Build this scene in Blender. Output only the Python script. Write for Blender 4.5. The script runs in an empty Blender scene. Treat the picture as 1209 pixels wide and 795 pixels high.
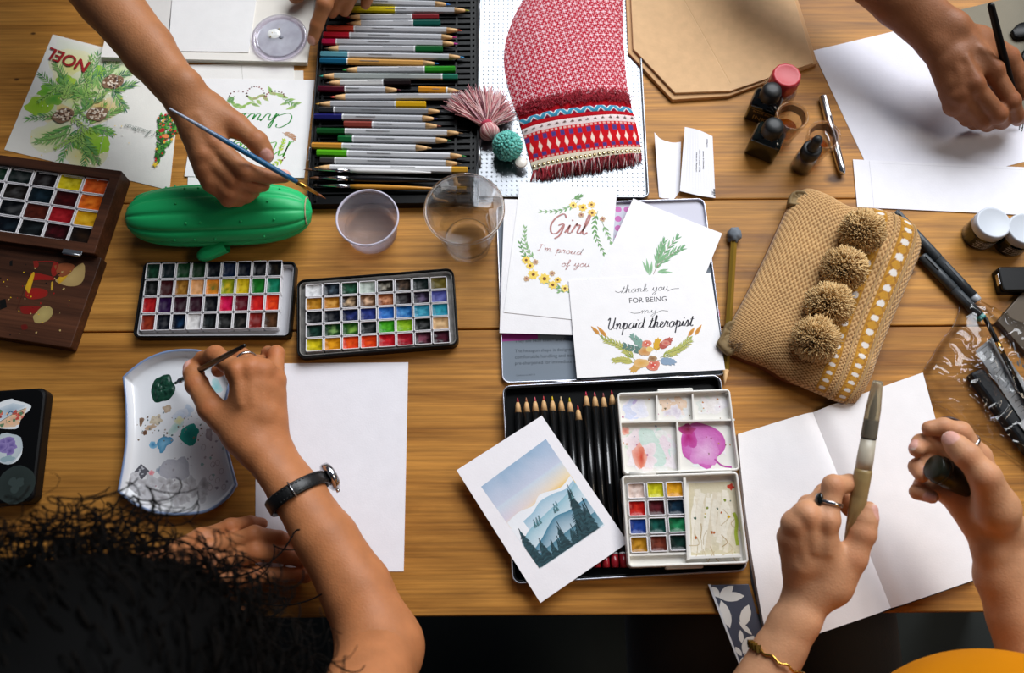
import bpy, bmesh, math, random
import numpy as np
from mathutils import Vector, Matrix, noise as mnoise
S = bpy.context.scene
COL = S.collection
rnd = random.Random(7)
MM = 0.001
TZ = 750.0                       # table top height in millimetres

# ---------------------------------------------------------------- camera, world, light, exposure
FPX = 1000.0                     # focal length in pixels of a 1209 x 795 frame
TH = math.radians(19.3)
DIST = 850.0
CT, ST = math.cos(TH), math.sin(TH)
CAMP = Vector((0, -DIST*ST, TZ + DIST*CT))
cd = bpy.data.cameras.new('camera')
cam = bpy.data.objects.new('camera', cd)
COL.objects.link(cam)
cam.location = CAMP*MM
cam.rotation_euler = (TH, 0, 0)
cd.sensor_width = 36.0
cd.lens = FPX/1209.0*36.0
cd.clip_start = 0.02
cd.dof.use_dof = True
cd.dof.focus_distance = 0.845
cd.dof.aperture_fstop = 6.3
S.camera = cam

w = bpy.data.worlds.new('room_light')
S.world = w
w.use_nodes = True
bgn = w.node_tree.nodes['Background']
bgn.inputs[0].default_value = (0.55, 0.66, 0.85, 1)
bgn.inputs[1].default_value = 0.075

def area(name, loc, target, sx, sy, power, col):
    l = bpy.data.lights.new(name, 'AREA')
    l.shape = 'RECTANGLE'; l.size = sx; l.size_y = sy; l.energy = power; l.color = col
    o = bpy.data.objects.new(name, l); COL.objects.link(o)
    o.location = loc
    o.rotation_euler = (Vector(target)-Vector(loc)).to_track_quat('-Z', 'Y').to_euler()
    return o
area('window_daylight', (0.75, 1.5, 2.35), (0.15, 0.05, 0.75), 1.9, 1.3, 80, (0.93, 0.96, 1.0))
area('ceiling_lamp', (1.9, -0.3, 2.6), (0.2, 0.0, 0.75), 0.6, 0.6, 10, (1.0, 0.86, 0.68))

S.view_settings.view_transform = 'Standard'
S.view_settings.look = 'None'
S.view_settings.gamma = 1.0
S.view_settings.use_curve_mapping = False
S.view_settings.exposure = 0.0

# ---------------------------------------------------------------- helpers
def ray(px, py):
    a = (px-604.5)/FPX; b = -(py-397.5)/FPX
    return Vector((a, b*CT+ST, b*ST-CT))
def P(px, py, h=0.0):
    """point at height h (mm) over the table top seen at pixel px,py; millimetres"""
    d = ray(px, py)
    t = (TZ+h-CAMP.z)/d.z
    return CAMP + d*t
def zm(x0, y0, s):
    return lambda x, y: (x0+x/s, y0+y/s)
z1=zm(0,0,3.0); z2=zm(340,0,3.314); z3=zm(500,0,3.057); z4=zm(730,0,3.057); z5=zm(930,0,3.057)
z6=zm(0,170,3.06); z7=zm(140,200,3.615); z8=zm(330,190,3.179); z9=zm(580,200,3.057); z10=zm(830,200,2.74)
z11=zm(1010,220,2.337); z12=zm(0,400,3.313); z13=zm(180,380,1.915); z14=zm(530,440,2.839); z15=zm(830,440,2.24)

def lin(h):
    """'#rrggbb' -> linear rgb"""
    h = h.lstrip('#')
    out = []
    for i in (0, 2, 4):
        v = int(h[i:i+2], 16)/255.0
        out.append(v/12.92 if v <= 0.04045 else ((v+0.055)/1.055)**2.4)
    return tuple(out)
def mixc(a, b, t):
    return tuple(a[i]*(1-t)+b[i]*t for i in range(3))
WHITE = lin('#f4f2ef')

MATS = {}
def mat(name, col='#808080', rough=0.5, metal=0.0, vc=False, bump=None, trans=0.0, ior=1.45, var=None,
        coat=0.0, sss=0.0, alpha=1.0, sheen=0.0, spec=None, stretch=None):
    if name in MATS: return MATS[name]
    m = bpy.data.materials.new(name); m.use_nodes = True
    nt = m.node_tree; N = nt.nodes; L = nt.links
    b = N['Principled BSDF']
    b.inputs['Roughness'].default_value = rough
    b.inputs['Metallic'].default_value = metal
    b.inputs['IOR'].default_value = ior
    b.inputs['Transmission Weight'].default_value = trans
    b.inputs['Coat Weight'].default_value = coat
    b.inputs['Coat Roughness'].default_value = 0.08
    b.inputs['Alpha'].default_value = alpha
    if sheen: b.inputs['Sheen Weight'].default_value = sheen
    if spec is not None: b.inputs['Specular IOR Level'].default_value = spec
    if sss:
        b.inputs['Subsurface Weight'].default_value = sss
        b.inputs['Subsurface Radius'].default_value = (0.006, 0.0022, 0.0012)
        b.inputs['Subsurface Scale'].default_value = 0.6
    src = None
    if vc:
        a = N.new('ShaderNodeAttribute'); a.attribute_name = 'Col'; src = a.outputs['Color']
    else:
        b.inputs['Base Color'].default_value = lin(col)+(1,)
    tc = None
    if var or bump:
        tc = N.new('ShaderNodeTexCoord')
        cs = tc.outputs['Object']
        if stretch:
            mp = N.new('ShaderNodeMapping'); mp.inputs['Scale'].default_value = stretch
            L.new(cs, mp.inputs[0]); cs = mp.outputs[0]
    if var:
        n = N.new('ShaderNodeTexNoise'); n.inputs['Scale'].default_value = var[0]
        n.inputs['Detail'].default_value = 5
        L.new(cs, n.inputs['Vector'])
        mr = N.new('ShaderNodeMapRange')
        mr.inputs['From Min'].default_value = 0.3; mr.inputs['From Max'].default_value = 0.7
        mr.inputs['To Min'].default_value = 1-var[1]; mr.inputs['To Max'].default_value = 1+var[1]*0.5
        L.new(n.outputs['Fac'], mr.inputs['Value'])
        mx = N.new('ShaderNodeMix'); mx.data_type = 'RGBA'; mx.blend_type = 'MULTIPLY'
        mx.inputs['Factor'].default_value = 1.0
        if src: L.new(src, mx.inputs['A'])
        else: mx.inputs['A'].default_value = lin(col)+(1,)
        L.new(mr.outputs[0], mx.inputs['B'])
        src = mx.outputs['Result']
    if src: L.new(src, b.inputs['Base Color'])
    if bump:
        n2 = N.new('ShaderNodeTexNoise'); n2.inputs['Scale'].default_value = bump[0]; n2.inputs['Detail'].default_value = 4
        L.new(cs, n2.inputs['Vector'])
        bp = N.new('ShaderNodeBump'); bp.inputs['Strength'].default_value = bump[1]
        bp.inputs['Distance'].default_value = bump[2] if len(bump) > 2 else 0.0005
        L.new(n2.outputs['Fac'], bp.inputs['Height'])
        L.new(bp.outputs['Normal'], b.inputs['Normal'])
    MATS[name] = m
    return m

def clearmat(name, tint, opening=.5, rough=0.0, ior=1.46, milky=0.0):
    """thin clear material: part straight through, part refracted"""
    m = bpy.data.materials.new(name); m.use_nodes = True; MATS[name] = m
    nt = m.node_tree; N = nt.nodes; L = nt.links; b = N['Principled BSDF']
    b.inputs['Base Color'].default_value = lin(tint)+(1,); b.inputs['Roughness'].default_value = rough
    b.inputs['Transmission Weight'].default_value = 1; b.inputs['IOR'].default_value = ior
    t = N.new('ShaderNodeBsdfTransparent'); t.inputs[0].default_value = lin(tint)+(1,)
    x = N.new('ShaderNodeMixShader'); x.inputs[0].default_value = 1-opening
    L.new(t.outputs[0], x.inputs[1]); L.new(b.outputs[0], x.inputs[2]); out = x
    if milky:
        d = N.new('ShaderNodeBsdfTranslucent'); d.inputs[0].default_value = lin(tint)+(1,)
        d2 = N.new('ShaderNodeBsdfDiffuse'); d2.inputs[0].default_value = lin(tint)+(1,)
        a = N.new('ShaderNodeMixShader'); a.inputs[0].default_value = .6; L.new(d.outputs[0], a.inputs[1]); L.new(d2.outputs[0], a.inputs[2])
        y = N.new('ShaderNodeMixShader'); y.inputs[0].default_value = milky; L.new(x.outputs[0], y.inputs[1]); L.new(a.outputs[0], y.inputs[2]); out = y
    L.new(out.outputs[0], N['Material Output'].inputs['Surface'])
    return m
class MB:
    """collects shapes (millimetres, local to a frame) into one mesh"""
    def __init__(s):
        s.v = []; s.f = []; s.mi = []; s.c = []; s.n = 0; s.sm = []
    def add(s, v, f, col=None, mi=0, smooth=True):
        k = s.n
        v = [tuple(p) for p in v]
        s.v += v; s.n += len(v)
        if col is None: col = (0.8, 0.8, 0.8)
        if len(col) and isinstance(col[0], (tuple, list, Vector)): s.c += [tuple(x)[:3] for x in col]
        else: s.c += [tuple(col)[:3]]*len(v)
        for q in f:
            s.f.append([i+k for i in q]); s.mi.append(mi); s.sm.append(smooth)
        return s
    def box(s, c, d, col=None, mi=0, rot=0.0, bev=0.0):
        if bev > 0: return s.rbox(c, d, bev, col, mi, rot)
        x, y, z = d[0]/2, d[1]/2, d[2]/2
        R = Matrix.Rotation(rot, 3, 'Z')
        v = [R @ Vector((a*x, b*y, e*z)) + Vector(c) for e in (-1, 1) for a, b in ((-1,-1),(1,-1),(1,1),(-1,1))]
        f = [(3,2,1,0),(4,5,6,7),(0,1,5,4),(1,2,6,5),(2,3,7,6),(3,0,4,7)]
        return s.add(v, f, col, mi, False)
    def rbox(s, c, d, r, col=None, mi=0, rot=0.0, e=None):
        """box with rounded vertical corners r and softened top/bottom edges e"""
        if e is None: e = min(r*0.5, d[2]*0.3)
        o = rrect(d[0], d[1], r, 5); 
        layers = [(-d[2]/2, e), (-d[2]/2+e, 0), (d[2]/2-e, 0), (d[2]/2-e*0.3, e*0.3), (d[2]/2, e)]
        R = Matrix.Rotation(rot, 3, 'Z'); n = len(o); v = []; f = []
        for z, ins in layers:
            fx = (d[0]-2*ins)/d[0]; fy = (d[1]-2*ins)/d[1]
            v += [R @ Vector((p[0]*fx, p[1]*fy, z)) + Vector(c) for p in o]
        for k in range(len(layers)-1):
            for i in range(n):
                j = (i+1) % n
                f.append((k*n+i, k*n+j, (k+1)*n+j, (k+1)*n+i))
        f.append(list(range(n))[::-1]); f.append([(len(layers)-1)*n+i for i in range(n)])
        return s.add(v, f, col, mi, False)
    def prism(s, pts, z0, z1, col=None, mi=0):
        n = len(pts)
        ar = sum(pts[i][0]*pts[(i+1)%n][1]-pts[(i+1)%n][0]*pts[i][1] for i in range(n))
        if ar < 0: pts = pts[::-1]
        v = [(p[0], p[1], z0) for p in pts]+[(p[0], p[1], z1) for p in pts]
        f = [list(range(n))[::-1], [n+i for i in range(n)]]+[(i, (i+1)%n, n+(i+1)%n, n+i) for i in range(n)]
        return s.add(v, f, col, mi, False)
    def loops(s, rings, col=None, mi=0, cap0=True, cap1=True, smooth=True, closed=True):
        n = len(rings[0]); v = [p for r in rings for p in r]; f = []
        for k in range(len(rings)-1):
            for i in range(n if closed else n-1):
                j = (i+1) % n
                f.append((k*n+i, k*n+j, (k+1)*n+j, (k+1)*n+i))
        if cap0: f.append(list(range(n))[::-1])
        if cap1: f.append([(len(rings)-1)*n+i for i in range(n)])
        cc = col
        if col is not None and isinstance(col[0], (tuple, list)) and len(col) == len(rings):
            cc = [c for c in col for _ in range(n)]
        return s.add(v, f, cc, mi, smooth)
    def lathe(s, prof, n=32, c=(0,0,0), col=None, mi=0, cap0=True, cap1=True, rmod=None, smooth=True):
        rings = []
        for r, z in prof:
            ring = []
            for i in range(n):
                a = 2*math.pi*i/n
                rr = r*(rmod(a, z) if rmod else 1)
                ring.append((c[0]+rr*math.cos(a), c[1]+rr*math.sin(a), c[2]+z))
            rings.append(ring)
        return s.loops(rings, col, mi, cap0, cap1, smooth)
    def tube(s, pts, rad, n=8, col=None, mi=0, caps=True, phase=0.0, smooth=True, flat=None):
        pts = [Vector(p) for p in pts]
        if not isinstance(rad, (list, tuple)): rad = [rad]*len(pts)
        rings = []; up = None
        for i, p in enumerate(pts):
            t = (pts[min(i+1, len(pts)-1)]-pts[max(i-1, 0)])
            if t.length < 1e-9: t = Vector((1,0,0))
            t.normalize()
            if up is None:
                up = Vector((0,0,1)) if abs(t.z) < 0.9 else Vector((1,0,0))
            x = up.cross(t)
            if x.length < 1e-6: x = Vector((0,1,0)).cross(t)
            x.normalize(); y = t.cross(x); up = y
            r = max(rad[i], 1e-3); fl = flat if flat else 1.0
            rings.append([p + x*(r*math.cos(2*math.pi*k/n+phase)) + y*(r*fl*math.sin(2*math.pi*k/n+phase)) for k in range(n)])
        return s.loops(rings, col, mi, caps, caps, smooth)
    def grid(s, fn, nu, nv, colfn=None, mi=0, wrapu=False, smooth=True, flip=False):
        """fn(u,v) with u,v in 0..1 -> point"""
        v = []; c = []
        for j in range(nv+1):
            for i in range(nu+1):
                u, t = i/nu, j/nv
                v.append(fn(u, t)); c.append(colfn(u, t) if colfn else (0.8,0.8,0.8))
        f = []
        for j in range(nv):
            for i in range(nu):
                a = j*(nu+1)+i
                q = (a, a+1, a+nu+2, a+nu+1)
                f.append(q[::-1] if flip else q)
        return s.add(v, f, c, mi, smooth)
    def mesh(s, name, mats, xf=None):
        me = bpy.data.meshes.new(name)
        v = s.v if xf is None else [xf @ Vector(p) for p in s.v]
        me.from_pydata([(p[0]*MM, p[1]*MM, p[2]*MM) for p in v], [], s.f)
        me.polygons.foreach_set('material_index', s.mi)
        me.polygons.foreach_set('use_smooth', s.sm)
        at = me.color_attributes.new('Col', 'FLOAT_COLOR', 'POINT')
        a = np.ones((len(s.v), 4), dtype=np.float32)
        if len(s.v): a[:, :3] = np.array(s.c, dtype=np.float32)
        at.data.foreach_set('color', a.ravel())
        for m in (mats if isinstance(mats, (list, tuple)) else [mats]): me.materials.append(m)
        me.update()
        return me

def rrect(wd, ht, r, seg=5):
    r = min(r, wd/2-1e-4, ht/2-1e-4)
    out = []
    for cx, cy, a0 in ((wd/2-r, ht/2-r, 0), (-wd/2+r, ht/2-r, 90), (-wd/2+r, -ht/2+r, 180), (wd/2-r, -ht/2+r, 270)):
        for i in range(seg+1):
            a = math.radians(a0+90*i/seg)
            out.append((cx+r*math.cos(a), cy+r*math.sin(a)))
    return out
def scale_m(M):
    """mm frame -> blender matrix"""
    M = M.copy(); M.translation = M.translation*MM
    return M
def frame(o, xdir, zup=Vector((0,0,1))):
    x = Vector(xdir).normalized(); z = Vector(zup)
    y = z.cross(x).normalized(); z = x.cross(y).normalized()
    M = Matrix.Identity(4)
    for i in range(3):
        M[i][0] = x[i]; M[i][1] = y[i]; M[i][2] = z[i]; M[i][3] = o[i]
    return M
def rect(TL, TR, BR, BL, h=0.0):
    """pixel corners -> frame at the centre (on height h), width, depth"""
    a, b, c, d = [P(p[0], p[1], h) for p in (TL, TR, BR, BL)]
    x = ((b-a)+(c-d)); wd = (((b-a).length)+((c-d).length))/2; dp = ((a-d).length+(b-c).length)/2
    return frame((a+b+c+d)/4, x), wd, dp

def tag(o, label=None, cat=None, group=None, kind=None):
    if label: o['label'] = label
    if cat: o['category'] = cat
    if group: o['group'] = group
    if kind: o['kind'] = kind
    return o
def thing(name, M, label, cat, group=None):
    o = bpy.data.objects.new(name, None); COL.objects.link(o)
    o.empty_display_size = 0.02
    o.matrix_world = scale_m(M)
    tag(o, label, cat, group)
    return o
def part(parent, name, mb, mats, label=None, at=None, kind=None):
    """one mesh part; at = local offset (mm) that becomes the part's origin"""
    xf = None
    if at is not None: xf = Matrix.Translation(-Vector(at))
    me = mb.mesh(name, mats, xf)
    o = bpy.data.objects.new(name, me); COL.objects.link(o)
    o.parent = parent
    if at is not None: o.location = Vector(at)*MM
    if label: o['label'] = label
    if kind: o['kind'] = kind
    return o
def solo(name, mb, mats, M, label, cat, group=None, kind=None):
    me = mb.mesh(name, mats)
    o = bpy.data.objects.new(name, me); COL.objects.link(o)
    o.matrix_world = scale_m(M)
    tag(o, label, cat, group, kind)
    return o
def bevel(o, w, seg=2, ang=35):
    md = o.modifiers.new('bevel', 'BEVEL'); md.width = w*MM; md.segments = seg
    md.limit_method = 'ANGLE'; md.angle_limit = math.radians(ang)
    return o
def solid(o, t, off=0):
    md = o.modifiers.new('solid', 'SOLIDIFY'); md.thickness = t*MM; md.offset = off
    return o
def nz(x, y=0.0, z=0.0):
    return mnoise.noise(Vector((x, y, z)))
def cr(pts, n=8):
    """catmull-rom through 2-D or 3-D points"""
    p = [Vector(q) for q in pts]
    if len(p) < 3: return p
    out = []
    for i in range(len(p)-1):
        a = p[i-1] if i else p[0]*2-p[1]
        b = p[i]; c = p[i+1]
        d = p[i+2] if i+2 < len(p) else c*2-b
        for k in range(n):
            t = k/n
            out.append(0.5*((2*b)+(c-a)*t+(2*a-5*b+4*c-d)*t*t+(3*b-a-3*c+d)*t*t*t))
    out.append(p[-1])
    return out

# ---------------------------------------------------------------- lettering
_fc = {}
def glyphs(s):
    """block lettering: outline mesh of a string, unit size, baseline at y = 0"""
    if s in _fc: return _fc[s]
    cu = bpy.data.curves.new('lettering', 'FONT'); cu.body = s; cu.size = 1.0
    cu.resolution_u = 3
    o = bpy.data.objects.new('lettering', cu); COL.objects.link(o)
    dg = bpy.context.evaluated_depsgraph_get(); dg.update()
    me = bpy.data.meshes.new_from_object(o.evaluated_get(dg))
    v = [(q.co.x, q.co.y) for q in me.vertices]; f = [list(q.vertices) for q in me.polygons]
    bpy.data.meshes.remove(me); bpy.data.objects.remove(o); bpy.data.curves.remove(cu)
    _fc[s] = (v, f)
    return v, f
for _s in ('NOEL', 'FOR BEING', 'INK', 'BLACK INK', 'They are Non toxic* and Acid', 'The hexagon shape is designed for',
           'comfortable handling and easy', 'pre-sharpened for immediate use', 'Conforms to EN71-3', 'Sketch & Drawing', 'Acid free paper 200g', 'Made in Vietnam', '300gsm', 'A5'):
    glyphs(_s)

# single-stroke script hand: strokes in x-height units, first and last points join neighbours
SC = {
'a': (1.15, [[(.95,.85),(.55,1.0),(.15,.6),(.2,.1),(.55,.05),(.85,.45),(.95,.9),(.9,.25),(1.15,.1)]]),
'b': (1.0, [[(0,.1),(.35,1.2),(.4,2.0),(.2,1.9),(.15,.4),(.4,0),(.75,.3),(.7,.8),(.55,.7),(1.0,.75)]]),
'c': (.9, [[(.8,.8),(.5,1.0),(.12,.6),(.2,.1),(.55,0),(.9,.2)]]),
'd': (1.15, [[(.9,.8),(.5,.98),(.12,.55),(.25,.05),(.6,.15),(.9,.8),(1.0,2.0),(.9,.3),(1.15,.1)]]),
'e': (.85, [[(0,.2),(.45,.5),(.65,.8),(.4,1.0),(.15,.55),(.3,.05),(.6,.05),(.85,.25)]]),
'f': (.8, [[(0,.1),(.4,.9),(.65,1.8),(.45,2.0),(.3,1.0),(.2,-.6),(.1,-1.0),(.35,-.7),(.4,.1),(.8,.35)]]),
'g': (1.1, [[(.9,.85),(.5,1.0),(.15,.6),(.25,.1),(.6,.15),(.9,.85),(.75,-.6),(.35,-1.0),(.2,-.7),(.7,-.1),(1.1,.2)]]),
'h': (1.15, [[(0,.1),(.4,1.2),(.5,1.95),(.3,1.9),(.2,0)],[(.2,.0),(.4,.7),(.7,1.0),(.8,.7),(.78,.15),(1.15,.15)]]),
'i': (.6, [[(0,.15),(.3,.95),(.25,.2),(.6,.12)],[(.38,1.4),(.42,1.5)]]),
'k': (1.0, [[(0,.1),(.4,1.2),(.48,1.95),(.28,1.9),(.2,0)],[(.22,.45),(.55,.95),(.7,.8),(.3,.5),(.7,.05),(1.0,.2)]]),
'l': (.65, [[(0,.1),(.4,1.1),(.5,1.9),(.32,1.95),(.2,.4),(.35,.02),(.65,.2)]]),
'm': (1.6, [[(0,.7),(.2,1.0),(.2,.0)],[(.2,.3),(.5,1.0),(.65,.8),(.62,.0)],[(.62,.3),(.95,1.0),(1.15,.8),(1.15,.15),(1.6,.15)]]),
'n': (1.15, [[(0,.7),(.2,1.0),(.2,.0)],[(.2,.3),(.55,1.0),(.75,.8),(.75,.15),(1.15,.15)]]),
'o': (.95, [[(.5,1.0),(.15,.65),(.2,.1),(.55,.0),(.8,.45),(.65,.95),(.5,1.0),(.55,.75),(.95,.8)]]),
'p': (1.1, [[(0,.3),(.3,1.1),(.2,-1.0)],[(.25,.3),(.55,1.0),(.85,.7),(.75,.1),(.4,.0),(.7,.05),(1.1,.2)]]),
'r': (.85, [[(0,.2),(.3,1.1),(.35,.9),(.65,.95),(.55,.2),(.85,.12)]]),
's': (.8, [[(0,.1),(.45,1.1),(.6,.5),(.5,.05),(.2,.1)],[(.4,.05),(.8,.15)]]),
't': (.75, [[(0,.1),(.4,1.0),(.5,1.7),(.3,.4),(.45,.03),(.75,.2)],[(.1,1.2),(.75,1.25)]]),
'u': (1.15, [[(0,.2),(.25,.98),(.2,.3),(.4,.0),(.75,.4),(.85,.98),(.82,.2),(1.15,.12)]]),
'y': (1.1, [[(0,.2),(.25,.98),(.2,.4),(.4,.1),(.75,.5),(.9,.98),(.75,-.5),(.35,-1.0),(.2,-.7),(.7,-.1),(1.1,.25)]]),
'M': (2.0, [[(0,.1),(.3,.3),(.5,1.9),(.45,2.0),(.4,.0)],[(.5,1.7),(.9,2.0),(1.0,1.5),(.95,.0)],[(1.0,1.3),(1.5,2.0),(1.6,1.5),(1.55,.2),(2.0,.2)]]),
'C': (1.5, [[(1.3,1.5),(1.25,1.95),(.8,2.0),(.2,1.3),(.2,.4),(.7,.0),(1.5,.35)]]),
'G': (1.6, [[(1.35,1.7),(1.0,2.1),(.4,1.7),(.1,.9),(.35,.1),(.9,.1),(1.25,.9)],[(.8,.9),(1.3,1.0),(1.2,-.1),(.8,-.5)]]),
'I': (1.0, [[(.2,1.8),(.6,2.0),(.9,1.9)],[(.55,1.95),(.45,.3),(.1,.0)],[(0,.1),(.6,.0)]]),
'U': (1.6, [[(0,1.6),(.3,2.0),(.35,1.5),(.3,.4),(.7,.0),(1.15,.6),(1.25,2.0)],[(1.25,2.0),(1.15,.4),(1.6,.1)]]),
"'": (.35, [[(.2,2.0),(.12,1.6)]]), ' ': (.8, []),
}

class Sheet:
    """a flat sheet lying at height h; art is laid on it in its own plane (mm)"""
    def __init__(s, px, h, t=0.4, col=WHITE, zoom=None, isrect=True):
        q = [zoom(*p) if zoom else p for p in px]
        s.h = h; s.t = t; s.zoom = zoom
        if isrect:
            s.M, s.w, s.d = rect(*q, h=h+t)
            pts = [(-s.w/2, s.d/2), (s.w/2, s.d/2), (s.w/2, -s.d/2), (-s.w/2, -s.d/2)]
        else:
            W = [P(p[0], p[1], h+t) for p in q]
            ctr = sum(W, Vector())/len(W)
            s.M = frame(ctr, W[1]-W[0])
            Mi = s.M.inverted(); pts = [(Mi@p)[:2] for p in W]
        s.M.translation.z = TZ+h
        s.Mi = s.M.inverted()
        s.mb = MB(); s.mb.prism(pts, 0, t, col)
        s.pts = pts; s.z = t+0.04
    def uv(s, x, y, zoom=None):
        z = zoom or s.zoom
        p = z(x, y) if z else (x, y)
        q = s.Mi @ P(p[0], p[1], s.h+s.t)
        return Vector((q.x, q.y))
    def _z(s):
        s.z += 0.0012; return s.z
    def poly(s, pts, col, ctr=None, edge=None):
        """fan polygon; col = centre colour, edge = rim colour"""
        z = s._z(); pts = [Vector(p[:2]) for p in pts]; n = len(pts)
        ar = sum(pts[i].x*pts[(i+1)%n].y-pts[(i+1)%n].x*pts[i].y for i in range(n))
        if ar < 0: pts = pts[::-1]
        c = sum(pts, Vector((0,0)))/n if ctr is None else Vector(ctr)
        v = [(c.x, c.y, z)]+[(p.x, p.y, z) for p in pts]
        f = [(0, 1+i, 1+(i+1) % n) for i in range(n)]
        s.mb.add(v, f, [col]+[edge or col]*n)
    def blob(s, c, rx, ry=None, col=(0,0,0), edge=None, wob=0.2, rot=0.0, n=18, seed=None):
        ry = ry or rx; sd = seed if seed is not None else rnd.uniform(0, 99)
        pts = []
        for i in range(n):
            a = 2*math.pi*i/n
            k = 1+wob*nz(math.cos(a)*1.3+sd, math.sin(a)*1.3, sd*.7)*1.8
            x, y = rx*k*math.cos(a), ry*k*math.sin(a)
            pts.append(Vector((c[0]+x*math.cos(rot)-y*math.sin(rot), c[1]+x*math.sin(rot)+y*math.cos(rot))))
        s.poly(pts, col, c, edge)
    def stroke(s, pts, wd, col, callig=0.0, smooth=6):
        p = cr([Vector((q[0], q[1])) for q in pts], smooth) if smooth else [Vector((q[0], q[1])) for q in pts]
        z = s._z(); v = []; n = len(p)
        for i in range(n):
            t = p[min(i+1, n-1)]-p[max(i-1, 0)]
            if t.length < 1e-9: t = Vector((1, 0))
            t.normalize()
            ww = wd*(1-callig+callig*abs(t.dot(s.pen))) if callig else wd
            if isinstance(wd, (list, tuple)): ww = wd[0]+(wd[1]-wd[0])*i/(n-1)
            nn = Vector((-t.y, t.x))*ww/2
            v += [(p[i].x+nn.x, p[i].y+nn.y, z), (p[i].x-nn.x, p[i].y-nn.y, z)]
        s.mb.add(v, [(2*i, 2*i+1, 2*i+3, 2*i+2) for i in range(n-1)], col)
    pen = Vector((0, 1))
    def leaf(s, p, ang, ln, wd, col, tip=None):
        d = Vector((math.cos(ang), math.sin(ang))); nn = Vector((-d.y, d.x)); p = Vector(p[:2])
        pts = [p, p+d*ln*.3+nn*wd*.45, p+d*ln*.6+nn*wd*.42, p+d*ln, p+d*ln*.6-nn*wd*.42, p+d*ln*.3-nn*wd*.45]
        s.poly(pts, col, p+d*ln*.4, tip or col)
    def script(s, txt, A, B, col, wt=0.16, fitw=True, slant=0.25, xh=None, callig=.75):
        """script lettering from baseline point A to B (local mm)"""
        A = Vector(A); B = Vector(B); ex = (B-A); L = ex.length; ex.normalize(); ey = Vector((-ex.y, ex.x))
        total = sum(SC[ch][0] for ch in txt)
        u = xh or L/total; ux = L/total
        s.pen = (ey+ex*slant).normalized()
        x = 0.0
        for ch in txt:
            adv, st = SC[ch]
            for q in st:
                s.stroke([A+ex*((x+a)*ux+b*slant*u)+ey*b*u for a, b in q], u*wt, col, callig, 5)
            x += adv
        
    def text(s, txt, A, B, col, mirror=False):
        v, f = glyphs(txt)
        A = Vector(A); B = Vector(B); ex = B-A; wtx = max(p[0] for p in v); k = ex.length/wtx
        ex.normalize(); ey = Vector((-ex.y, ex.x)); z = s._z()
        s.mb.add([tuple(A+ex*p[0]*k+ey*p[1]*k)+(z,) for p in v], f, col, 0, False)
    def sprig(s, a, b, col, n=7, ln=7, wd=2.2, bend=0.0, tipc=None, stem=None, spread=.7):
        a = Vector(a); b = Vector(b); d = b-a; nn = Vector((-d.y, d.x))
        pts = [a+d*t+nn*bend*math.sin(math.pi*t) for t in [i/n for i in range(n+1)]]
        s.stroke(pts, .5, stem or col, 0, 3)
        for i in range(1, n+1):
            t = pts[i]-pts[i-1]; an = math.atan2(t.y, t.x)
            k = 1-.35*i/n
            for sg in (-1, 1):
                s.leaf(pts[i], an+sg*spread*rnd.uniform(.8,1.2), ln*k*rnd.uniform(.8,1.15), wd*k, mixc(col, tipc or col, rnd.random()))
        s.leaf(pts[-1], math.atan2(d.y, d.x), ln*.7, wd*.7, col)
    def make(s, name, label, cat, material=None, group=None):
        return solo(name, s.mb, material or MATS['paper'], s.M, label, cat, group)

mat('paper', vc=True, rough=0.75, bump=(700, 0.35, 0.0003), var=(60, .03))
mat('print', vc=True, rough=0.5)
mat('plain_paper', '#efedf3', rough=0.8, bump=(500, 0.25, 0.0003))
mat('painted', vc=True, rough=0.35)
mat('wet_paint', vc=True, rough=0.3, bump=(260, .5, .0008), spec=.22, coat=.06)
mat('white_plastic', '#e9e7ea', rough=0.35)
mat('grey_plastic', '#b9b9bd', rough=0.3)
mat('black_tin', '#08090a', rough=0.35, spec=.22)
mat('black_plastic', '#060607', rough=0.4, spec=.25)
mat('chrome', '#c9c9cc', rough=0.18, metal=1)
mat('brushed_metal', '#b4b5b8', rough=0.34, metal=1)
mat('gold_metal', '#c79a4a', rough=0.25, metal=1)
mat('pencil_lacquer', vc=True, rough=0.3, coat=.3)
mat('bare_wood', '#d9ad78', rough=0.65, var=(300, .12))
mat('lead', vc=True, rough=0.5)
clearmat('glass_edge', '#ffffff', .1, 0.0, 1.5)
clearmat('glass', '#ffffff', .6, 0.0, 1.46)
clearmat('water', '#ffffff', .8, 0.0, 1.33)
clearmat('clear_plastic', '#f5f3fb', .6, .08, 1.42)
mat('bristle', vc=True, rough=0.6)
# ---------------------------------------------------------------- the setting: floor and table
mf = mat('concrete', '#353b39', rough=0.7, var=(4, .35), bump=(40, .3, .002))
b = MB(); b.box((0, 300, -20), (5000, 5000, 40))
fl = solo('floor', b, mf, Matrix.Identity(4), None, None, None, 'structure')

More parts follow.
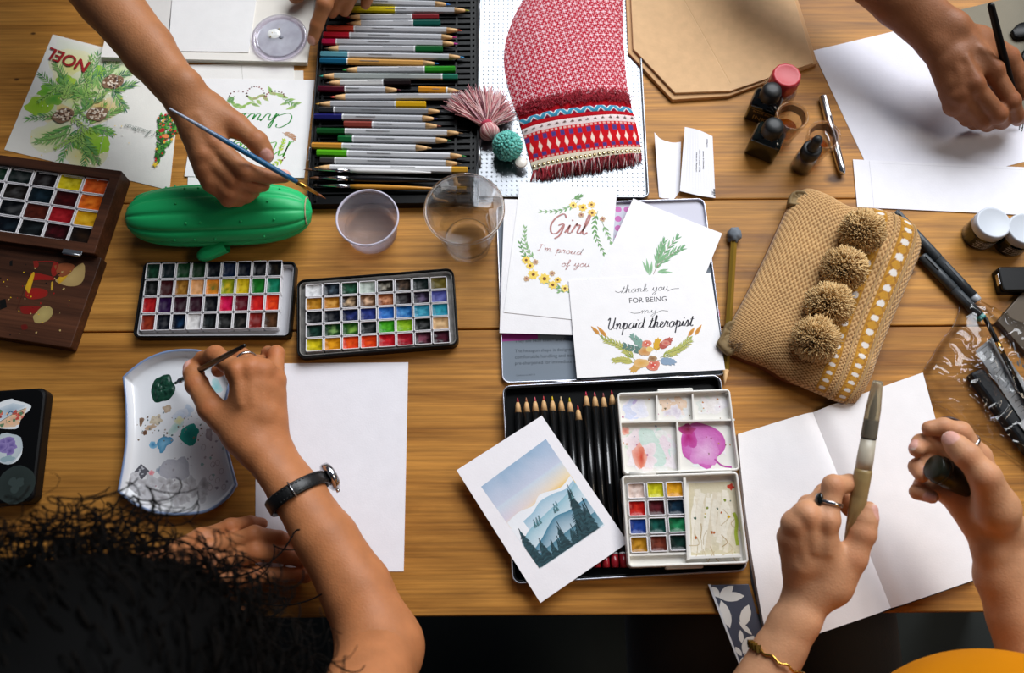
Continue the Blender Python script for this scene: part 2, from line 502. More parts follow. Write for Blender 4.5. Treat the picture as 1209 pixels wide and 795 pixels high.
def wood_material(name, seed, light, dark, knots=()):
    m = bpy.data.materials.new(name); m.use_nodes = True
    nt = m.node_tree; N = nt.nodes; L = nt.links; B = N['Principled BSDF']
    tc = N.new('ShaderNodeTexCoord')
    mp = N.new('ShaderNodeMapping'); mp.inputs['Scale'].default_value = (1.7, 17, 17); mp.inputs['Location'].default_value = (seed*3.7, seed*1.3, 0)
    L.new(tc.outputs['Object'], mp.inputs[0])
    wob = N.new('ShaderNodeTexNoise'); wob.inputs['Scale'].default_value = 1.6; wob.inputs['Detail'].default_value = 3
    L.new(mp.outputs[0], wob.inputs['Vector'])
    n1 = N.new('ShaderNodeTexNoise'); n1.inputs['Scale'].default_value = 2.2; n1.inputs['Detail'].default_value = 8; n1.inputs['Roughness'].default_value = .62
    n1.inputs['Distortion'].default_value = .6
    L.new(mp.outputs[0], n1.inputs['Vector'])
    mp2 = N.new('ShaderNodeMapping'); mp2.inputs['Scale'].default_value = (6, 240, 240); mp2.inputs['Location'].default_value = (seed, seed*2.1, 0)
    L.new(tc.outputs['Object'], mp2.inputs[0])
    n2 = N.new('ShaderNodeTexNoise'); n2.inputs['Scale'].default_value = 1.3; n2.inputs['Detail'].default_value = 4
    L.new(mp2.outputs[0], n2.inputs['Vector'])
    n3 = N.new('ShaderNodeTexNoise'); n3.inputs['Scale'].default_value = 3.2; n3.inputs['Detail'].default_value = 3
    L.new(tc.outputs['Object'], n3.inputs['Vector'])
    r1 = N.new('ShaderNodeValToRGB'); e = r1.color_ramp.elements
    e[0].position = .28; e[0].color = lin(dark)+(1,)
    e[1].position = .72; e[1].color = lin(light)+(1,)
    k = e.new(.5); k.color = mixc(lin(dark), lin(light), .58)+(1,)
    L.new(n1.outputs['Fac'], r1.inputs[0])
    r2 = N.new('ShaderNodeMapRange'); r2.inputs['From Min'].default_value=.35; r2.inputs['From Max'].default_value=.62
    r2.inputs['To Min'].default_value=.72; r2.inputs['To Max'].default_value=1.08
    L.new(n2.outputs['Fac'], r2.inputs[0])
    mx = N.new('ShaderNodeMix'); mx.data_type='RGBA'; mx.blend_type='MULTIPLY'; mx.inputs['Factor'].default_value=1
    L.new(r1.outputs[0], mx.inputs['A']); L.new(r2.outputs[0], mx.inputs['B'])
    r3 = N.new('ShaderNodeMapRange'); r3.inputs['From Min'].default_value=.35; r3.inputs['From Max'].default_value=.65
    r3.inputs['To Min'].default_value=.75; r3.inputs['To Max'].default_value=1.15
    L.new(n3.outputs['Fac'], r3.inputs[0])
    mx2 = N.new('ShaderNodeMix'); mx2.data_type='RGBA'; mx2.blend_type='MULTIPLY'; mx2.inputs['Factor'].default_value=1
    L.new(mx.outputs['Result'], mx2.inputs['A']); L.new(r3.outputs[0], mx2.inputs['B'])
    src = mx2.outputs['Result']
    for (kx, ky, kr) in knots:
        vs = N.new('ShaderNodeVectorMath'); vs.operation='SUBTRACT'; vs.inputs[1].default_value=(kx*MM, ky*MM, 0)
        L.new(tc.outputs['Object'], vs.inputs[0])
        sc = N.new('ShaderNodeVectorMath'); sc.operation='MULTIPLY'; sc.inputs[1].default_value=(.75, 1.2, 0)
        L.new(vs.outputs[0], sc.inputs[0])
        ln = N.new('ShaderNodeVectorMath'); ln.operation='LENGTH'; L.new(sc.outputs[0], ln.inputs[0])
        ad = N.new('ShaderNodeMath'); ad.operation='MULTIPLY_ADD'; ad.inputs[1].default_value=.5*kr*MM; L.new(n3.outputs['Fac'], ad.inputs[0]); L.new(ln.outputs['Value'], ad.inputs[2])
        rr = N.new('ShaderNodeMapRange'); rr.inputs['From Min'].default_value=.7*kr*MM; rr.inputs['From Max'].default_value=1.5*kr*MM
        rr.inputs['To Min'].default_value=.85; rr.inputs['To Max'].default_value=0
        L.new(ad.outputs[0], rr.inputs[0])
        kx_ = N.new('ShaderNodeMix'); kx_.data_type='RGBA'; kx_.inputs['B'].default_value=lin('#2a1206')+(1,)
        L.new(rr.outputs[0], kx_.inputs['Factor']); L.new(src, kx_.inputs['A']); src = kx_.outputs['Result']
    L.new(src, B.inputs['Base Color'])
    rg = N.new('ShaderNodeMapRange'); rg.inputs['To Min'].default_value=.42; rg.inputs['To Max'].default_value=.6; B.inputs['Specular IOR Level'].default_value=.26
    L.new(n1.outputs['Fac'], rg.inputs[0]); L.new(rg.outputs[0], B.inputs['Roughness'])
    bp = N.new('ShaderNodeBump'); bp.inputs['Strength'].default_value=.35; bp.inputs['Distance'].default_value=.0006
    L.new(n2.outputs['Fac'], bp.inputs['Height']); L.new(bp.outputs['Normal'], B.inputs['Normal'])
    return m

seam1 = [P(150, 239).y, P(1200, 238).y]
YS1 = P(840, 237).y; YS2 = P(600, 388.5).y; YE = P(600, 728).y; YT = 545.0
rot = math.radians(0.45)       # the boards run a touch off the picture's horizontal
TM = Matrix.Translation((0, 0, TZ)) @ Matrix.Rotation(rot, 4, 'Z')
tb = thing('wooden_table', TM, 'long wooden table of wide honey-brown boards under all the art supplies', 'table')
edges = [YT, YS1, YS2, YE]
for i in range(len(edges)-1):
    y1, y0 = edges[i], edges[i+1]
    kn = []
    if i == 0: kn = [(P(987,214).x, P(987,214).y, 8), (P(23,90).x, P(23,90).y, 2.4), (P(43,36).x, P(43,36).y, 2.4)]
    if i == 1: kn = [(P(1075,325).x, P(1075,325).y, 5)]
    wm = wood_material('table_wood', i*2.3+1.1, ['#cf9242','#d09444','#ca8d3e','#a87036'][i], ['#82501c','#84521d','#7b4b19','#6d4018'][i], kn)
    b = MB(); b.box((0, (y0+y1)/2, -17), (1760, abs(y1-y0)-(1.6 if i != 0 else .5), 34))
    o = part(tb, 'plank', b, wm); bevel(o, 1.4, 2)
aw = wood_material('apron_wood', 9.1, '#6a4320', '#3a220e')
for nm, c, d in (('apron', (0, YE+55, -75), (1560, 24, 80)), ('apron', (0, YT-55, -75), (1560, 24, 80))):
    b = MB(); b.box(c, d); bevel(part(tb, nm, b, aw), 1.5)
for sx in (-1, 1):
    for yy in (YE+62, YT-62):
        b = MB()
        b.loops([[(sx*780+a*q, yy+c*q, z) for a, c in ((-1,-1),(1,-1),(1,1),(-1,1))] for q, z in ((38,-34),(38,-130),(26,-750))], smooth=False)
        bevel(part(tb, 'leg', b, aw), 3)
# ---------------------------------------------------------------- loose paper and cards
G = lin
R = rnd.uniform
# --- NOEL card, opened flat
sh = Sheet([(187,122),(645,240),(600,674),(15,530)], 0, .5, G('#e6e4dc'), z1, isrect=False)
u = sh.uv
fa, fb = u(438,190), u(345,592)
sh.poly([u(205,135), u(425,195), u(400,300), u(170,260)], G('#cdd6b4'), edge=G('#e2e3d6'))
for c, r, k in (((250,240),70,'#d9d67a'),((210,400),62,'#e3c65a'),((360,385),58,'#dfc05e'),((150,370),45,'#b5d043'),((300,545),55,'#dcd67c'),((180,480),55,'#d8de92'),((330,300),60,'#cfd98a'),((250,330),60,'#c6d75c'),((420,250),40,'#c9dca0')):
    sh.blob(u(*c), r/2.6, r/3.0, G(k), mixc(G(k), G('#e4e2d2'), .7), .25)
for c, r, k in (((135,375),40,'#8fc01f'),((168,322),30,'#5fae2a'),((222,278),22,'#86b82c'),((300,500),36,'#6fb01e'),((355,520),34,'#8cc62a'),((350,255),22,'#8fc63a'),((190,350),28,'#4d9a2e'),((240,300),30,'#a6cf3c'),((330,470),28,'#98c83a')):
    sh.blob(u(*c), r/2.7, r/3.2, G(k), mixc(G(k), G('#b4d050'), .35), .35)
for a, bb, k in (((230,340),(150,270),'#3f7a3c'),((230,360),(300,260),'#4b8a4a'),((300,300),(385,215),'#3d6e58'),((330,330),(345,200),'#4c8a5c'),((380,300),(475,255),'#2f5f52'),((400,330),(470,300),'#2d5d4f'),((400,310),(440,380),'#34665a'),((250,420),(110,420),'#3f8a4a'),((260,440),(170,480),'#55994a'),((280,450),(220,560),'#4a9456'),((290,470),(300,580),'#3f8c50'),((320,450),(390,470),'#4f9a3e'),((330,430),(420,390),'#6a9c4a'),((300,400),(300,340),'#417f46'),((230,330),(200,230),'#4a8450'),((250,470),(140,500),'#7cab63'),((300,350),(220,300),'#5fa03a'),((350,330),(420,220),'#3d7a55'),((280,500),(340,570),'#5c9a4c')):
    sh.sprig(u(*a), u(*bb), G(k), 11, 13, 2.3, R(-.1,.1), G('#8dbd62'), G('#3a5f35'), .6)
for i in range(30):
    a_ = R(0,6.28); cx, cy = R(215,400), R(270,540); L_ = R(55,100)
    if cx > 330+ (420-cy)*.35: continue
    sh.sprig(u(cx, cy), u(cx+L_*math.cos(a_), cy+L_*math.sin(a_)), G(rnd.choice(['#4d8f4a','#6aa552','#8abf5a','#3c7a50','#9cc45a','#5f9a3c'])), 8, 9, 2.0, R(-.1,.1), G('#a6cc6a'), G('#4a6f3f'), .6)
for c, a in (((225,410),.3),((345,405),.2),((402,292),.2)):
    p = u(*c); sh.blob(p, 12, 9.5, G('#6e4a35'), G('#8a6a50'), .12, .5)
    for i in range(60):
        q = p+Vector((R(-9.5,9.5), R(-7.5,7.5)))
        if ((q-p).x/10.5)**2+((q-p).y/8)**2 < 1: sh.blob(q, 1.3, 1.0, G(rnd.choice(['#e0cdb4','#c9b096','#3b2418','#efe2cf'])), None, .3, 0, 7)
for i in range(60):
    sh.blob(u(R(100,460), R(270,590)), R(.4,.8), None, G(rnd.choice(['#f3f3e6','#f6d24a','#ffffff'])), None, .1, 0, 6)
for k in range(5): sh.text('NOEL', u(325+.7*k,224+.5*k), u(181+.7*k,169+.5*k), G('#8c1219') if k < 4 else G('#a5161d'))
# the small tree on the right leaf
tip, basel, baser = u(552,592), u(560,400), u(655,430)
def tri(t, k): return tip+(basel-tip)*t*(1-k)+(baser-tip)*t*k
for i in range(230):
    t = rnd.random()**.6; p = tri(t, rnd.random())
    sh.blob(p, R(1.2,2.4), R(.8,1.6), G(rnd.choice(['#1f5a1e','#2e7a26','#164218','#3f8f2d','#5ca83a'])), None, .5, R(0,3), 7)
for i in range(34):
    p = tri(rnd.random()**.6, rnd.random())
    sh.blob(p, R(.8,1.5), None, G(rnd.choice(['#c21820','#e8b53a','#d4221c','#e06a3c'])), None, .1, 0, 8)
for c in ((575,465),(605,400),(640,440)): sh.blob(u(*c), 3.2, 2.8, G('#b01820'), None, .25)
for c in ((587,485),(618,420)): sh.blob(u(*c), 3.6, 3, G('#e8854a'), None, .25)
st = u(552,585); sh.poly([st+Vector((math.cos(a), math.sin(a)))*(4.2 if i%2==0 else 1.8) for i, a in enumerate([k*math.pi/5 for k in range(10)])], G('#e9c534'))
sh.script('Christmas', u(556,470), u(448,440), G('#6b7a72'), .12)
sh.script('Merry', u(690,480), u(640,462), G('#6b7a72'), .12)
sh.stroke([fa, fb], .35, G('#c6c5be'), 0, 0)
sh.make('greeting_card', 'opened card lettered NOEL upside down with pine cones and a small decorated tree', 'card')

# --- pad of watercolour paper and loose sheets behind the near arm
b = MB()
M, wd, dp = rect((134,-60),(380,-60),(360,76),(134,64), h=7)
M.translation.z = TZ
for i in range(9): b.box((R(-.6,.6), R(-.5,.5), .4+i*.8), (wd+R(-.6,.6), dp+R(-.6,.6), .72), G('#e4e0d8'), 0, R(-.003,.003))
b.c = [G(rnd.choice(['#e6e2da','#dcd6ca','#e9e6e0'])) for _ in b.v]
solo('paper_pad', b, MATS['paper'], M, 'thick pad of cream watercolour paper under the clear round lid', 'paper')
s = Sheet([(620,-120),(925,-120),(880,185),(590,180)], 7.3, .8, G('#e6e5e4'), z1, isrect=False)
s.make('paper_sheet', 'blank white sheet on the pad, its edge beside the clear round lid', 'paper')
s = Sheet([(470,-120),(618,-120),(598,150),(455,150)], 7.3, .8, G('#d6d3cf'), z1, isrect=False)
s.make('paper_sheet', 'blank grey-white sheet on the pad, passing under the bare forearm', 'paper')
s = Sheet([(640,245),(1074,250),(1078,420),(650,430)], 0, .6, G('#e0dcd4'), z1, isrect=False)
s.make('paper_sheet', 'cream sheet lowest beneath the wreath card, its corner by the pencil tray', 'paper')
s = Sheet([(600,232),(1040,223),(1045,420),(600,420)], .7, .5, G('#e8e6e2'), z1, isrect=False)
s.stroke([s.uv(856,232), s.uv(860,290)], .5, G('#b9b6b0'), 0, 0)
s.make('paper_sheet', 'white sheet with a creased line showing between pad and wreath card', 'paper')
s = Sheet([(668,560),(860,560),(860,668),(664,668)], .7, .5, G('#e9e8e6'), z1, isrect=False)
s.make('paper_sheet', 'small white sheet edge showing below the wreath card above the green case', 'paper')

# --- wreath card with green script, upside down
sh = Sheet([(704,275),(1112,287),(1080,626),(658,629)], 1.3, .5, G('#edecec'), z1)
u = sh.uv
top = [(812,350),(860,340),(930,352),(1000,362),(1040,385)]
for i in range(24):
    t = i/23; x = 800+250*t; y = 362+20*math.sin(t*7)-12*math.sin(t*3.1)
    sh.leaf(u(x, y), R(-.9,.9)+(math.pi if i%2 else 0)+R(-.3,.3), R(9,13), R(3.4,4.8), G(rnd.choice(['#7fae4a','#5f9a4a','#8ea86a','#9db86e','#6f8f62','#a88a74'])), G('#a8c47a'))
for cx, n in ((905,12),(845,7),(975,9)):
    for i in range(n):
        a = math.pi*i/(n-1); p = u(cx+32*math.cos(a), 340-34*math.sin(a)*(1 if cx==905 else .5))
        sh.blob(p, 1.0, None, G(rnd.choice(['#6d3a3a','#3f2f2a','#8d4444'])), None, .1, 0, 7)
for a, bb in (((1000,350),(1040,370)),((830,340),(815,355))): sh.sprig(u(*a), u(*bb), G('#6d9a5e'), 4, 7, 2.2)
sh.script('Christmas', u(1045,402), u(700,398), G('#2f8c3c'), .17, xh=9, callig=.8)
sh.script('Merry', u(1042,500), u(820,502), G('#62b045'), .17, xh=9, callig=.8)
for a, bb, k in (((1010,560),(960,590),'#a9c43e'),((1020,470),(1040,490),'#b98a6a'),((1000,470),(1030,480),'#c09a80'),((990,545),(1005,500),'#b7d054')): sh.sprig(u(*a), u(*bb), G(k), 4, 6, 2.6)
for c in ((1008,560),(1000,568)): sh.blob(u(*c), 1.1, None, G('#7a3b34'), None, .1, 0, 8)
sh.make('greeting_card', 'white card with a leaf wreath and upside down green script beneath the brush hand', 'card')

# --- cards in the middle
s = Sheet([(40,108),(418,116),(410,602),(38,590)], 7.4, .5, G('#f1eff1'), z9)
s.make('blank_card', 'blank white card lowest, sticking out left of the Girl card', 'card', group=None)
sh = Sheet([(100,42),(449,78),(420,555),(50,517)], 8.0, .5, G('#f3f2f3'), z9)
u = sh.uv
gr = ['#6f9f62','#86ae78','#5b8c57','#98b98a']
for a, bb, n, be in (((320,112),(185,152),8,.12),((385,150),(405,300),9,-.12),((160,330),(122,215),8,.12),((150,340),(105,270),5,.1),((350,395),(250,440),6,.1),((400,190),(430,260),4,0),((290,450),(190,400),5,0),((290,110),(318,98),3,0)):
    sh.sprig(u(*a), u(*bb), G(rnd.choice(gr)), n, 7.5, 2.3, be, G(rnd.choice(gr)), G('#7a9a6a'), .5)
def flower(sheet, c, r, col='#f0c93c', mid='#7a4a22'):
    p = sheet.uv(*c)
    for i in range(8): 
        a = i*math.pi/4+R(-.2,.2); sheet.leaf(p, a, r, r*.75, G(col), mixc(G(col), G('#fbe89a'), .5))
    sheet.blob(p, r*.3, None, G(mid), None, .1, 0, 8)
for c, r in (((296,130),4.6),((330,138),5.2),((362,128),4.4),((364,158),5.2),((126,328),5),((140,348),4.6),((152,380),6),((192,395),6.6),((222,418),5.2),((240,400),4),((266,430),4.6)):
    flower(sh, c, r, rnd.choice(['#f1cb3f','#efc534','#f4d867','#edc05a']))
for c in ((325,165),(402,180),(220,376),(127,395),(160,335)): flower(sh, c, 3.4, '#b07a78', '#8c4f4e')
pk = G('#b9807c')
sh.script('Girl', u(203,232), u(345,236), pk, .17, callig=.7)
sh.script("I'm proud", u(165,292), u(326,310), pk, .15, xh=3.6)
sh.script('of you', u(252,350), u(356,352), pk, .15, xh=3.6)
sh.make('greeting_card', 'white card lettered Girl I\'m proud of you within a yellow flower wreath', 'card')

sh = Sheet([(505,100),(831,233),(650,683),(320,550)], 8.6, .5, G('#f4f2f3'), z9)
u = sh.uv
for a, bb in (((585,380),(665,255)),((600,350),(680,290)),((600,355),(620,270))): sh.sprig(u(*a), u(*bb), G('#6fa374'), 7, 13, 2.6, .05, G('#8fbc8f'), G('#8d6a5a'), .38)
for a, bb in (((572,382),(545,330)),((575,382),(580,330)),((570,384),(560,320)),((600,372),(655,372)),((600,370),(640,360))):
    p, q = u(*a), u(*bb); d = q-p; sh.leaf(p, math.atan2(d.y, d.x), d.length, 3.2, G('#79aa7c'), G('#9cc49c'))
sh.make('greeting_card', 'white card painted with one green sprig, tilted behind the thank you card', 'card')

sh = Sheet([(283,402),(803,372),(833,725),(305,753)], 9.2, .5, G('#f5f3f4'), z9)
u = sh.uv; ink = G('#34323a')
sh.script('thank you', u(468,448), u(640,436), ink, .12, xh=4.2)
sh.stroke([u(*p) for p in [(447,440),(458,445),(470,440)]], .5, ink); sh.stroke([u(*p) for p in [(636,440),(655,432),(678,430)]], .5, ink)
sh.text('FOR BEING', u(497,483), u(634,476), ink)
sh.script('my', u(540,522), u(598,518), ink, .12, xh=3.6)
sh.stroke([u(*p) for p in [(497,514),(515,520),(540,518)]], .5, ink); sh.stroke([u(*p) for p in [(598,518),(615,510),(638,512)]], .5, ink)
sh.script('Unpaid therapist', u(416,580), u(728,566), ink, .2, xh=6.2)
for a, bb, k in (((520,690),(405,610),'#8e9e4c'),((505,672),(415,620),'#a3ad58'),((515,700),(450,690),'#b5b45a'),((610,680),(712,612),'#9aa64c'),((625,665),(712,625),'#a9b25a')):
    sh.sprig(u(*a), u(*bb), G(k), 12, 8, 2.0, -.08, G('#c3bd6a'), G('#7d8440'), .6)
for a, bb in (((392,598),(360,566)),((418,607),(382,566)),((710,605),(735,570)),((735,600),(760,560))):
    p, q = u(*a), u(*bb); d = q-p; sh.leaf(p, math.atan2(d.y,d.x), d.length, 4, G('#c07f2e'), G('#d79a4a'))
for a, bb, k in (((560,660),(490,640),'#5d7d74'),((560,650),(515,608),'#7fa396'),((595,660),(600,625),'#d9a728'),((600,650),(640,620),'#b7574b'),((545,690),(515,720),'#d0a050'),((600,690),(650,695),'#8aa0b8')):
    sh.sprig(u(*a), u(*bb), G(k), 5, 8, 4, 0, G(k), G('#6b5a3a'), .6)
for c, r, k in (((560,630),5,'#cf4a38'),((584,708),7,'#cf3c30'),((553,658),6,'#c8873a'),((582,684),4.6,'#8a5a2c'),((540,700),7,'#d8a24a'),((572,650),4,'#e3c15a'),((630,628),4,'#c65a52')): sh.blob(u(*c), r, r*.7, G(k), mixc(G(k), G('#f3e3c0'), .3), .2)
for c in ((578,700),(590,706),(584,716),(556,626),(565,632)): sh.blob(u(*c), .7, None, G('#fff4e6'), None, .1, 0, 6)
sh.make('greeting_card', 'white card lettered thank you FOR BEING my Unpaid therapist over an autumn leaf garland', 'card')

# --- landscape card
sh = Sheet([(315,133),(590,572),(318,770),(22,340)], 13.2, .6, G('#f3f0f4'), z14)
u = sh.uv
A_, B_, C_, D_ = (108,383),(325,223),(522,512),(305,660)
def qd(s_, t_):
    x = (A_[0]*(1-s_)+B_[0]*s_)*(1-t_)+(D_[0]*(1-s_)+C_[0]*s_)*t_
    y = (A_[1]*(1-s_)+B_[1]*s_)*(1-t_)+(D_[1]*(1-s_)+C_[1]*s_)*t_
    return u(x, y)
def sky(s_, t_):
    n = nz(s_*3, t_*3, 3)*.9+nz(s_*9, t_*9, 1)*.4
    k = t_/.48
    blue = mixc(G('#86aac8'), G('#b9c8de'), min(1, max(0, .35+n*.8)))
    pale = G('#dcd3e2'); yel = G('#f0bf32'); pch = G('#f4dfb6')
    if k < .55: c = mixc(blue, G('#c9cfe2'), k/.55)
    elif k < .85: c = mixc(G('#cbd8e6'), mixc(pale, pch, s_), (k-.55)/.3)
    else: c = mixc(mixc(pale, pch, s_), mixc(G('#f6ead2'), yel, min(1, max(0, s_*1.7-.15+n*.3))), min(1, (k-.85)/.15))
    if t_ > .5: c = mixc(G('#eef1f6'), G('#d6e5ee'), min(1, max(0, (t_-.5)*1.6+n*.4)))
    return c
z0 = sh._z()
sh.mb.grid(lambda a, t: tuple(qd(a, t))+(z0,), 44, 56, sky, flip=True)
def hill(pts, c1, c2):
    z = sh._z(); P_ = cr([Vector(p) for p in pts], 5); v = []; c = []
    for p in P_:
        for k in range(7):
            t = p[1]+(1-p[1])*0.42*k/6 if True else 0
            t = min(p[1]+.30*k/6, .985)
            v.append(tuple(qd(min(max(p[0],.005),.995), t))+(z,)); c.append(mixc(c1, c2, (k/6)**.8))
    n = len(P_); f = [(i*7+k, i*7+k+1, i*7+k+8, i*7+k+7) for i in range(n-1) for k in range(6)]
    sh.mb.add(v, f, c)
hill([(0,.44),(.2,.42),(.4,.45),(.55,.40),(.8,.46),(1,.42)], G('#eef1f6'), G('#f2f3f7'))
hill([(.18,.52),(.35,.50),(.5,.455),(.7,.47),(.85,.5),(1,.47)], G('#9cc0d4'), G('#f0f3f8'))
hill([(0,.70),(.15,.63),(.35,.60),(.55,.575),(.75,.56),(1,.50)], G('#8fbccc'), G('#eef2f7'))
hill([(.05,.82),(.25,.76),(.4,.70),(.55,.66),(.75,.69),(1,.68)], G('#3f7d98'), G('#dbe8f0'))
hill([(0,.88),(.3,.86),(.6,.84),(1,.84)], G('#4a7f94'), G('#a9c8d4'))
def pine(s_, t1, t0, wd, k='#16323a', lean=.2):
    c = G(k)
    sb = max(.02, s_-lean*(t0-t1))
    top_, bot = qd(s_, t1), qd(sb, t0); d = bot-top_; L_ = d.length; d.normalize(); nn = Vector((-d.y, d.x))
    sh.stroke([top_, bot], .6, c, 0, 0)
    n = max(8, int(L_/1.1)); Qi = [qd(0,0), qd(1,0), qd(0,1)]
    ex = Qi[1]-Qi[0]; ey = Qi[2]-Qi[0]; det = ex.x*ey.y-ex.y*ey.x
    def inside(p):
        r = p-Qi[0]; a = (r.x*ey.y-r.y*ey.x)/det; b_ = (ex.x*r.y-ex.y*r.x)/det
        return Vector(qd(min(max(a, .003), .997), min(b_, .992)))
    for i in range(1, n):
        t = i/n; p = top_+d*L_*t; ww = wd*t**.8*R(.7,1.15)
        for sg in (-1, 1):
            sh.poly([inside(q) for q in (p-d*.6, p+nn*sg*ww*.55+d*.3, p+nn*sg*ww+d*2.4, p+nn*sg*ww*.5+d*2.0, p+d*2.2)], mixc(c, G('#35606a'), R(0,.55)))
for s_, t1, t0, wd in ((.90,.47,.98,13),(.82,.74,.98,6),(.65,.80,.98,7),(.525,.71,.98,8),(.42,.82,.98,5),(.08,.55,.93,10),(.10,.72,.98,8),(.22,.74,.98,8),(.33,.82,.98,6),(.96,.66,.98,8),(.74,.8,.98,6)):
    pine(s_, t1, t0, wd)
for s_ in (.3,.34,.38,.62,.66,.9): pine(s_, .575-.05*s_, .62-.05*s_, 1.4, '#5c8a90')
sh.make('postcard', 'white card with a watercolour of snowy mountains and dark pines, lying across black pencils', 'card')

# --- big sheets
s = Sheet([(302,429.5),(482,428),(476.6,675),(301.5,675)], 0, .5, G('#eeecf2'), isrect=False)
s.make('paper_sheet', 'blank white watercolour sheet on the wood under the watch-wearing arm', 'paper')
s = Sheet([(100,185),(1000,-35),(1230,490),(330,712)], 0, .5, G('#e4e3ec'), z5)
u = s.uv
for q in ([(835,470),(838,452),(845,440)],[(840,460),(846,462),(850,448)],[(834,440),(848,434)],[(845,475),(852,440)]): s.stroke([u(*p) for p in q], 1.0, G('#101012'))
s.make('paper_sheet', 'large white drawing sheet with black ink strokes under the dark pen hand', 'paper')
s = Sheet([(235,575),(960,610),(960,780),(252,748)], .8, .5, G('#e9e8ef'), z5)
s.stroke([s.uv(294,580), s.uv(312,752)], .5, G('#c9c8d0'), 0, 0)
s.stroke([s.uv(294,588), s.uv(950,618)], .35, G('#d3d2da'), 0, 0)
s.make('paper_strip', 'long white folded paper strip above the burlap pouch', 'paper')
s = Sheet([(560,60),(1000,-50),(1090,330),(640,440)], .7, .5, G('#77705f'), z5)
s.make('paper_sheet', 'grey-brown sheet at the top right corner behind the black pen', 'paper')
for pts in ([(800,120),(825,95),(853,88),(900,90),(905,130),(853,145),(815,145)], [(835,215),(850,185),(905,180),(905,235),(850,235)]):
    pp = [P(*z5(*p), 1.4) for p in pts]; c = sum(pp, Vector())/len(pp)
    M = frame(c, (1,0,0)); b = MB(); Mi = M.inverted()
    q = cr([(Mi@p)[:2] for p in pp]+[(Mi@pp[0])[:2]], 4)[:-1]
    n = len(q); b.loops([[(p.x*k, p.y*k, z) for p in q] for k, z in ((.9,0),(1,1.5),(1,4),(.9,5.5))])
    solo('ink_dish', b, MATS['black_plastic'], M, 'black glossy oval dish on the grey-brown sheet, %s' % ('farther of the two' if pts[0][0]==800 else 'nearer of the two'), 'dish', 'black dishes at the top right')

# --- folded paper label standing on the wood
def bent(name, base, hts, label, t=.3, art=None):
    b = MB(); n = len(base)
    return b
M = frame(P(806,235,0), (1,0,0))
Mi = M.inverted()
def lp(x, y, h): return Mi @ P(*z4(x, y), h)
prof = [((130,478),(147,712),10),((150,500),(160,716),4),((180,512),(180,717),1.5),((205,515),(200,719),1.2),((226,512),(222,690),1.6)]
prof2 = [((222,690),(240,458),22),]
b = MB()
L_ = [[lp(*a, h), lp(*c, .3)] for a, c, h in prof]
rows = cr([q[0] for q in L_], 5); rows2 = cr([q[1] for q in L_], 5)
rows += []; n = len(rows)
b.add([p for p in rows]+[p for p in rows2], [(i, i+1, n+i+1, n+i) for i in range(n-1)], G('#f1eff4'), 0, False)
front = [lp(240,458,8), lp(290,470,10), lp(340,492,9), lp(350,715,2), lp(290,706,4), lp(222,690,5)]
ft = cr(front[:3], 6); fbm = cr(front[3:][::-1], 6)
n = len(ft); b.add(ft+fbm, [(i, i+1, n+i+1, n+i) for i in range(n-1)], G('#efeef3'), 0, False)
def fp(a, t, off=.25):
    i = min(int(a*(n-1)), n-2); f_ = a*(n-1)-i
    x = ft[i].lerp(ft[i+1], f_); y = fbm[i].lerp(fbm[i+1], f_)
    nrm = (ft[-1]-ft[0]).cross(fbm[0]-ft[0]); nrm.normalize()
    if nrm.z < 0: nrm = -nrm
    return x.lerp(y, t)+nrm*off
def ftext(txt, a0, t0, ln, size, col):
    v, f = glyphs(txt); wx = max(p[0] for p in v)
    b.add([fp(a0+p[1]*size, t0+p[0]/wx*ln) for p in v], f, col, 0, False)
ftext('Acid free paper 200g', .52, .30, .34, .055, G('#6a6a72')); ftext('Sketch & Drawing', .64, .30, .28, .055, G('#6a6a72'))
ftext('300gsm', .78, .08, .14, .06, G('#8a8a92')); ftext('A5', .9, .9, .05, .07, G('#6a6a72')); ftext('Made in Vietnam', .42, .35, .3, .05, G('#6a6a72'))
for k in range(7): b.add([fp(.95, .86+.018*k), fp(1, .86+.018*k), fp(1, .868+.018*k+.004*(k%2)), fp(.95, .868+.018*k+.004*(k%2))], [(0,1,2,3)], G('#333338'))
o = solo('paper_label', b, MATS['paper'], M, 'folded white paper label with small grey print beside the red pouch', 'label')
solid(o, .3)

# --- kraft boards with cut corners
s = Sheet([(20,-160),(600,-160),(720,228),(400,346),(195,360),(36,190)], 0, 5, G('#c99c6c'), z4, isrect=False)
bevel(s.make('kraft_folder', 'lower brown kraft folder with cut corners, its edge showing below the upper', 'folder'), .8)
s = Sheet([(38,-160),(590,-160),(706,226),(405,328),(205,335),(54,176)], 5.2, 3, G('#d8b083'), z4, isrect=False)
s.stroke([s.uv(205,-60), s.uv(405,300)], .5, G('#c39866'), 0, 0); s.stroke([s.uv(202,-60), s.uv(402,302)], .4, G('#e2c096'), 0, 0)
mat('kraft', vc=True, rough=.8, bump=(350,.3,.0003), var=(90,.08))
o = s.make('kraft_folder', 'upper brown kraft folder with a diagonal crease, left of the red-capped jar', 'folder', MATS['kraft']); bevel(o, .6)
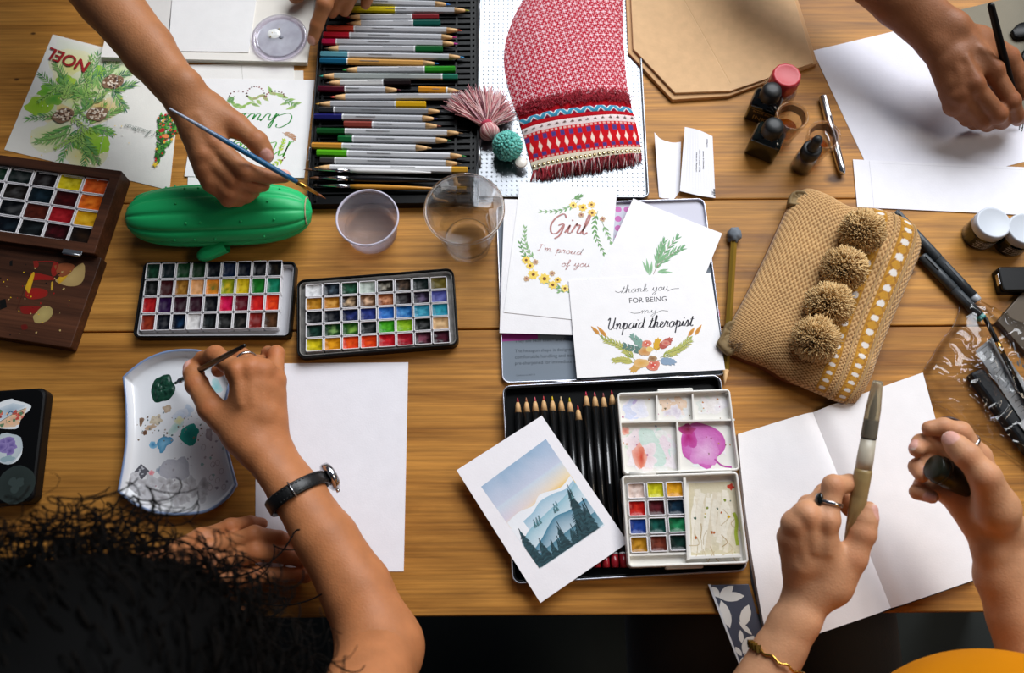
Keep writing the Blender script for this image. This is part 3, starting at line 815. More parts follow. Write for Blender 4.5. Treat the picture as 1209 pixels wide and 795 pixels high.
# ---------------------------------------------------------------- helpers for tins, pans and pencils
def trayshape(b, wd, dp, r, wall, z0, z1, zf, col=None, mi=0, c=(0,0), flare=0.0):
    """open tray: outer wall z0..z1, inner floor at zf"""
    def ring(ins, z, rr): return [(c[0]+p[0], c[1]+p[1], z) for p in rrect(wd-2*ins, dp-2*ins, max(rr, .3), 5)]
    e = min(.8, wall*.4)
    b.loops([ring(flare+e, z0, r-e), ring(flare, z0+e, r), ring(0, z1-e, r), ring(e*.5, z1-.15*e, r), ring(e, z1, r), ring(wall-e, z1, r-wall), ring(wall-.4*e, z1-.15*e, r-wall), ring(wall, z1-e, r-wall), ring(wall+.3, zf, r-wall)], col, mi, smooth=False)
class canvas(Sheet):
    def __init__(s, M, hz, zoom):
        s.M = M; s.Mi = M.inverted(); s.h = hz; s.t = 0; s.zoom = zoom
        s.mb = MB(); s.z = hz-(M.translation.z-TZ)+.05
def flatM(px, h, base, zoom):
    q = [zoom(*p) for p in px]
    M, wd, dp = rect(*q, h=h); M.translation.z = TZ+base
    return M, wd, dp
def paint_patch(b, wd, dp, z, col, col2=None, seed=0, depth=1.2):
    c1 = lin(col); c2 = lin(col2) if col2 else mixc(c1, (1,1,1), .10)
    def fn(a, t):
        x = (a-.5)*wd; y = (t-.5)*dp
        ed = max(abs(a-.5), abs(t-.5))*2
        return (x, y, z - depth*(1-ed**4) + .5*nz(x*.35+seed, y*.35, seed))
    def cf(a, t):
        n = nz(a*4+seed, t*4, seed*.3)
        d = math.hypot(a-.5-.2*nz(seed), t-.5)
        k = max(0, min(1, (1-d*2.6)+n*.9))
        return mixc(mixc(c1, (c1[0]*.35, c1[1]*.35, c1[2]*.35), max(0, min(.6, -n))), c2, k if col2 else k*.5)
    b.grid(fn, 8, 8, cf)
def pan(parent, at, wd, dp, hgt, col, col2, seed, rot=0.0, name='paint_pan', pm='white_plastic'):
    b = MB(); trayshape(b, wd, dp, 1.6, .9, 0, hgt, 1.0)
    o = part(parent, name, b, MATS[pm])
    o.location = Vector(at)*MM; o.rotation_euler.z = rot
    q = MB(); paint_patch(q, wd-2.0, dp-2.0, hgt-1.0, col, col2, seed)
    part(o, 'paint', q, MATS['wet_paint'])
    return o
def bil(c, u_, v_):
    """c = TL,TR,BR,BL"""
    return (c[0]*(1-u_)+c[1]*u_)*(1-v_)+(c[3]*(1-u_)+c[2]*u_)*v_
def pan_grid(t, M, zc, rows, hz, zoom, wd, dp, hgt, base, fill=.95):
    """zc: zoom coords of the corner pans' centres"""
    Mi = M.inverted(); c = [Mi @ P(*zoom(*p), hz) for p in zc]
    nr, nc = len(rows), len(rows[0])
    pw = (c[1]-c[0]).length/(nc-1); pd = (c[3]-c[0]).length/(nr-1)
    d = c[1]-c[0]; rot = math.atan2(d.y, d.x)
    for j, rw in enumerate(rows):
        for i, k in enumerate(rw):
            p = bil(c, i/(nc-1), j/(nr-1)); a = k.split('/')
            pan(t, (p.x, p.y, base), pw*fill, pd*fill, hgt, a[0], a[1] if len(a) > 1 else None, i*3.1+j*7.7, rot)

def pencil(tip, butt, h, label, body='#b9babd', cap=None, caplen=0, lead='#333333', r=3.5, name='coloured_pencil', group='coloured pencils in the wide black tray', h2=None, cone=17, black=False, wood='bare_wood', text=False):
    """tip and butt in picture pixels, axis at height h"""
    a = P(*butt, h); bb = P(*tip, h2 if h2 is not None else h)
    L = (bb-a).length; M = frame(a, bb-a)
    t = thing(name, M, label, 'pencil', group)
    def hexr(x, rr, n=6): return [(x, rr*math.cos(math.pi/6+2*math.pi*i/n), rr*math.sin(math.pi/6+2*math.pi*i/n)) for i in range(n)]
    b = MB(); n = 16 if black else 6
    x0 = caplen if cap else 0
    b.loops([hexr(x0, r, n), hexr(L-cone, r, n), hexr(L-cone-.01, r*.97, n)], lin(body), smooth=black)
    if text:
        b.box((L*.55, 0, r+.02), (L*.18, 1.2, .05), lin('#c9cacc'))
    else:
        b.box((L*.42, -.3, r*.9), (L*.16, 1.5, .25), lin('#5d5e62') if not black else lin('#2a2a2c'))
    part(t, 'barrel', b, MATS['pencil_lacquer'])
    if cap:
        b = MB(); b.loops([hexr(.0, r*.8, n), hexr(.7, r*1.02, n), hexr(caplen, r*1.02, n)], lin(cap), smooth=black)
        b.loops([hexr(caplen, r*1.04, n), hexr(caplen+1.6, r*1.04, n)], lin('#e8e8ea'), smooth=black)
        part(t, 'dipped_end', b, MATS['pencil_lacquer'])
    b = MB(); b.loops([hexr(L-cone, r*.97, 12), hexr(L-cone*.45, r*.62, 12), hexr(L-4.6, r*.36, 12)], None)
    part(t, 'sharpened_wood', b, MATS[wood])
    b = MB(); b.loops([hexr(L-4.7, r*.37, 10), hexr(L-1.2, r*.17, 10), hexr(L, .25, 10)], lin(lead))
    part(t, 'lead', b, MATS['lead'])
    return t

# ---------------------------------------------------------------- wide pencil tray and its silver lid
M, wd, dp = rect((383,-48), (569,-48), (560,238), (360.5,243), h=11); M.translation.z = TZ
tr = thing('pencil_tin', M, 'open black pencil tin full of coloured pencils with its silver dotted lid', 'pencil tin')
b = MB(); trayshape(b, wd, dp, 4, 1.6, 0, 11, 1.2); part(tr, 'base', b, MATS['black_tin'])
mat('black_insert', '#060708', rough=.34, spec=.2)
b = MB(); b.box((0,0,2.4), (wd-4, dp-4, 2.4))
yb = -dp/2+16
ny = int((dp-20)/7.55)
for i in range(ny): b.rbox((0, yb+i*7.55, 4.4), (wd-9, 2.2, 2.6), .8)
for x in (wd/2-8, wd/2-25, -wd/2+8): b.box((x, 0, 4.6), (2.2, dp-14, 3))
part(tr, 'insert', b, MATS['black_insert'])
M2, w2, d2 = rect((567,-48), (756,-48), (762,234), (562,232), h=7)
c0 = M.inverted() @ M2.translation
mat('tin_silver', '#85888c', rough=.3, metal=1, bump=(30,.08,.001))
b = MB(); 
x2 = (M.inverted().to_3x3() @ M2.to_3x3())
tmp = MB(); trayshape(tmp, w2, d2, 7, 1.8, 0, 7, 1.6)
for j in range(int(d2/5.4)-1):
    for i in range(int(w2/5.4)-1):
        x = -w2/2+6+i*5.4; y = -d2/2+6+j*5.4
        tmp.lathe([(1.3,1.55),(.8,1.8),(.2,1.86)], 6, (x,y,0), cap0=False)
rz = math.atan2(x2[1][0], x2[0][0])
o = part(tr, 'lid', tmp, MATS['tin_silver'], 'silver lid with rows of embossed dots'); o.location = (c0.x*MM, c0.y*MM, 0); o.rotation_euler.z = rz
b = MB()
for y in (-dp*.3, dp*.3): b.tube([(wd/2+1, y-16, 4), (wd/2+1, y+16, 4)], 1.7, 8)
part(tr, 'hinge', b, MATS['brushed_metal'])
b = MB(); b.rbox((-wd/2-1, -dp/2+62, 6), (2, 16, 7), .9); part(tr, 'clasp', b, MATS['chrome'])

GB = '#b7b8bc'
PN = [ # tip, butt (zoom 2), cap colour, cap length mm, lead, body, words
((635,18),(150,4),None,0,'#3a7fd0',GB,'with a blue point, farthest whole one in the tray'),
((710,42),(215,36),'#c9b414',60,'#9a9a20',GB,'with long yellow end and olive point'),
((225,68),(590,66),'#7a1c22',30,'#7a1c22',GB,'with dark red end pointing left'),
((228,92),(597,90),'#0f4f46',31,'#8a3a22',GB,'with dark teal end pointing left'),
((680,120),(152,112),'#c2452e',31,'#d4563a',GB,'with orange-red end'),
((660,147),(138,137),'#b8182c',30,'#c0307a',GB,'with crimson end and magenta point'),
((665,172),(133,164),'#c0184a',16,'#c0309a',GB,'with short pink end and magenta point'),
((140,190),(606,193),'#0f5a28',31,'#4a3a2a',GB,'with deep green end pointing left'),
((690,225),(127,213),'#5d9cab',31,'#3f8fc9',GB,'with pale teal end and sky blue point'),
((590,250),(125,238),'#12587a',30,'#1c5fa0','#c9954e','with blue-teal end and golden varnished body'),
((213,274),(655,271),'#28881f',34,'#2a9a3a',GB,'with bright green end and green point facing left'),
((122,298),(665,302),'#1f6a55',17,'#1f8a78','#a3aaa8','with short sea-green end pointing left'),
((145,325),(480,323),'#1a0f0f',30,'#3a2a24','#d4d3d2','short one with black-brown end'),
((443,353),(117,347),'#4d0d22',30,'#5a1a2a',GB,'short one with maroon end'),
((676,356),(510,350),'#d08a24',31,'#c99a5a',GB,'stubby one with orange end'),
((165,380),(690,378),None,0,'#c8402c',GB,'with red point facing left, running under the pink tassel'),
((107,407),(540,409),'#d9a812',33,'#b98a30',GB,'with yellow end pointing left'),
((610,437),(122,430),'#26282c',16,'#3a3a40','#85878c','with dark grey end and grey point'),
((587,465),(102,457),'#1a1a5e',31,'#2a2a5a',GB,'with navy blue end'),
((600,494),(218,486),'#85392f',31,'#7a4030',GB,'with rust brown end'),
((685,522),(112,513),'#0d4a1e',31,'#7a5a3a','#c4c5c9','with bottle green end and brown point'),
((640,551),(195,543),'#0f5c2c',16,'#1f5a34',GB,'with short green end and dark green point'),
((562,580),(92,570),'#c98a34',33,'#c9a070','#c9cacd','with ochre end'),
((697,612),(112,598),'#4fa816',33,'#3a8a4a','#cbccd0','with lime green end and green point'),
((680,641),(125,627),'#3d3a3c',16,'#6a5a4c',GB,'with charcoal end'),
((103,656),(703,666),'#c9962e',17,'#b98a4a','#dedee0','with ochre end pointing left, nearest of the pencils'),
]
for tp, bt, cp, cl, ld, bd, wds in PN:
    pencil(z2(*tp), z2(*bt), 9.2, 'grey coloured pencil '+wds if bd != '#c9954e' else 'coloured pencil '+wds, bd, cp, cl, ld)

def brush(tip, back, h, label, handle, ferrule='#c9cacc', lens=(12, 28), rad=2.4, bcol='#5a3418', h2=None, group=None, tail=None, taper=.55, tailcol=None, belly=1.15, ferr2=None, cat='paintbrush'):
    a = P(*back, h2 if h2 is not None else h); bb = P(*tip, h)
    L = (bb-a).length; M = frame(a, bb-a)
    t = thing('paintbrush', M, label, cat, group)
    hl = L-lens[0]-lens[1]
    def rg(x, r, n=14): return [(x, r*math.cos(2*math.pi*i/n), r*math.sin(2*math.pi*i/n)) for i in range(n)]
    b = MB()
    xs = [0, .6, hl*.2, hl*.45, hl*.7, hl*.9, hl]; rs = [rad*taper*.5, rad*taper*.75, rad*(taper+.15), rad, rad*belly, rad*1.02, rad*.85]
    cs = [lin(handle)]*7
    if tailcol: cs = [lin(tailcol)]*2+[mixc(lin(tailcol), lin(handle), .3)]+[lin(handle)]*4
    b.loops([rg(x, r) for x, r in zip(xs, rs)], cs)
    part(t, 'handle', b, MATS['pencil_lacquer'])
    b = MB(); b.loops([rg(hl-1, rad*.9), rg(hl+lens[1]*.3, rad*.9), rg(hl+lens[1]*.32, rad*.98), rg(hl+lens[1]*.38, rad*.85), rg(hl+lens[1], rad*.5)], lin(ferrule))
    part(t, 'ferrule', b, ferr2 or MATS['chrome'])
    b = MB(); b.loops([rg(hl+lens[1]-.5, rad*.48, 10), rg(hl+lens[1]+lens[0]*.35, rad*.55, 10), rg(hl+lens[1]+lens[0]*.7, rad*.3, 10), rg(L, .12, 10)], lin(bcol))
    part(t, 'bristles', b, MATS['bristle'])
    return t
mat('gold_ferrule', '#d09a46', rough=.3, metal=1)
g = 'brushes lying in the wide pencil tray'
brush(z2(60,664), z2(560,676), 11.5, 'white-grey handled brush with a fine brown tip at the tray edge', '#d5d4d2', lens=(9,40), rad=2.2, group=g)
brush(z2(78,697), z2(600,706), 9.5, 'thick black handled brush with silver ferrule in the pencil tray', '#0b0c0f', lens=(12,30), rad=3.4, group=g)
brush(z2(92,726), z2(575,738), 9, 'golden wood handled brush with silver ferrule nearest the tray edge', '#c2852c', lens=(6,34), rad=2.6, group=g, bcol='#2a1c12')

# ---------------------------------------------------------------- two black tins of half pans
M, wd, dp = rect((169,310.6), (347.5,307.9), (344.7,399), (158,397.8), h=10); M.translation.z = TZ
ta = thing('paint_tin', M, 'black watercolour tin of thirty-six pans below the green cactus case', 'paint set')
b = MB(); trayshape(b, wd, dp, 6, 1.6, 0, 11, 1.5); part(ta, 'tin', b, MATS['black_tin'])
b = MB(); trayshape(b, wd-4.5, dp-4.5, 4, 1.5, 1.6, 8, 2.4); part(ta, 'insert', b, MATS['grey_plastic'], 'grey plastic insert')
pan_grid(ta, M, [(149,437),(668,425),(652,645),(127,656)], [
 ['#0f2a1c/#1d4a34','#0b1c20','#123f1f','#123016','#070a14','#0a1c3a','#080d1e','#06080f','#08090d/#2c2418'],
 ['#0a0c0c','#3c0d10','#8a5a1a/#b9863a','#e8a468/#f0b888','#e58a2a/#3a6a2a','#8f9a1a/#d8b82a','#c9aa12/#e0c42a','#12641c/#1f7a28','#0f6a4a/#1c7f62'],
 ['#9a1018/#c22a2a','#2a0c3c','#2a0818','#300a1c','#070810','#c00d3e/#d8205a','#5f0a1a','#b8141a/#d02a22','#cf3012/#e04a1c'],
 ['#7a2416/#8a341c','#080c18','#060c1c/#1b3a5a','#cfcccb/#e6e4e3','#0a0c0e/#2a3234','#0a0a0a','#0c0c0c/#3a3632','#7a1c18','#3a2414/#5a3a24']],
 9, z7, 16, 19, 8.2, 2.6, .955)

M, wd, dp = rect((351.4,330), (536,317.4), (541.3,407), (349.5,424.3), h=10); M.translation.z = TZ
tbx = thing('paint_tin', M, 'black watercolour tin of forty pans below the clear cup and glass', 'paint set')
b = MB(); trayshape(b, wd, dp, 8, 1.6, 0, 11, 1.5); part(tbx, 'tin', b, MATS['black_tin'])
mat('tin_inside', '#8d8a86', rough=.4, var=(120,.4))
b = MB(); trayshape(b, wd-4.5, dp-4.5, 6, 1.0, 1.6, 9, 2.4); part(tbx, 'lining', b, MATS['tin_inside'], 'pale scuffed tin lining')
pan_grid(tbx, M, [(130,488),(597,460),(608,662),(132,692)], [
 ['#c9cacb/#e2e2e2','#0d141c/#4a5a66','#12301f/#2d5a44','#a3ada4/#c2cac2','#1c1812/#b0a898','#1a1410/#6a5444','#0c1a18','#5a4e1a/#6e6228'],
 ['#a06a14/#b8822a','#9a6012/#d09a4a','#2a1c12/#d0b08a','#5a3a24/#e0b898','#7a3c18/#e0a07a','#14080f','#1a1220/#6a5a7c','#4a4f9a/#6a70b4'],
 ['#05070c','#070a14','#0a1230/#2a3470','#16205c/#3a4a98','#1f58a8/#4a8ad0','#1c5a9c/#4a90c8','#2a84a0/#4aa8c0','#1a86a0/#3aa8b8'],
 ['#08201a/#1a3a30','#0c3014/#7aa05a','#1c4a14/#8ab84a','#060e10','#2a8a12/#5ab82a','#6a9a10/#98c02a','#060c08','#c9a070/#dab88a'],
 ['#a89a10/#d8c41a','#c07a0c/#e09a1a','#d0380c/#e0561a','#c83008/#e04a14','#a8101a/#c42028','#8a0c1c/#b01a2c','#2a0612/#8a4a5c','#20040e/#4a1424']],
 9.5, z8, 19, 15.5, 8.4, 2.6, .96)

# ---------------------------------------------------------------- wooden paint box
wbx = wood_material('walnut_box', 5.2, '#5b3420', '#2f190d')
M, wd, dp = rect(z6(-290,5), z6(437,93), z6(345,402), z6(-385,294), h=22); M.translation.z = TZ
wb = thing('paint_box', M, 'dark walnut paint box with square pans and a paint-stained open lid', 'paint set')
b = MB(); trayshape(b, wd, dp, 2.0, 11, 0, 22, 8); part(wb, 'tray', b, wbx)
b = MB(); trayshape(b, wd-22.6, dp-22.6, 1, 1.6, 8.2, 17, 9); part(wb, 'lining', b, MATS['white_plastic'], 'white lining')
pan_grid(wb, M, [(-105,92),(345,154),(298,331),(-155,265)], [
 ['#0a1a10','#0c2a18','#0a1614','#140c0c','#c9b414/#d8c83a','#c24a14/#d86a2a'],
 ['#080808','#060a0a','#120c08','#08141a/#1a2a34','#2c0808/#4a1010','#d05a10/#e07a24'],
 ['#0a0a0a','#0a0d10','#06090d','#3c140c/#5a2418','#8a1018/#b82a30','#c9920f/#e0b02a'],
 ['#080808','#0a0c0f','#070b12/#1c2830','#0a0c0d/#22282a','#200608/#4a1018','#140c08/#2c1c10']],
 17, z6, 17, 17, 9, 9.2, .95)
M2, w2, d2 = rect(z6(-390,300), z6(350,412), z6(272,736), z6(-452,628), h=13)
Mi = M.inverted(); c0 = Mi @ M2.translation; x2 = Mi.to_3x3() @ M2.to_3x3(); rz = math.atan2(x2[1][0], x2[0][0])
b = MB(); b.rbox((0,0,6.5), (w2, d2, 13), 1.5)
ld = part(wb, 'lid', b, wbx); ld.location = (c0.x*MM, c0.y*MM, 0); ld.rotation_euler.z = rz
M2.translation.z = TZ
cv = canvas(M2, 13, z6)
u = cv.uv
for pts, k in (([(120,425),(135,422),(140,440),(125,450)],'#7a1a12'),([(195,425),(212,432),(205,470),(190,478),(185,455)],'#8a1a14'),([(110,470),(125,465),(190,480),(195,492),(130,492),(108,500)],'#8a1612'),([(95,525),(130,520),(170,530),(165,552),(120,562),(92,552)],'#8e1712'),([(72,590),(95,585),(145,588),(150,605),(110,615),(80,612)],'#7a1210'),([(75,655),(95,652),(100,668),(80,672)],'#5a100c'),([(200,490),(240,470),(300,430),(305,480),(285,510),(245,514),(205,500)],'#b0955f'),([(118,625),(150,590),(180,588),(192,610),(170,640),(130,648)],'#a8955c'),([(205,490),(230,465),(245,475),(215,505)],'#c99a24'),([(90,520),(100,495),(118,465),(125,470),(115,510),(105,540)],'#d0a11c'),([(185,500),(192,498),(190,525),(184,528)],'#c09a30'),([(195,440),(235,430),(270,440),(250,470),(215,480)],'#8a4a2a')):
    q = cr([u(*p) for p in pts]+[u(*pts[0])], 3)[:-1]; cv.poly(q, G(k), None, mixc(G(k), G('#4a2a18'), .25))
for i in range(40): cv.blob(u(R(0,260), R(430,690)), R(.3,1.0), None, G(rnd.choice(['#c9a11c','#8a1612','#120c0a','#b0955f'])), None, .4, 0, 7)
for pts in ([(0,565),(20,560),(25,590),(0,600)],[(35,425),(45,420),(45,440),(35,440)]): cv.poly([u(*p) for p in pts], G('#0c0a08'))
cv.stroke([u(120,425), u(205,430), u(185,492)], 1.0, G('#7a1a12')); cv.stroke([u(60,600), u(90,520), u(110,470)], .5, G('#3a140c')); 
q = part(ld, 'paint_stain', cv.mb, MATS['painted'], 'red, yellow and cream dried paint')
b = MB(); hc = Mi @ P(*z6(262,388), 22); b.rbox((hc.x, hc.y-1, 21.8), (20, 5, 1), .5); b.tube([(hc.x-9, hc.y-3, 21), (hc.x+9, hc.y-3, 21)], 1.5, 8)
part(wb, 'hinge', b, MATS['brushed_metal'])

# ---------------------------------------------------------------- middle tin: lid under the cards, black pencils in the base
M, wd, dp = flatM([(180,42),(925,8),(988,664),(210,712)], 12, 0, z14)
mt = thing('pencil_tin', M, 'grey open tin holding black pencils, its lid under the greeting cards', 'pencil tin')
mat('tin_rim', '#b9bac4', rough=.3, metal=.9)
mat('tin_grey', '#6f7a86', rough=.42, coat=.2)
b = MB(); trayshape(b, wd, dp, 8, 1.5, 0, 12, 1.2); part(mt, 'base', b, MATS['tin_rim'])
b = MB(); trayshape(b, wd-3.4, dp-3.4, 6, 1.6, 1.3, 11, 3); part(mt, 'insert', b, MATS['black_insert'], 'black inner tray')
M2, w2, d2 = flatM([(14,125),(773,106),(848,740),(42,776)], 5, 0, z9)
Mi = M.inverted(); c0 = Mi @ M2.translation; x2 = Mi.to_3x3() @ M2.to_3x3(); rz = math.atan2(x2[1][0], x2[0][0])
b = MB(); trayshape(b, w2, d2, 8, 1.4, 0, 5.0, 1.4, None, 0)
ld = part(mt, 'lid', b, MATS['tin_rim']); ld.location = (c0.x*MM, c0.y*MM, 0); ld.rotation_euler.z = rz
b = MB(); b.prism(rrect(w2-3.4, d2-3.4, 6), 1.42, 1.6, lin('#6f7a86'))
cv = canvas(M2, 1.6, z9); u = cv.uv; cv.mb = b; cv.z = 1.66
tc = G('#2f3742')
cv.text('They are Non toxic* and Acid', u(85,626), u(290,618), tc)
cv.text('The hexagon shape is designed for', u(85,662), u(322,654), tc); cv.text('comfortable handling and easy', u(85,684), u(305,676), tc); cv.text('pre-sharpened for immediate use', u(85,706), u(320,698), tc)
cv.text('Conforms to EN71-3', u(90,747), u(158,744), tc)
mg = G('#9a2a86')
cv.poly([u(*p) for p in ((34,592),(168,590),(168,612),(120,618),(34,622))], mg); cv.poly([u(34,560), u(44,560), u(46,622), u(34,622)], mg)
cv.poly([u(*p) for p in ((806,508),(822,506),(826,530),(812,532))], G('#c23a7a'))
pg = G('#c7c6d4')
cv.poly([u(*p) for p in ((430,118),(765,112),(790,330),(440,330))], pg)
for i in range(5):
    for j in range(5): cv.blob(u(458+j*32-(i%2)*0, 145+i*34), 3.6, None, G('#c25aa8'), None, .02, 0, 14)
part(ld, 'printed_liner', b, MATS['print'], 'grey printed liner with a magenta strip')
b = MB()
for k in (.25, .75):
    a = bil([Mi@P(*z9(42,778),3), Mi@P(*z9(848,742),3)]*2, k, 0); b.tube([(a.x-22, a.y, 4), (a.x+22, a.y, 4)], 1.6, 8)
part(mt, 'hinge', b, MATS['brushed_metal'])
TP = [(230,85,'#b3243a','crimson'),(259,84,'#a86a4a','tan'),(288,82,'#c44a5a','rose'),(317,79,'#b83a3a','red'),(346,80,'#d9b41a','yellow'),(375,80,'#c9b08a','cream'),(404,84,'#d6c222','lemon yellow'),(432,110,'#c8383a','scarlet'),(459,64,'#c0284a','magenta red'),(488,66,'#d05a6a','pink'),(517,68,'#8a4a4a','brown red'),(545,60,'#b01c34','deep crimson')]
ordn = ['first','second','third','fourth','fifth','sixth','seventh','eighth, set lower','ninth','tenth','eleventh','twelfth']
for i, (x, y, k, wd_) in enumerate(TP):
    pencil(z14(x, y), z14(x+26+(x-230)*.05, 655), 8.2, 'black pencil with a %s point, %s from the left in the middle tin' % (wd_, ordn[i]), '#0a0b0c', '#8c1420' if i > 7 else None, 12, k, 3.5, 'colour_pencil', 'black pencils in the middle tin', None, 15, True, text=(i == 10))

# ---------------------------------------------------------------- folding white watercolour palette
M, wd, dp = flatM([(583,345),(975,332),(1000,640),(597,655)], 25, 12.2, z14)
pl = thing('watercolour_palette', M, 'white folding watercolour palette with twelve pans lying on the black pencil tin', 'paint set')
mat('palette_white', '#e6e3dc', rough=.3, coat=.3, var=(40,.05))
PW = MATS['palette_white']
b = MB(); trayshape(b, wd, dp, 4, 2.2, 0, 12.5, 5)
Mi = M.inverted()
def lq(x, y, h): return Mi @ P(*z14(x, y), h)
def wall(bm, a, c, h, z0, z1, t=1.4):
    p, q = lq(*a, h), lq(*c, h); d = q-p; ang = math.atan2(d.y, d.x); m = (p+q)/2
    bm.box((m.x, m.y, (z0+z1)/2), (d.length, t, z1-z0), None, 0, ang)
wall(b, (790,352), (803,628), 24, 4, 11.5, 2.4); wall(b, (603,612), (800,606), 22, 4, 9, 2)
wall(b, (800,622), (980,615), 22, 4, 10.5, 2)
part(pl, 'base', b, PW)
pan_grid(pl, M, [(628,396),(757,392),(769,570),(638,577)], [['#c9b0a4/#e0cfc6','#b8b418/#d8d42a','#c98a12/#e0a828'],['#a8140f/#c83020','#3a0c12/#5a1a22','#081a28/#123044'],['#12307a/#2a4a98','#0a3a34/#1a5a50','#0f5a34/#2a8a58'],['#9a6a12/#c08a2a','#5a2418/#7a3a2a','#08201c/#143830']], 22, z14, 16, 16, 6.5, 3.4, .9)
cv = canvas(M, 12.2+5, z14); u = cv.uv
cv.poly([u(*p) for p in ((803,372),(965,364),(976,606),(812,614))], G('#e6dfcc'), None, G('#cfc4a4'))
for i in range(26):
    x = R(820,950); cv.stroke([u(x, R(385,430)), u(x+R(-20,14), 480), u(x+R(-24,20), R(540,605))], R(2,6), mixc(G('#efe9da'), G('#c9b68e'), R(0,.6)))
for i in range(14):
    x = R(815,965); y = R(420,600); cv.stroke([u(x, y), u(x+R(-20,20), y+R(20,40)), u(x+R(-30,30), y+R(40,60))], R(.4,1.0), mixc(G('#a88c5c'), G('#d9ccae'), R(0,.8)))
cv.stroke([u(955,470), u(965,500), u(962,540), u(968,580)], 3, G('#9aa83a')); cv.blob(u(945,385), 3, 3, G('#c8402c'), None, .4)
for i in range(14): cv.blob(u(R(815,960), R(375,605)), R(.4,1.4), None, G(rnd.choice(['#c9a81c','#7a8a2a','#b0602a','#3a5a4a'])), None, .5, 0, 7)
part(pl, 'mixing_smears', cv.mb, MATS['wet_paint'], 'brown-cream dried paint')
M2, w2, d2 = flatM([(566,68),(948,55),(970,328),(582,342)], 21, 12.2, z14)
c0 = Mi @ M2.translation; x2 = Mi.to_3x3() @ M2.to_3x3(); rz = math.atan2(x2[1][0], x2[0][0])
b = MB(); trayshape(b, w2, d2, 4, 2.0, 0, 9, 2.5)
lid = part(pl, 'lid', b, PW); lid.location = (c0.x*MM, c0.y*MM, 0); lid.rotation_euler.z = rz
Mi = M2.inverted(); b = MB()
wall(b, (572,166), (958,158), 20, 2.4, 7.6, 1.8); wall(b, (697,76), (700,164), 20, 2.4, 7.2, 1.6); wall(b, (817,70), (821,160), 20, 2.4, 7.2, 1.6); wall(b, (765,166), (774,338), 20, 2.4, 7.6, 1.8)
part(lid, 'divider', b, PW)
cv = canvas(M2, 12.2+2.5, z14); u = cv.uv
def wash(box, n, ks, rr):
    for i in range(n):
        k = G(rnd.choice(ks)); r_ = R(*rr); m = r_*3.4
        x = R(min(box[0]+m, (box[0]+box[2])/2), max(box[2]-m, (box[0]+box[2])/2)); y = R(min(box[1]+m, (box[1]+box[3])/2), max(box[3]-m, (box[1]+box[3])/2))
        cv.blob(u(x, y), r_, r_*R(.5,.9), mixc(k, G('#eee9ea'), .35), mixc(k, G('#eee9ea'), rnd.choice([.1,.8,.8])), .45, R(0,3), 22)
wash((580,84,692,160), 12, ['#b9a8d8','#cfc4e4','#9a88c8','#c9d0e8','#dcd4ec'], (5,10)); wash((704,80,812,156), 14, ['#d8a878','#c8b0a8','#a8b8b0','#e0c0a0','#b0a0b8'], (4,9)); wash((824,76,942,152), 10, ['#d4d8d0','#c0ccc0','#d8d0c8','#e2dde0'], (5,10))
wash((582,176,762,334), 26, ['#e0b8c0','#d8c0d8','#c8d8c4','#e8c8b8','#d0c0d8','#e6d4dc','#c4dcd0'], (6,15)); wash((778,170,956,330), 8, ['#c8e0d0','#b8d8c8','#e0d8e0'], (6,12))
cv.blob(u(640,280), 6, 11, G('#d8604a'), G('#e8b0a0'), .4); cv.blob(u(645,285), 3, 7, G('#c8402c'), G('#e08a70'), .5)
cv.blob(u(848,250), 20, 21, G('#d493c9'), G('#c158a8'), .18, 0, 30); cv.blob(u(858,265), 15, 15, G('#e2b4d8'), G('#cf80bf'), .3, 0, 24); cv.blob(u(802,215), 7, 11, G('#a8186a'), G('#c050a0'), .4); cv.blob(u(800,190), 7, 5, G('#7a1030'), G('#b04080'), .4)
cv.stroke([u(890,290), u(915,312), u(948,318)], 1.6, G('#b04a9a')); cv.blob(u(592,196), 4, 4.5, G('#d87a6a'), G('#e8b8a8'), .3)
for i in range(40): cv.blob(u(R(580,955), R(80,330)), R(.3,1.1), None, G(rnd.choice(['#c08a5a','#b05a8a','#8a9ab0','#7a6a4a'])), None, .4, 0, 7)
part(lid, 'mixing_washes', cv.mb, MATS['wet_paint'], 'pink, violet and peach watercolour washes')
b = MB(); Mi = M.inverted()
for k in (650, 905):
    b = MB(); p = lq(k, 338, 22); b.tube([(p.x-12, p.y, 9), (p.x+12, p.y, 9)], 2.0, 8); part(pl, 'hinge', b, PW)
for x, y, oy in ((760, 60, 0), (790, 644, -1)):
    b = MB(); p = lq(x, y, 22); b.rbox((p.x, p.y+oy, 5.5), (34, 5, 6), 1.5); part(pl, 'latch', b, PW)

# ---------------------------------------------------------------- white ceramic palette dish
out = [(478,150),(520,112),(570,78),(640,50),(720,40),(800,48),(862,84),(908,160),(888,240),(880,310),(882,380),(900,460),(930,572),(890,628),(810,680),(700,693),(600,684),(520,650),(458,600),(476,500),(489,400),(490,300),(486,220)]
zz = [P(*z12(*p), 11) for p in out]; ctr = sum(zz, Vector())/len(zz)
M = frame(ctr, (1,0,0)); M.translation.z = TZ; Mi = M.inverted()
base = [(Mi@p) for p in zz]; base = [Vector((p.x, p.y)) for p in base]
cl = []
corners = (0, 7, 12, 18)
segs = [(0,7),(7,12),(12,18),(18,23)]
for a, c in segs:
    seg = [base[i % 23] for i in range(a, c+1)]; cl += cr(seg, 5)[:-1]
def offs(k):
    n = len(cl); o = []
    for i, p in enumerate(cl):
        t = cl[(i+1) % n]-cl[i-1]; t.normalize(); nn = Vector((-t.y, t.x)); 
        if nn.dot(-p) < 0: nn = -nn
        o.append(p+nn*k)
    return o
def rg(k, z): return [(p.x, p.y, z) for p in offs(k)]
mat('ceramic', vc=True, rough=.22, coat=.5)
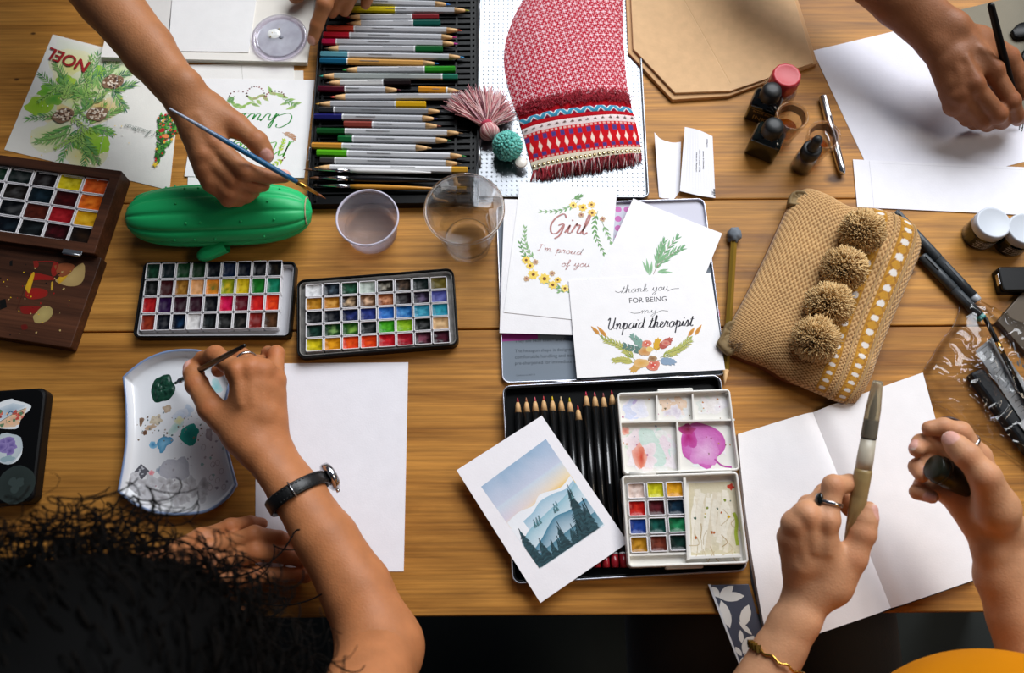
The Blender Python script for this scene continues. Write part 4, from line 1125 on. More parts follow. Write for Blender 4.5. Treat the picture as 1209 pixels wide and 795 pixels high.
def sc_(k, z): return [(p.x*k, p.y*k, z) for p in offs(2.6)]
b = MB(); Wc = lin('#e6e7ea'); Bl = lin('#7d90b4')
b.loops([rg(5, 0), rg(2.5, 3), rg(.4, 10), rg(0, 11), rg(.8, 12), rg(2.2, 12), rg(3, 11), sc_(.955, 5), sc_(.925, 3.2)]+[sc_(k, 3) for k in (.8,.5,.2,.01)], [Wc, Wc, Wc, Bl, Bl, Bl, mixc(Wc, Bl, .2), Wc, Wc, Wc, Wc, Wc, Wc])
dish = thing('palette_dish', M, 'white ceramic paint dish with blue rim, smeared green, under the brush tip', 'palette')
part(dish, 'dish', b, MATS['ceramic'])
cv = canvas(M, 3.0, z12); u = cv.uv
for c, rx, ry, k, e in (((738,372),11,9.5,'#1c6a62','#2a8a7c'),((640,412),10,6,'#8ac0dc','#4a90b8'),((600,415),4,6,'#3a7fb0','#8ac0dc'),((845,190),8,9,'#8cc4c8','#bcd8da'),((690,345),12,5,'#a8ccc4','#cfdcd8'),((655,275),5,4,'#c9b49c','#b09a84'),((612,318),6,6,'#d8ccb8','#c4b49a'),((550,325),3.4,4.6,'#6a5040','#8a705c'),((590,347),5,3,'#b09478','#c4ac94'),((566,370),2.4,2.6,'#5a3c2c','#7a5c4a'),((735,280),5,6,'#b0c0d4','#c8d2de'),((712,300),9,6,'#c4cfe0','#d4d8e0'),((818,375),4,6.5,'#c8c2c4','#aaa2a8'),((590,528),4,3.4,'#e0808c','#e8b0b4'),((605,568),4.4,3,'#7a3444','#9a5a68'),((625,515),4,5,'#7a8a9c','#b0b8c4'),((690,510),16,12,'#c6c6cc','#b4b4be'),((530,320),1.6,3,'#6a5040','#8a705c'),((700,320),5,5,'#dcd89a','#d8d8c0')):
    cv.blob(u(*c), rx*.9, ry*.9, G(k), G(e), .35, R(0,1), 22)
for i in range(70): cv.blob(u(R(530,870), R(290,400)), R(.3,1.1), None, G(rnd.choice(['#7a6a5c','#9a8c80','#6a7a7c','#a89a90'])), None, .3, 0, 7)
for i in range(26): cv.blob(u(R(640,890), R(400,600)), R(.4,1.6), None, G(rnd.choice(['#b8b4b8','#9ac0bc','#a8a4ac'])), None, .3, 0, 8)
for i in range(9): 
    c = u(R(740,890), R(420,600)); cv.stroke([c+Vector((2.0*math.cos(a), 2.6*math.sin(a))) for a in [k*.7 for k in range(10)]], .4, G('#b0a8ac'))
cv.poly([u(*p) for p in ((552,490),(585,518),(555,552),(524,522))], G('#5c5c64')); 
for i in range(8): cv.blob(u(R(538,570), R(505,535)), 1.2, .7, G('#b8bac0'), None, .4, R(0,3), 7)
# grey cloudy wash at the near end
for i in range(60):
    x = R(500,800); y = R(560,650)-(abs(x-655)/170)**2*34
    cv.blob(u(x, y), R(3,7), R(2,5), mixc(G('#8f8a8c'), G('#d0d0d4'), R(0,.7)), G('#c9c9ce'), .5, R(0,3), 18)
part(dish, 'paint_smears', cv.mb, MATS['wet_paint'], 'green, blue and grey paint traces')
b = MB()
def gfn(a, t):
    ang = 2*math.pi*a; r_ = t*13*(1+.25*nz(math.cos(ang)*1.5, math.sin(ang)*1.5, 4))
    c = u(635,197); x = c.x+r_*.85*math.cos(ang); y = c.y+r_*1.15*math.sin(ang)
    return (x, y, 3.1+(1-t**2)*(1.6+2.6*max(-.5, nz(x*.3+9, y*.18-x*.12, 2)+.3*nz(x*.8, y*.8, 5))))
b.grid(gfn, 48, 16, lambda a, t: mixc(G('#1f4a38'), G('#123026'), max(0, min(1, .5+nz(a*14, t*6)))), flip=True)
part(dish, 'wet_blob', b, MATS['wet_paint'], 'thick dark green paint')

# ---------------------------------------------------------------- black case with stickers
M, wd, dp = flatM([(-210,222),(153,188),(161,640),(-215,655)], 16, 0, z12)
bc = thing('sticker_case', M, 'black flat case with floral stickers at the left edge below the walnut box', 'case')
b = MB(); b.rbox((0,0,8), (wd, dp, 16), 8, e=2.5); part(bc, 'shell', b, MATS['black_plastic'])
def sticker(pts, label, draw):
    cv = canvas(M, 16.1, z12); q = cr([cv.uv(*p) for p in pts]+[cv.uv(*pts[0])], 4)[:-1]
    cv.poly(q, G('#d9dde0')); draw(cv, cv.uv); part(bc, 'sticker', cv.mb, MATS['print'], label)
def d1(c, u):
    c.poly([u(*p) for p in ((-10,275),(50,252),(100,262),(60,300),(0,320))], G('#8fa3b4'), None, G('#c3ced6'))
    c.poly([u(*p) for p in ((-10,330),(60,290),(105,270),(95,300),(60,345),(0,348))], G('#c9a184'), None, G('#d8b89a'))
    for i in range(22): c.blob(u(R(0,95), R(285,340)), R(1,2.4), None, G(rnd.choice(['#b8443a','#c86a5a','#5a7a5a','#e0b08a','#8a3a3a'])), None, .4, 0, 9)
    c.stroke([u(28,300), u(40,285), u(52,290)], 1, G('#3a5a7a')); c.stroke([u(0,325), u(60,290), u(100,272)], .6, G('#6a6a5a'))
sticker([(-40,280),(0,250),(45,236),(60,242),(100,252),(122,265),(110,285),(85,305),(72,345),(50,354),(-10,348),(-40,320)], 'white cut-out sticker with red florals', d1)
def d2(c, u):
    c.blob(u(30,430), 14, 15, G('#c2c9cc'), G('#aeb8be'), .1)
    for q in ((15,410),(35,400),(45,420),(20,430),(40,440),(5,425)): c.blob(u(*q), 4.5, 4.2, G('#5a4a8a'), G('#8a7ab0'), .3)
    c.blob(u(28,470), 6, 3, G('#8aa0a8'), None, .4)
sticker([(30+58*math.cos(a), 432+60*math.sin(a)) for a in [k*math.pi/8 for k in range(16)]], 'round white sticker with purple flowers', d2)
def d3(c, u):
    c.blob(u(60,572), 18, 18, G('#1a221f'), G('#232c2a'), .05); 
    for q in ((50,560),(75,565),(60,585)): c.blob(u(*q), 4, None, G('#2f3a38'), None, .3)
sticker([(60+60*math.cos(a), 572+60*math.sin(a)) for a in [k*math.pi/8 for k in range(16)]], 'dark round sticker', d3)
# ---------------------------------------------------------------- clear lid, cup, glass
def at(px, py, h, base=0.0):
    p = P(px, py, h); return frame(Vector((p.x, p.y, TZ+base)), (1,0,0))
M = at(329.9, 43.9, 10, 8.2)
t = thing('plastic_disc', M, 'round clear plastic cup lid with a white paint dab on the paper pad', 'lid')
b = MB(); b.lathe([(.2,.8),(24,.8),(26.5,.9),(27.2,2.8),(29,3.2),(31,3.0),(31.4,.3),(30.8,.3),(30.2,2.2),(28.6,2.3),(27.8,.2),(24,0),(.2,0)], 56)
part(t, 'rim', b, MATS['clear_plastic'])
b = MB()
for k in range(7): 
    q = MB()
b.lathe([(.1,1.0),(24.5,1.0),(25,.95)], 40, cap0=False, cap1=False)
mat('cloudy_film', '#cfd2dd', rough=.25, alpha=.55, var=(60,.3)); part(t, 'cloudy_film', b, MATS['cloudy_film'])
b = MB()
b.grid(lambda a, v: ((-7+v*(7.5+1.4*nz(math.cos(a*6.283)*1.2, math.sin(a*6.283)*1.2, 5))*math.cos(a*6.283)), 5.5+v*6.6*math.sin(a*6.283), 1.1+1.6*(1-v*v)+.6*nz(a*5, v*4)), 28, 7, lambda a, v: lin('#e9eae8'), flip=True)
for c in ((-8.5,5.5),(-10,.6),(-1.5,11)): b.lathe([(.9,2.4),(.5,2.9),(.1,3.0)], 8, (c[0],c[1],0), lin('#a8923a'))
b.lathe([(2.6,1.1),(1.8,1.6),(.1,1.8)], 12, (1.6,.6,0), lin('#7a7c86'))
part(t, 'paint_dab', b, MATS['wet_paint'])

M = at(433.5, 256.5, 33)
t = thing('plastic_cup', M, 'small clear plastic cup of murky water between the cactus case and the glass', 'cup')
clearmat('cup_plastic', '#f6f3fb', .74, .06, 1.38, .16)
b = MB(); b.lathe([(.2,.0),(25.5,.0),(26.3,.6),(30,30),(31,30.6),(31.8,32.2),(31.3,33),(30.6,32.6),(30,31),(29.2,30),(25.4,1.4),(.2,1.0)], 64)
part(t, 'cup_wall', b, MATS['cup_plastic'])
b = MB()
mat('frosted_rim', '#dcd8ea', rough=.25, alpha=.7)
b.lathe([(31.5,30.2),(32.2,31.4),(32.0,33.0),(30.4,33.1),(30.0,31.2)], 64, cap0=False, cap1=False); part(t, 'rim', b, MATS['frosted_rim'])
b = MB(); b.lathe([(.2,.8),(25.6,1.2),(26.9,10.5),(25.8,10.2),(.2,10.1)], 48); part(t, 'murky_water', b, clearmat('murky_water', '#faf2ea', .84, 0.0, 1.33, .14))

M = at(548.3, 246.5, 76)
t = thing('drinking_glass', M, 'faceted clear drinking glass half full of water beside the pencil tray', 'glass')
def facet(n, ph=0.0, z0=6, z1=44, k=1.0):
    def f(a, z):
        w_ = max(0, min(1, (z1-z)/(z1-z0)))
        w_ = w_*w_*(3-2*w_)*k
        s_ = 2*math.pi/n; aa = ((a+ph) % s_)-s_/2
        return 1-w_+w_*math.cos(s_/2)/math.cos(aa)*1.04
    return f
N8 = 72
gp = [(.2,0),(20,0),(23,.6),(24.2,2.5),(27,18),(31,42),(34,56),(36.6,68),(38.6,75),(38.4,76.2),(37.6,76.4),(36.9,75.6),(34.6,66),(31.6,54)]
b = MB(); b.lathe(gp, N8, rmod=facet(9), cap1=False)
k0 = N8*(len(gp)-1); 
inner = [(31.6,54),(29.2,44),(24.6,20),(22.8,11),(20,8.6),(.2,8.0)]
b2 = MB()
rings = []
def rr(prof, rm):
    return [[(r*rm(2*math.pi*i/N8, z)*math.cos(2*math.pi*i/N8), r*rm(2*math.pi*i/N8, z)*math.sin(2*math.pi*i/N8), z) for i in range(N8)] for r, z in prof]
b = MB(); b.loops(rr(gp[:-1], facet(9))+rr(inner, facet(9, k=.55)))
part(t, 'glass_body', b, MATS['glass'])
b = MB(); b.lathe([(36.6,74.4),(38.0,73.6),(39.1,75.2),(38.7,76.9),(37.4,77.2),(36.4,76.2),(36.6,74.4)], 72, cap0=False, cap1=False); part(t, 'rim', b, MATS['glass_edge'])
b = MB(); b.lathe([(19,7.5),(21.5,8.0),(23.6,11),(22.4,12),(20,9.6),(19,7.5)], 72, cap0=False, cap1=False); part(t, 'foot_ring', b, MATS['glass_edge'])
b = MB(); wp = [(.2,7.8),(20.2,8.4),(23.1,10.9),(24.9,20),(27.9,33),(27.0,32.7),(.2,32.6)]
b.loops(rr(wp, facet(9, k=.55))); part(t, 'water', b, MATS['water'])

# ---------------------------------------------------------------- green cactus pencil case
mat('green_silicone', '#20b569', rough=.42, var=(30,.06), spec=.4)
pa, pb = P(*z7(40, 214), 24), P(*z7(829, 186), 24)
M = frame(Vector((pa.x, pa.y, TZ)), pb-pa); Lc = (pb-pa).length
t = thing('pencil_case', M, 'green silicone pencil case shaped like a ribbed cactus, below the brush hand', 'pencil case')
RB = 31.0
def cact(a, v):
    x = v*Lc; q = abs(2*v-1)
    k = max(0, 1-q**3.4)**(1/2.3)
    ang = 2*math.pi*a
    rib = 1-.085*(abs(math.cos(ang*5))**.6 <.0)-.10*(1-abs(math.sin(ang*5)))**2.2
    r = RB*k*rib
    y = r*1.06*math.cos(ang); z = r*.86*math.sin(ang)
    return (x, y, max(.2, 26.6+z))
b = MB(); b.grid(cact, 100, 70, flip=False)
for i in range(22):
    v = R(.1,.9); kk = rnd.randrange(0, 5); a = (kk+.5)/10+0.0; x, y, z = cact(a, v)
    n = Vector((0, y, z-26.6)).normalized(); p = Vector((x, y, z))
    b.tube([p-n*.5, p+n*.9, p+n*1.5], [1.3,1.1,.3], 8)
part(t, 'body', b, MATS['green_silicone'])
def lc(x, y, h): return M.inverted() @ P(*z7(x, y), h)
b = MB()
A0, A1 = lc(460,322,20), lc(335,378,12)
def arm(a, v):
    p = A0.lerp(A1, v); k = max(0, 1-max(0, (v-.45)/.55)**2.6)**.5 if v > .45 else 1
    ang = 2*math.pi*a; r = 8.5*k*(1-.10*(1-abs(math.sin(ang*3.5)))**2)
    d = (A1-A0).normalized(); s_ = Vector((-d.y, d.x, 0)).normalized(); up = d.cross(s_)
    return p+s_*r*math.cos(ang)+up*r*.8*math.sin(ang)
b.grid(arm, 40, 20); part(t, 'cactus_arm', b, MATS['green_silicone'])
b = MB(); b.loops([[ (2+k*8+0*math.cos(2*math.pi*i/12), 24+r*math.cos(2*math.pi*i/12)+k*3, 20+r*math.sin(2*math.pi*i/12)) for i in range(12)] for k, r in ((0,2),(.5,4),(1.4,4.2),(2.4,3.4),(3,1))])
part(t, 'cactus_bud', b, MATS['green_silicone'])
b = MB(); b.tube(cr([(8,10,10),(-6,8,7),(-12,14,4),(-9,22,3),(2,24,5)], 6), 1.3, 8); part(t, 'wrist_loop', b, mat('dark_green_cord', '#0e4a2c', rough=.6))
b = MB(); b.tube([Vector(cact(a, .972))*1.0+Vector((.6,0,0)) for a in [i/24*.5 for i in range(25)]], .8, 6); part(t, 'zipper', b, mat('beige_zip', '#a8a27c', rough=.6))

# ---------------------------------------------------------------- red woven pouch with bands, fringes, tassel and pompom
LB = [(700,-52),(640,-28),(615,0),(600,34),(595,62),(598,92),(607.5,123),(612,133),(613.5,141),(616,150),(618.4,157),(622.5,174),(626,188),(629.5,198.5)]
RBd = [(716,-52),(734,-30),(736,0),(736.7,24),(737.2,49),(739.5,78),(742.5,106),(745.5,118),(747,126),(749.5,134),(751.5,141),(755,158),(757.2,170),(758.6,178)]
M = at(678, 100, 10, 2.2); Mi = M.inverted()
pou = thing('fabric_pouch', M, 'red and white woven pouch with bead bands and fringe lying on the silver tin lid', 'pouch')
LW = [Mi @ P(*p, 9) for p in LB]; RW = [Mi @ P(*p, 9) for p in RBd]
def prow(v):
    i = min(int(v), len(LW)-2); f = v-i
    def c(A):
        a = A[max(i-1,0)]; b_ = A[i]; c_ = A[i+1]; d = A[min(i+2, len(A)-1)]
        return .5*((2*b_)+(c_-a)*f+(2*a-5*b_+4*c_-d)*f*f+(3*b_-a-3*c_+d)*f**3)
    return c(LW), c(RW)
def psurf(u_, v, off=0.0):
    l, r = prow(v); p = l.lerp(r, u_)
    hh = 1.0+15*(1-abs(2*u_-1)**2.6)*(1-.35*max(0, v-7)/6)*min(1, v/1.5+.15)+ .8*nz(u_*5, v*.8, 3)
    sag = Vector((0, -2.0*math.sin(u_*math.pi)*max(0, v-5)/8, 0))
    return Vector((p.x, p.y, hh+off))+sag
mat('woven_fabric', vc=True, rough=.9, bump=(900,.5,.0006), spec=.1)
red, wht = G('#b80c2c'), G('#e4c6cc')
def wovencol(u_, v):
    l, r = prow(v); W_ = (r-l).length; 
    X = u_*112; Y = v*0
    p = psurf(u_, v); cx = (p.x*.97+p.y*.22)/7.4; cy = (p.y*.97-p.x*.22)/7.4
    a = cx-math.floor(cx)-.5; c = cy-math.floor(cy)-.5
    star = (abs(a) < .075 and abs(c) < .40) or (abs(c) < .075 and abs(a) < .40) or (abs(a)+abs(c) < .20)
    lat = abs(abs(a)+abs(c)-.5) < .06 and False
    dot = (abs(abs(a)-.5)+abs(abs(c)-.5) < .16 or (abs(abs(a)-abs(c)) < .055 and abs(a) > .2))
    return wht if star else (mixc(red, wht, .7) if dot else mixc(red, G('#8c0c22'), .5*rnd.random()))
b = MB(); b.grid(lambda a, v: psurf(a, v*6.2), 210, 250, lambda a, v: wovencol(a, v*6.2), flip=True)
# underside
b.grid(lambda a, v: (lambda l, r: (l.lerp(r, a).x, l.lerp(r, a).y, 0.4))(*prow(v*13)), 10, 26, lambda a, v: red)
def skirt(side):
    b.grid(lambda a, v: Vector((lambda q: (q.x, q.y, q.z*a+.4*(1-a)))(psurf(side, v*13))), 2, 60, lambda a, v: red, flip=bool(side))
skirt(0.0); skirt(1.0)
part(pou, 'woven_body', b, MATS['woven_fabric'])
def band(name, v0, v1, cf, label, nu=150, nv=14, off=.5):
    b = MB(); b.grid(lambda a, v: psurf(a, v0+(v1-v0)*v, off*math.sin(math.pi*min(max(v,.02),.98))**.4), nu, nv, cf, flip=True)
    return part(pou, name, b, MATS['woven_fabric'], label), b
cr_ = G('#b0101c')
band('red_band', 6.9, 7.95, lambda a, v: mixc(cr_, G('#7a0a18'), .4*rnd.random()), 'crimson band', nv=8)
band('braid', 7.75, 8.5, lambda a, v: (lambda z_: G('#3f8fb0') if z_ < .34 else (G('#dfe3e6') if z_ < .52 else G('#8a1a38')))(abs(((a*17+.0) % 1)-.5 + (v-.5)*(1 if int(a*17)%2 else -1)*.9)), 'blue and white zigzag braid', 260, 12, 1.2)
band('red_band', 8.5, 9.0, lambda a, v: cr_, 'crimson band', nv=5)
band('sequin_band', 9.0, 10.0, lambda a, v: mixc(G('#e6d6d4'), G('#c9a8a8'), .4*rnd.random()), 'pale band with small metal beads', nv=8)
rb = G('#c4141c')
def dcol(a, v):
    x = a*13; q = abs((x % 1)-.5)*1.15+abs(v-.5)*1.2
    if abs((x % 1)-.5)*1.0+abs(v-.5)*1.3 < .24: return G('#e8cfc0')
    if abs(v-.22) < .07 and (x*1.0 % 1) < .5: return G('#4a3a78')
    if abs(v-.80) < .07 and (x*1.0 % 1) > .5: return G('#4a3a78')
    if abs(v-.06) < .05 and (x*2 % 1) < .6: return G('#d8a8a0')
    if abs(v-.94) < .05 and (x*2 % 1) < .6: return G('#d8a8a0')
    return mixc(rb, G('#a00c18'), .4*rnd.random())
band('diamond_band', 10.0, 12.05, dcol, 'red band with white diamonds', 300, 26)
band('coin_band', 12.05, 13.0, lambda a, v: mixc(G('#d8cdb8'), G('#b9ab90'), .5*rnd.random()), 'cream band with gold sequins', nv=8)
b = MB()
for i in range(15):
    p = psurf((i+.5)/15, 9.5, .4); s_ = 2.4
    b.add([(p.x-s_, p.y-s_*.5, p.z), (p.x+s_, p.y-s_*.3, p.z), (p.x+s_*.2, p.y+s_, p.z+.2), (p.x, p.y, p.z+1.6)], [(0,1,3),(1,2,3),(2,0,3)], G('#b09a94'), 0, False)
part(pou, 'bead_row', b, MATS['brushed_metal'], 'silver triangular beads')
b = MB()
for i in range(24):
    p = psurf((i+.5)/24, 12.55, .5); b.lathe([(2.0,0),(1.9,.7),(.2,.9)], 10, p, G('#c9a65a'), cap0=False)
part(pou, 'sequin_row', b, mat('sequins', '#cdb98a', rough=.22, metal=.9), 'gold sequins')
def strand(b, p, d, ln, wd, col, n=4, droop=0.0, sides=4):
    d = Vector(d); pts = []
    k1, k2 = R(-.3,.3), R(-.3,.3); s_ = Vector((-d.y, d.x, 0))
    for i in range(n+1):
        tt = i/n; pts.append(Vector(p)+d*ln*tt+s_*ln*(k1*tt*tt*.6)+Vector((0,0,ln*k2*tt*tt*.25-droop*tt*tt)))
    b.tube(pts, [wd*(1-.5*i/n) for i in range(n+1)], sides, col, 0, True)
mat('yarn', vc=True, rough=.9, sheen=.12)
b = MB()
for i in range(1500):
    a = rnd.random(); v = 6.0+R(0,1.1); p = psurf(a, v, R(.2,1.8)); strand(b, p, (R(-.6,.6), R(-.95,.9), .35), R(4,8), .42, mixc(G('#8e0d22'), G('#c02038'), rnd.random()), 3)
part(pou, 'upper_fringe', b, MATS['yarn'], 'fuzzy dark red fringe', kind='stuff')
b = MB()
for i in range(520):
    a = min(max(rnd.random(), .0), 1.0); p = psurf(a, 12.95, R(-5,.6)); strand(b, p, (R(-.35,.35)-.1, -1, R(-.1,.1)), R(8,15), R(.45,.75), mixc(G('#a81428'), G('#7a0a1a'), rnd.random()) if rnd.random() < .8 else G('#e2c8c6'), 4, max(0, p.z-1))
part(pou, 'lower_fringe', b, MATS['yarn'], 'red and white fringe', kind='stuff')
# tassel
kn = Mi @ P(*z3(232, 462), 13)
b = MB()
tl = [((75,385),18),((85,365),18),((110,345),18),((140,330),18),((180,318),20),((220,316),20),((260,325),18),((300,345),16),((325,390),14),((330,430),13),((95,425),15),((140,430),12)]
for i in range(620):
    f = rnd.random()*9.0; k = int(f); f -= k
    a, c = tl[k], tl[min(k+1, 9)]
    e = Mi @ P(a[0][0]*(1-f)*0+z3(a[0][0]*(1-f)+c[0][0]*f, 0)[0], z3(0, a[0][1]*(1-f)+c[0][1]*f)[1], R(4,22))
    st = kn+Vector((R(-3,3), R(-2,3), R(-3,3)))
    e = st+(e-st)*R(.72,1.06)+Vector((R(-4,4), R(-4,4), 0)); m = st.lerp(e, .5)+Vector((R(-2.5,2.5), R(-2.5,2.5), R(0,5)))
    b.tube(cr([st, m, e], 4), [.55,.6,.6,.6,.6,.55,.5,.45,.3], 4, G(rnd.choice(['#c98a8c','#d9a8a4','#b8696f','#e3c4be','#a8565e','#8f5a66','#d4b0b0'])))
ts = part(pou, 'tassel', b, MATS['yarn'], 'dusty pink yarn tassel', kind='stuff')
b = MB()
p0, p1 = Mi @ P(*z3(228,452), 14), Mi @ P(*z3(246,495), 13)
for i in range(46):
    a = 2*math.pi*i/46; d = (p1-p0).normalized(); s_ = Vector((-d.y, d.x, 0)).normalized(); up = Vector((0,0,1))
    o = lambda r: s_*r*math.cos(a)+up*r*math.sin(a)
    b.tube(cr([p0+o(5.5), p0.lerp(p1,.3)+o(8.5), p0.lerp(p1,.7)+o(10), p1+o(6), p1+d*2+o(1)], 3), .8, 4, G(rnd.choice(['#c98a8c','#d9a8a4','#b8696f','#e3c4be'])))
b.loops([[p0+Vector((0,0,0))+(s_*math.cos(q)+up*math.sin(q))*r+d*x for q in [2*math.pi*i/16 for i in range(16)]] for x, r in ((-3,6),(-2,7.2),(1,7.2),(2,6))], G('#b03048'))
part(ts, 'tassel_head', b, MATS['yarn'], 'pink wrapped tassel head')
pc = Mi @ P(*z3(303, 527), 17)
b = MB()
for i in range(230):
    z_ = 1-2*(i+.5)/230; a = i*2.39996; r_ = math.sqrt(1-z_*z_); n = Vector((r_*math.cos(a), r_*math.sin(a), z_))
    c = pc+n*13.0; col = mixc(G('#4aa99e'), G('#79c8bb'), rnd.random())
    k = R(2.0,2.9); ax = Vector((R(-1,1),R(-1,1),R(-1,1))).normalized()
    b.tube([c-ax*k*.9+n*.0, c-ax*k*.4+n*1.6, c+ax*k*.4+n*1.6, c+ax*k*.9], [k*.5,k*.8,k*.8,k*.5], 6, col)
b.lathe([(.1,-13),(6.5,-11.2),(11.2,-6.5),(13,0),(11.2,6.5),(6.5,11.2),(.1,13)], 20, pc, G('#4aa99e'))
part(pou, 'pompom', b, MATS['yarn'], 'turquoise yarn pompom')
b = MB(); c = Mi @ P(*z3(352,590), 9); b.lathe([(.2,0),(6,.4),(7,2),(6,3.4),(.2,4)], 20, c); part(pou, 'bead', b, mat('cream_bead', '#e4dcd2', rough=.3), 'cream round bead')

# ---------------------------------------------------------------- ink bottles, jar, small glasses, pen
mat('dark_glass', '#101512', rough=.06, coat=.5)
mat('ink_black', '#060606', rough=.1, coat=.6)
clearmat('amber_ink', '#c9781f', .45, .03, 1.36, .25)
mat('amber_glass', '#e8b060', rough=.03, trans=.95, ior=1.45)
mat('rubber_black', '#101214', rough=.5)
def sqbottle(M, wd, dp, hb, rcap, hcap, ht, label, glass, labelart=None, rot=0.0, capmat='rubber_black'):
    M = M @ Matrix.Rotation(rot, 4, 'Z')
    t = thing('ink_bottle', M, label, 'bottle', None)
    def rg(k, z, r): return [(p[0], p[1], z) for p in rrect(wd*k, dp*k, r*k, 5)]
    def rc(r, z): 
        o = rrect(2*r, 2*r, r*.999, 5); return [(p[0], p[1], z) for p in o]
    b = MB(); b.loops([rg(.93,0,4), rg(1,1.5,4), rg(1,hb*.8,4), rg(.94,hb*.9,5), rg(.75,hb*.97,6), rc(rcap*.85,hb+1), rc(rcap*.85,hb+4)])
    part(t, 'bottle_body', b, glass)
    b = MB(); n = 40
    b.lathe([(rcap,hb+2),(rcap*1.02,hb+3),(rcap*.98,hb+2+hcap*.75),(rcap*.8,hb+2+hcap*.95),(rcap*.3,hb+2+hcap),(.1,hb+2+hcap)], n, rmod=lambda a, z: 1+.02*math.cos(a*20))
    part(t, 'cap', b, MATS[capmat])
    if labelart:
        b = MB(); labelart(b, wd, dp, hb); part(t, 'label', b, MATS['print'])
    return t
def lab_ink(b, wd, dp, hb):
    y = -dp/2-.1
    b.add([(-wd*.42, y, 4), (wd*.42, y, 4), (wd*.42, y, hb*.78), (-wd*.42, y, hb*.78)], [(0,1,2,3)], G('#17120e'))
    for txt, z, ln in (('INK', 7, wd*.5), ('BLACK INK', 18, wd*.62)):
        v, f = glyphs(txt); wx = max(p[0] for p in v); k = ln/wx
        b.add([(-ln/2+p[0]*k, y-.1, z+p[1]*k) for p in v], f, G('#b08a4a'), 0, False)
    b.add([(-wd*.38, y-.05, hb*.72), (wd*.38, y-.05, hb*.72), (wd*.38, y-.05, hb*.74), (-wd*.38, y-.05, hb*.74)], [(0,1,2,3)], G('#b08a4a'))
sqbottle(at(912.5, 105, 47), 32, 26, 31, 10.5, 15, 47, 'black ink bottle with an INK label, beside the red-capped jar', MATS['ink_black'], lab_ink, math.radians(-24))
sqbottle(at(914.8, 147, 48), 33, 27, 32, 10.6, 15, 48, 'dark green glass ink bottle with a black dome cap, nearest the paper label', MATS['dark_glass'], None, math.radians(-26))

t = thing('glass_jar', at(929.5, 88, 46), 'glass jar of brown liquid with a faceted red screw cap', 'jar')
b = MB(); b.lathe([(.2,0),(17,0),(18.5,1.5),(18.5,20),(17,26),(13,29),(13,32),(11.5,32),(11.5,28),(15.4,25),(16.8,20),(16.8,3),(.2,2)], 44); part(t, 'jar_body', b, MATS['glass'])
b = MB(); b.lathe([(.2,2.2),(16.6,3.2),(16.6,19),(15.4,21),(.2,20.8)], 36); part(t, 'brown_liquid', b, MATS['amber_ink'])
mat('red_plastic', '#b02a32', rough=.42)
b = MB(); b.lathe([(14.5,28),(15.4,28.5),(15.4,42),(14.6,45),(13,46),(11.5,45.4),(.1,45.4)], 48, rmod=lambda a, z: 1+.018*math.cos(a*12), cap1=True); part(t, 'red_cap', b, MATS['red_plastic'])

t = thing('dropper_bottle', at(966.5, 163.5, 57), 'small round dropper bottle with black bulb, nearest the burlap pouch', 'bottle')
b = MB(); b.lathe([(.2,0),(10.4,0),(11.4,1.2),(11.4,22),(10.2,25.5),(8,27.5),(8,30),(7,30),(7,27),(9.4,24.6),(10.2,21),(10.2,2),(.2,1.5)], 40); part(t, 'bottle_body', b, MATS['glass'])
b = MB(); b.lathe([(.2,1.7),(10,2.2),(10,19),(.2,18.8)], 32); part(t, 'dark_red_ink', b, mat('dark_red_ink', '#2a0608', rough=.1, coat=.3))
b = MB(); b.lathe([(9.6,26.5),(10,27),(9.8,38.5),(8.4,39.5),(6,40)], 44, rmod=lambda a, z: 1+.025*math.cos(a*22) ); part(t, 'collar', b, MATS['rubber_black'])
b = MB(); b.lathe([(6.4,39),(6.6,41),(5.2,43),(5.4,49),(5.2,54),(3.8,57.2),(.1,58.4)], 28); part(t, 'rubber_bulb', b, MATS['rubber_black'])

def shot(px, py, label, ph):
    t = thing('small_glass', at(px, py, 42), label, 'glass')
    n = 64
    o = [(.2,0),(11,0),(12,1),(13,8),(16,30),(17.6,41),(17.2,42.2),(15.6,42.4),(14.8,41),(13.2,30),(10.6,12),(.2,10)]
    b = MB(); b.lathe(o, n, rmod=facet(8, ph, 10, 60, .9)); part(t, 'glass_body', b, MATS['glass'])
    b = MB(); b.lathe([(.2,10.2),(10.3,12.2),(11.6,19),(.2,18.6)], 40, rmod=facet(8, ph, 10, 60, .85)); part(t, 'amber_ink', b, MATS['amber_ink'])
    b = MB(); b.lathe([(13.0,31),(14.5,40),(14.2,40),(12.7,31)], n, cap0=False, cap1=False, rmod=facet(8, ph, 10, 60, .85)); part(t, 'ink_stain', b, mat('ink_stain', '#5a2a06', rough=.2, alpha=.6))
shot(936, 136.5, 'small octagonal glass with amber ink behind the dark green bottle', .2)
shot(973.5, 159, 'small octagonal glass with amber ink touching the silver pen', .5)

pa, pb = P(*z4(737, 346), 5), P(*z4(810, 628), 5)
M = frame(pa, pb-pa); L_ = (pb-pa).length
t = thing('metal_pen', M, 'slim chrome pen lying on the wood behind the dropper bottle', 'pen')
b = MB(); b.loops([[(x, r*math.cos(2*math.pi*i/20), r*math.sin(2*math.pi*i/20)) for i in range(20)] for x, r in ((0,2.4),(1,3.8),(2,4.3),(L_*.45,4.6),(L_*.46,4.8),(L_*.48,4.8),(L_*.49,4.6),(L_*.9,4.3),(L_-4,3.8),(L_,2.6))]); part(t, 'barrel', b, MATS['chrome'])
b = MB(); b.box((16, 0, 5.3), (26, 2.0, .8), bev=.4); b.box((4,0,4.6),(2,2,2)); part(t, 'clip', b, MATS['chrome'])
pa, pb = P(*z4(795, 700), 3), P(*z4(822, 650), 4)

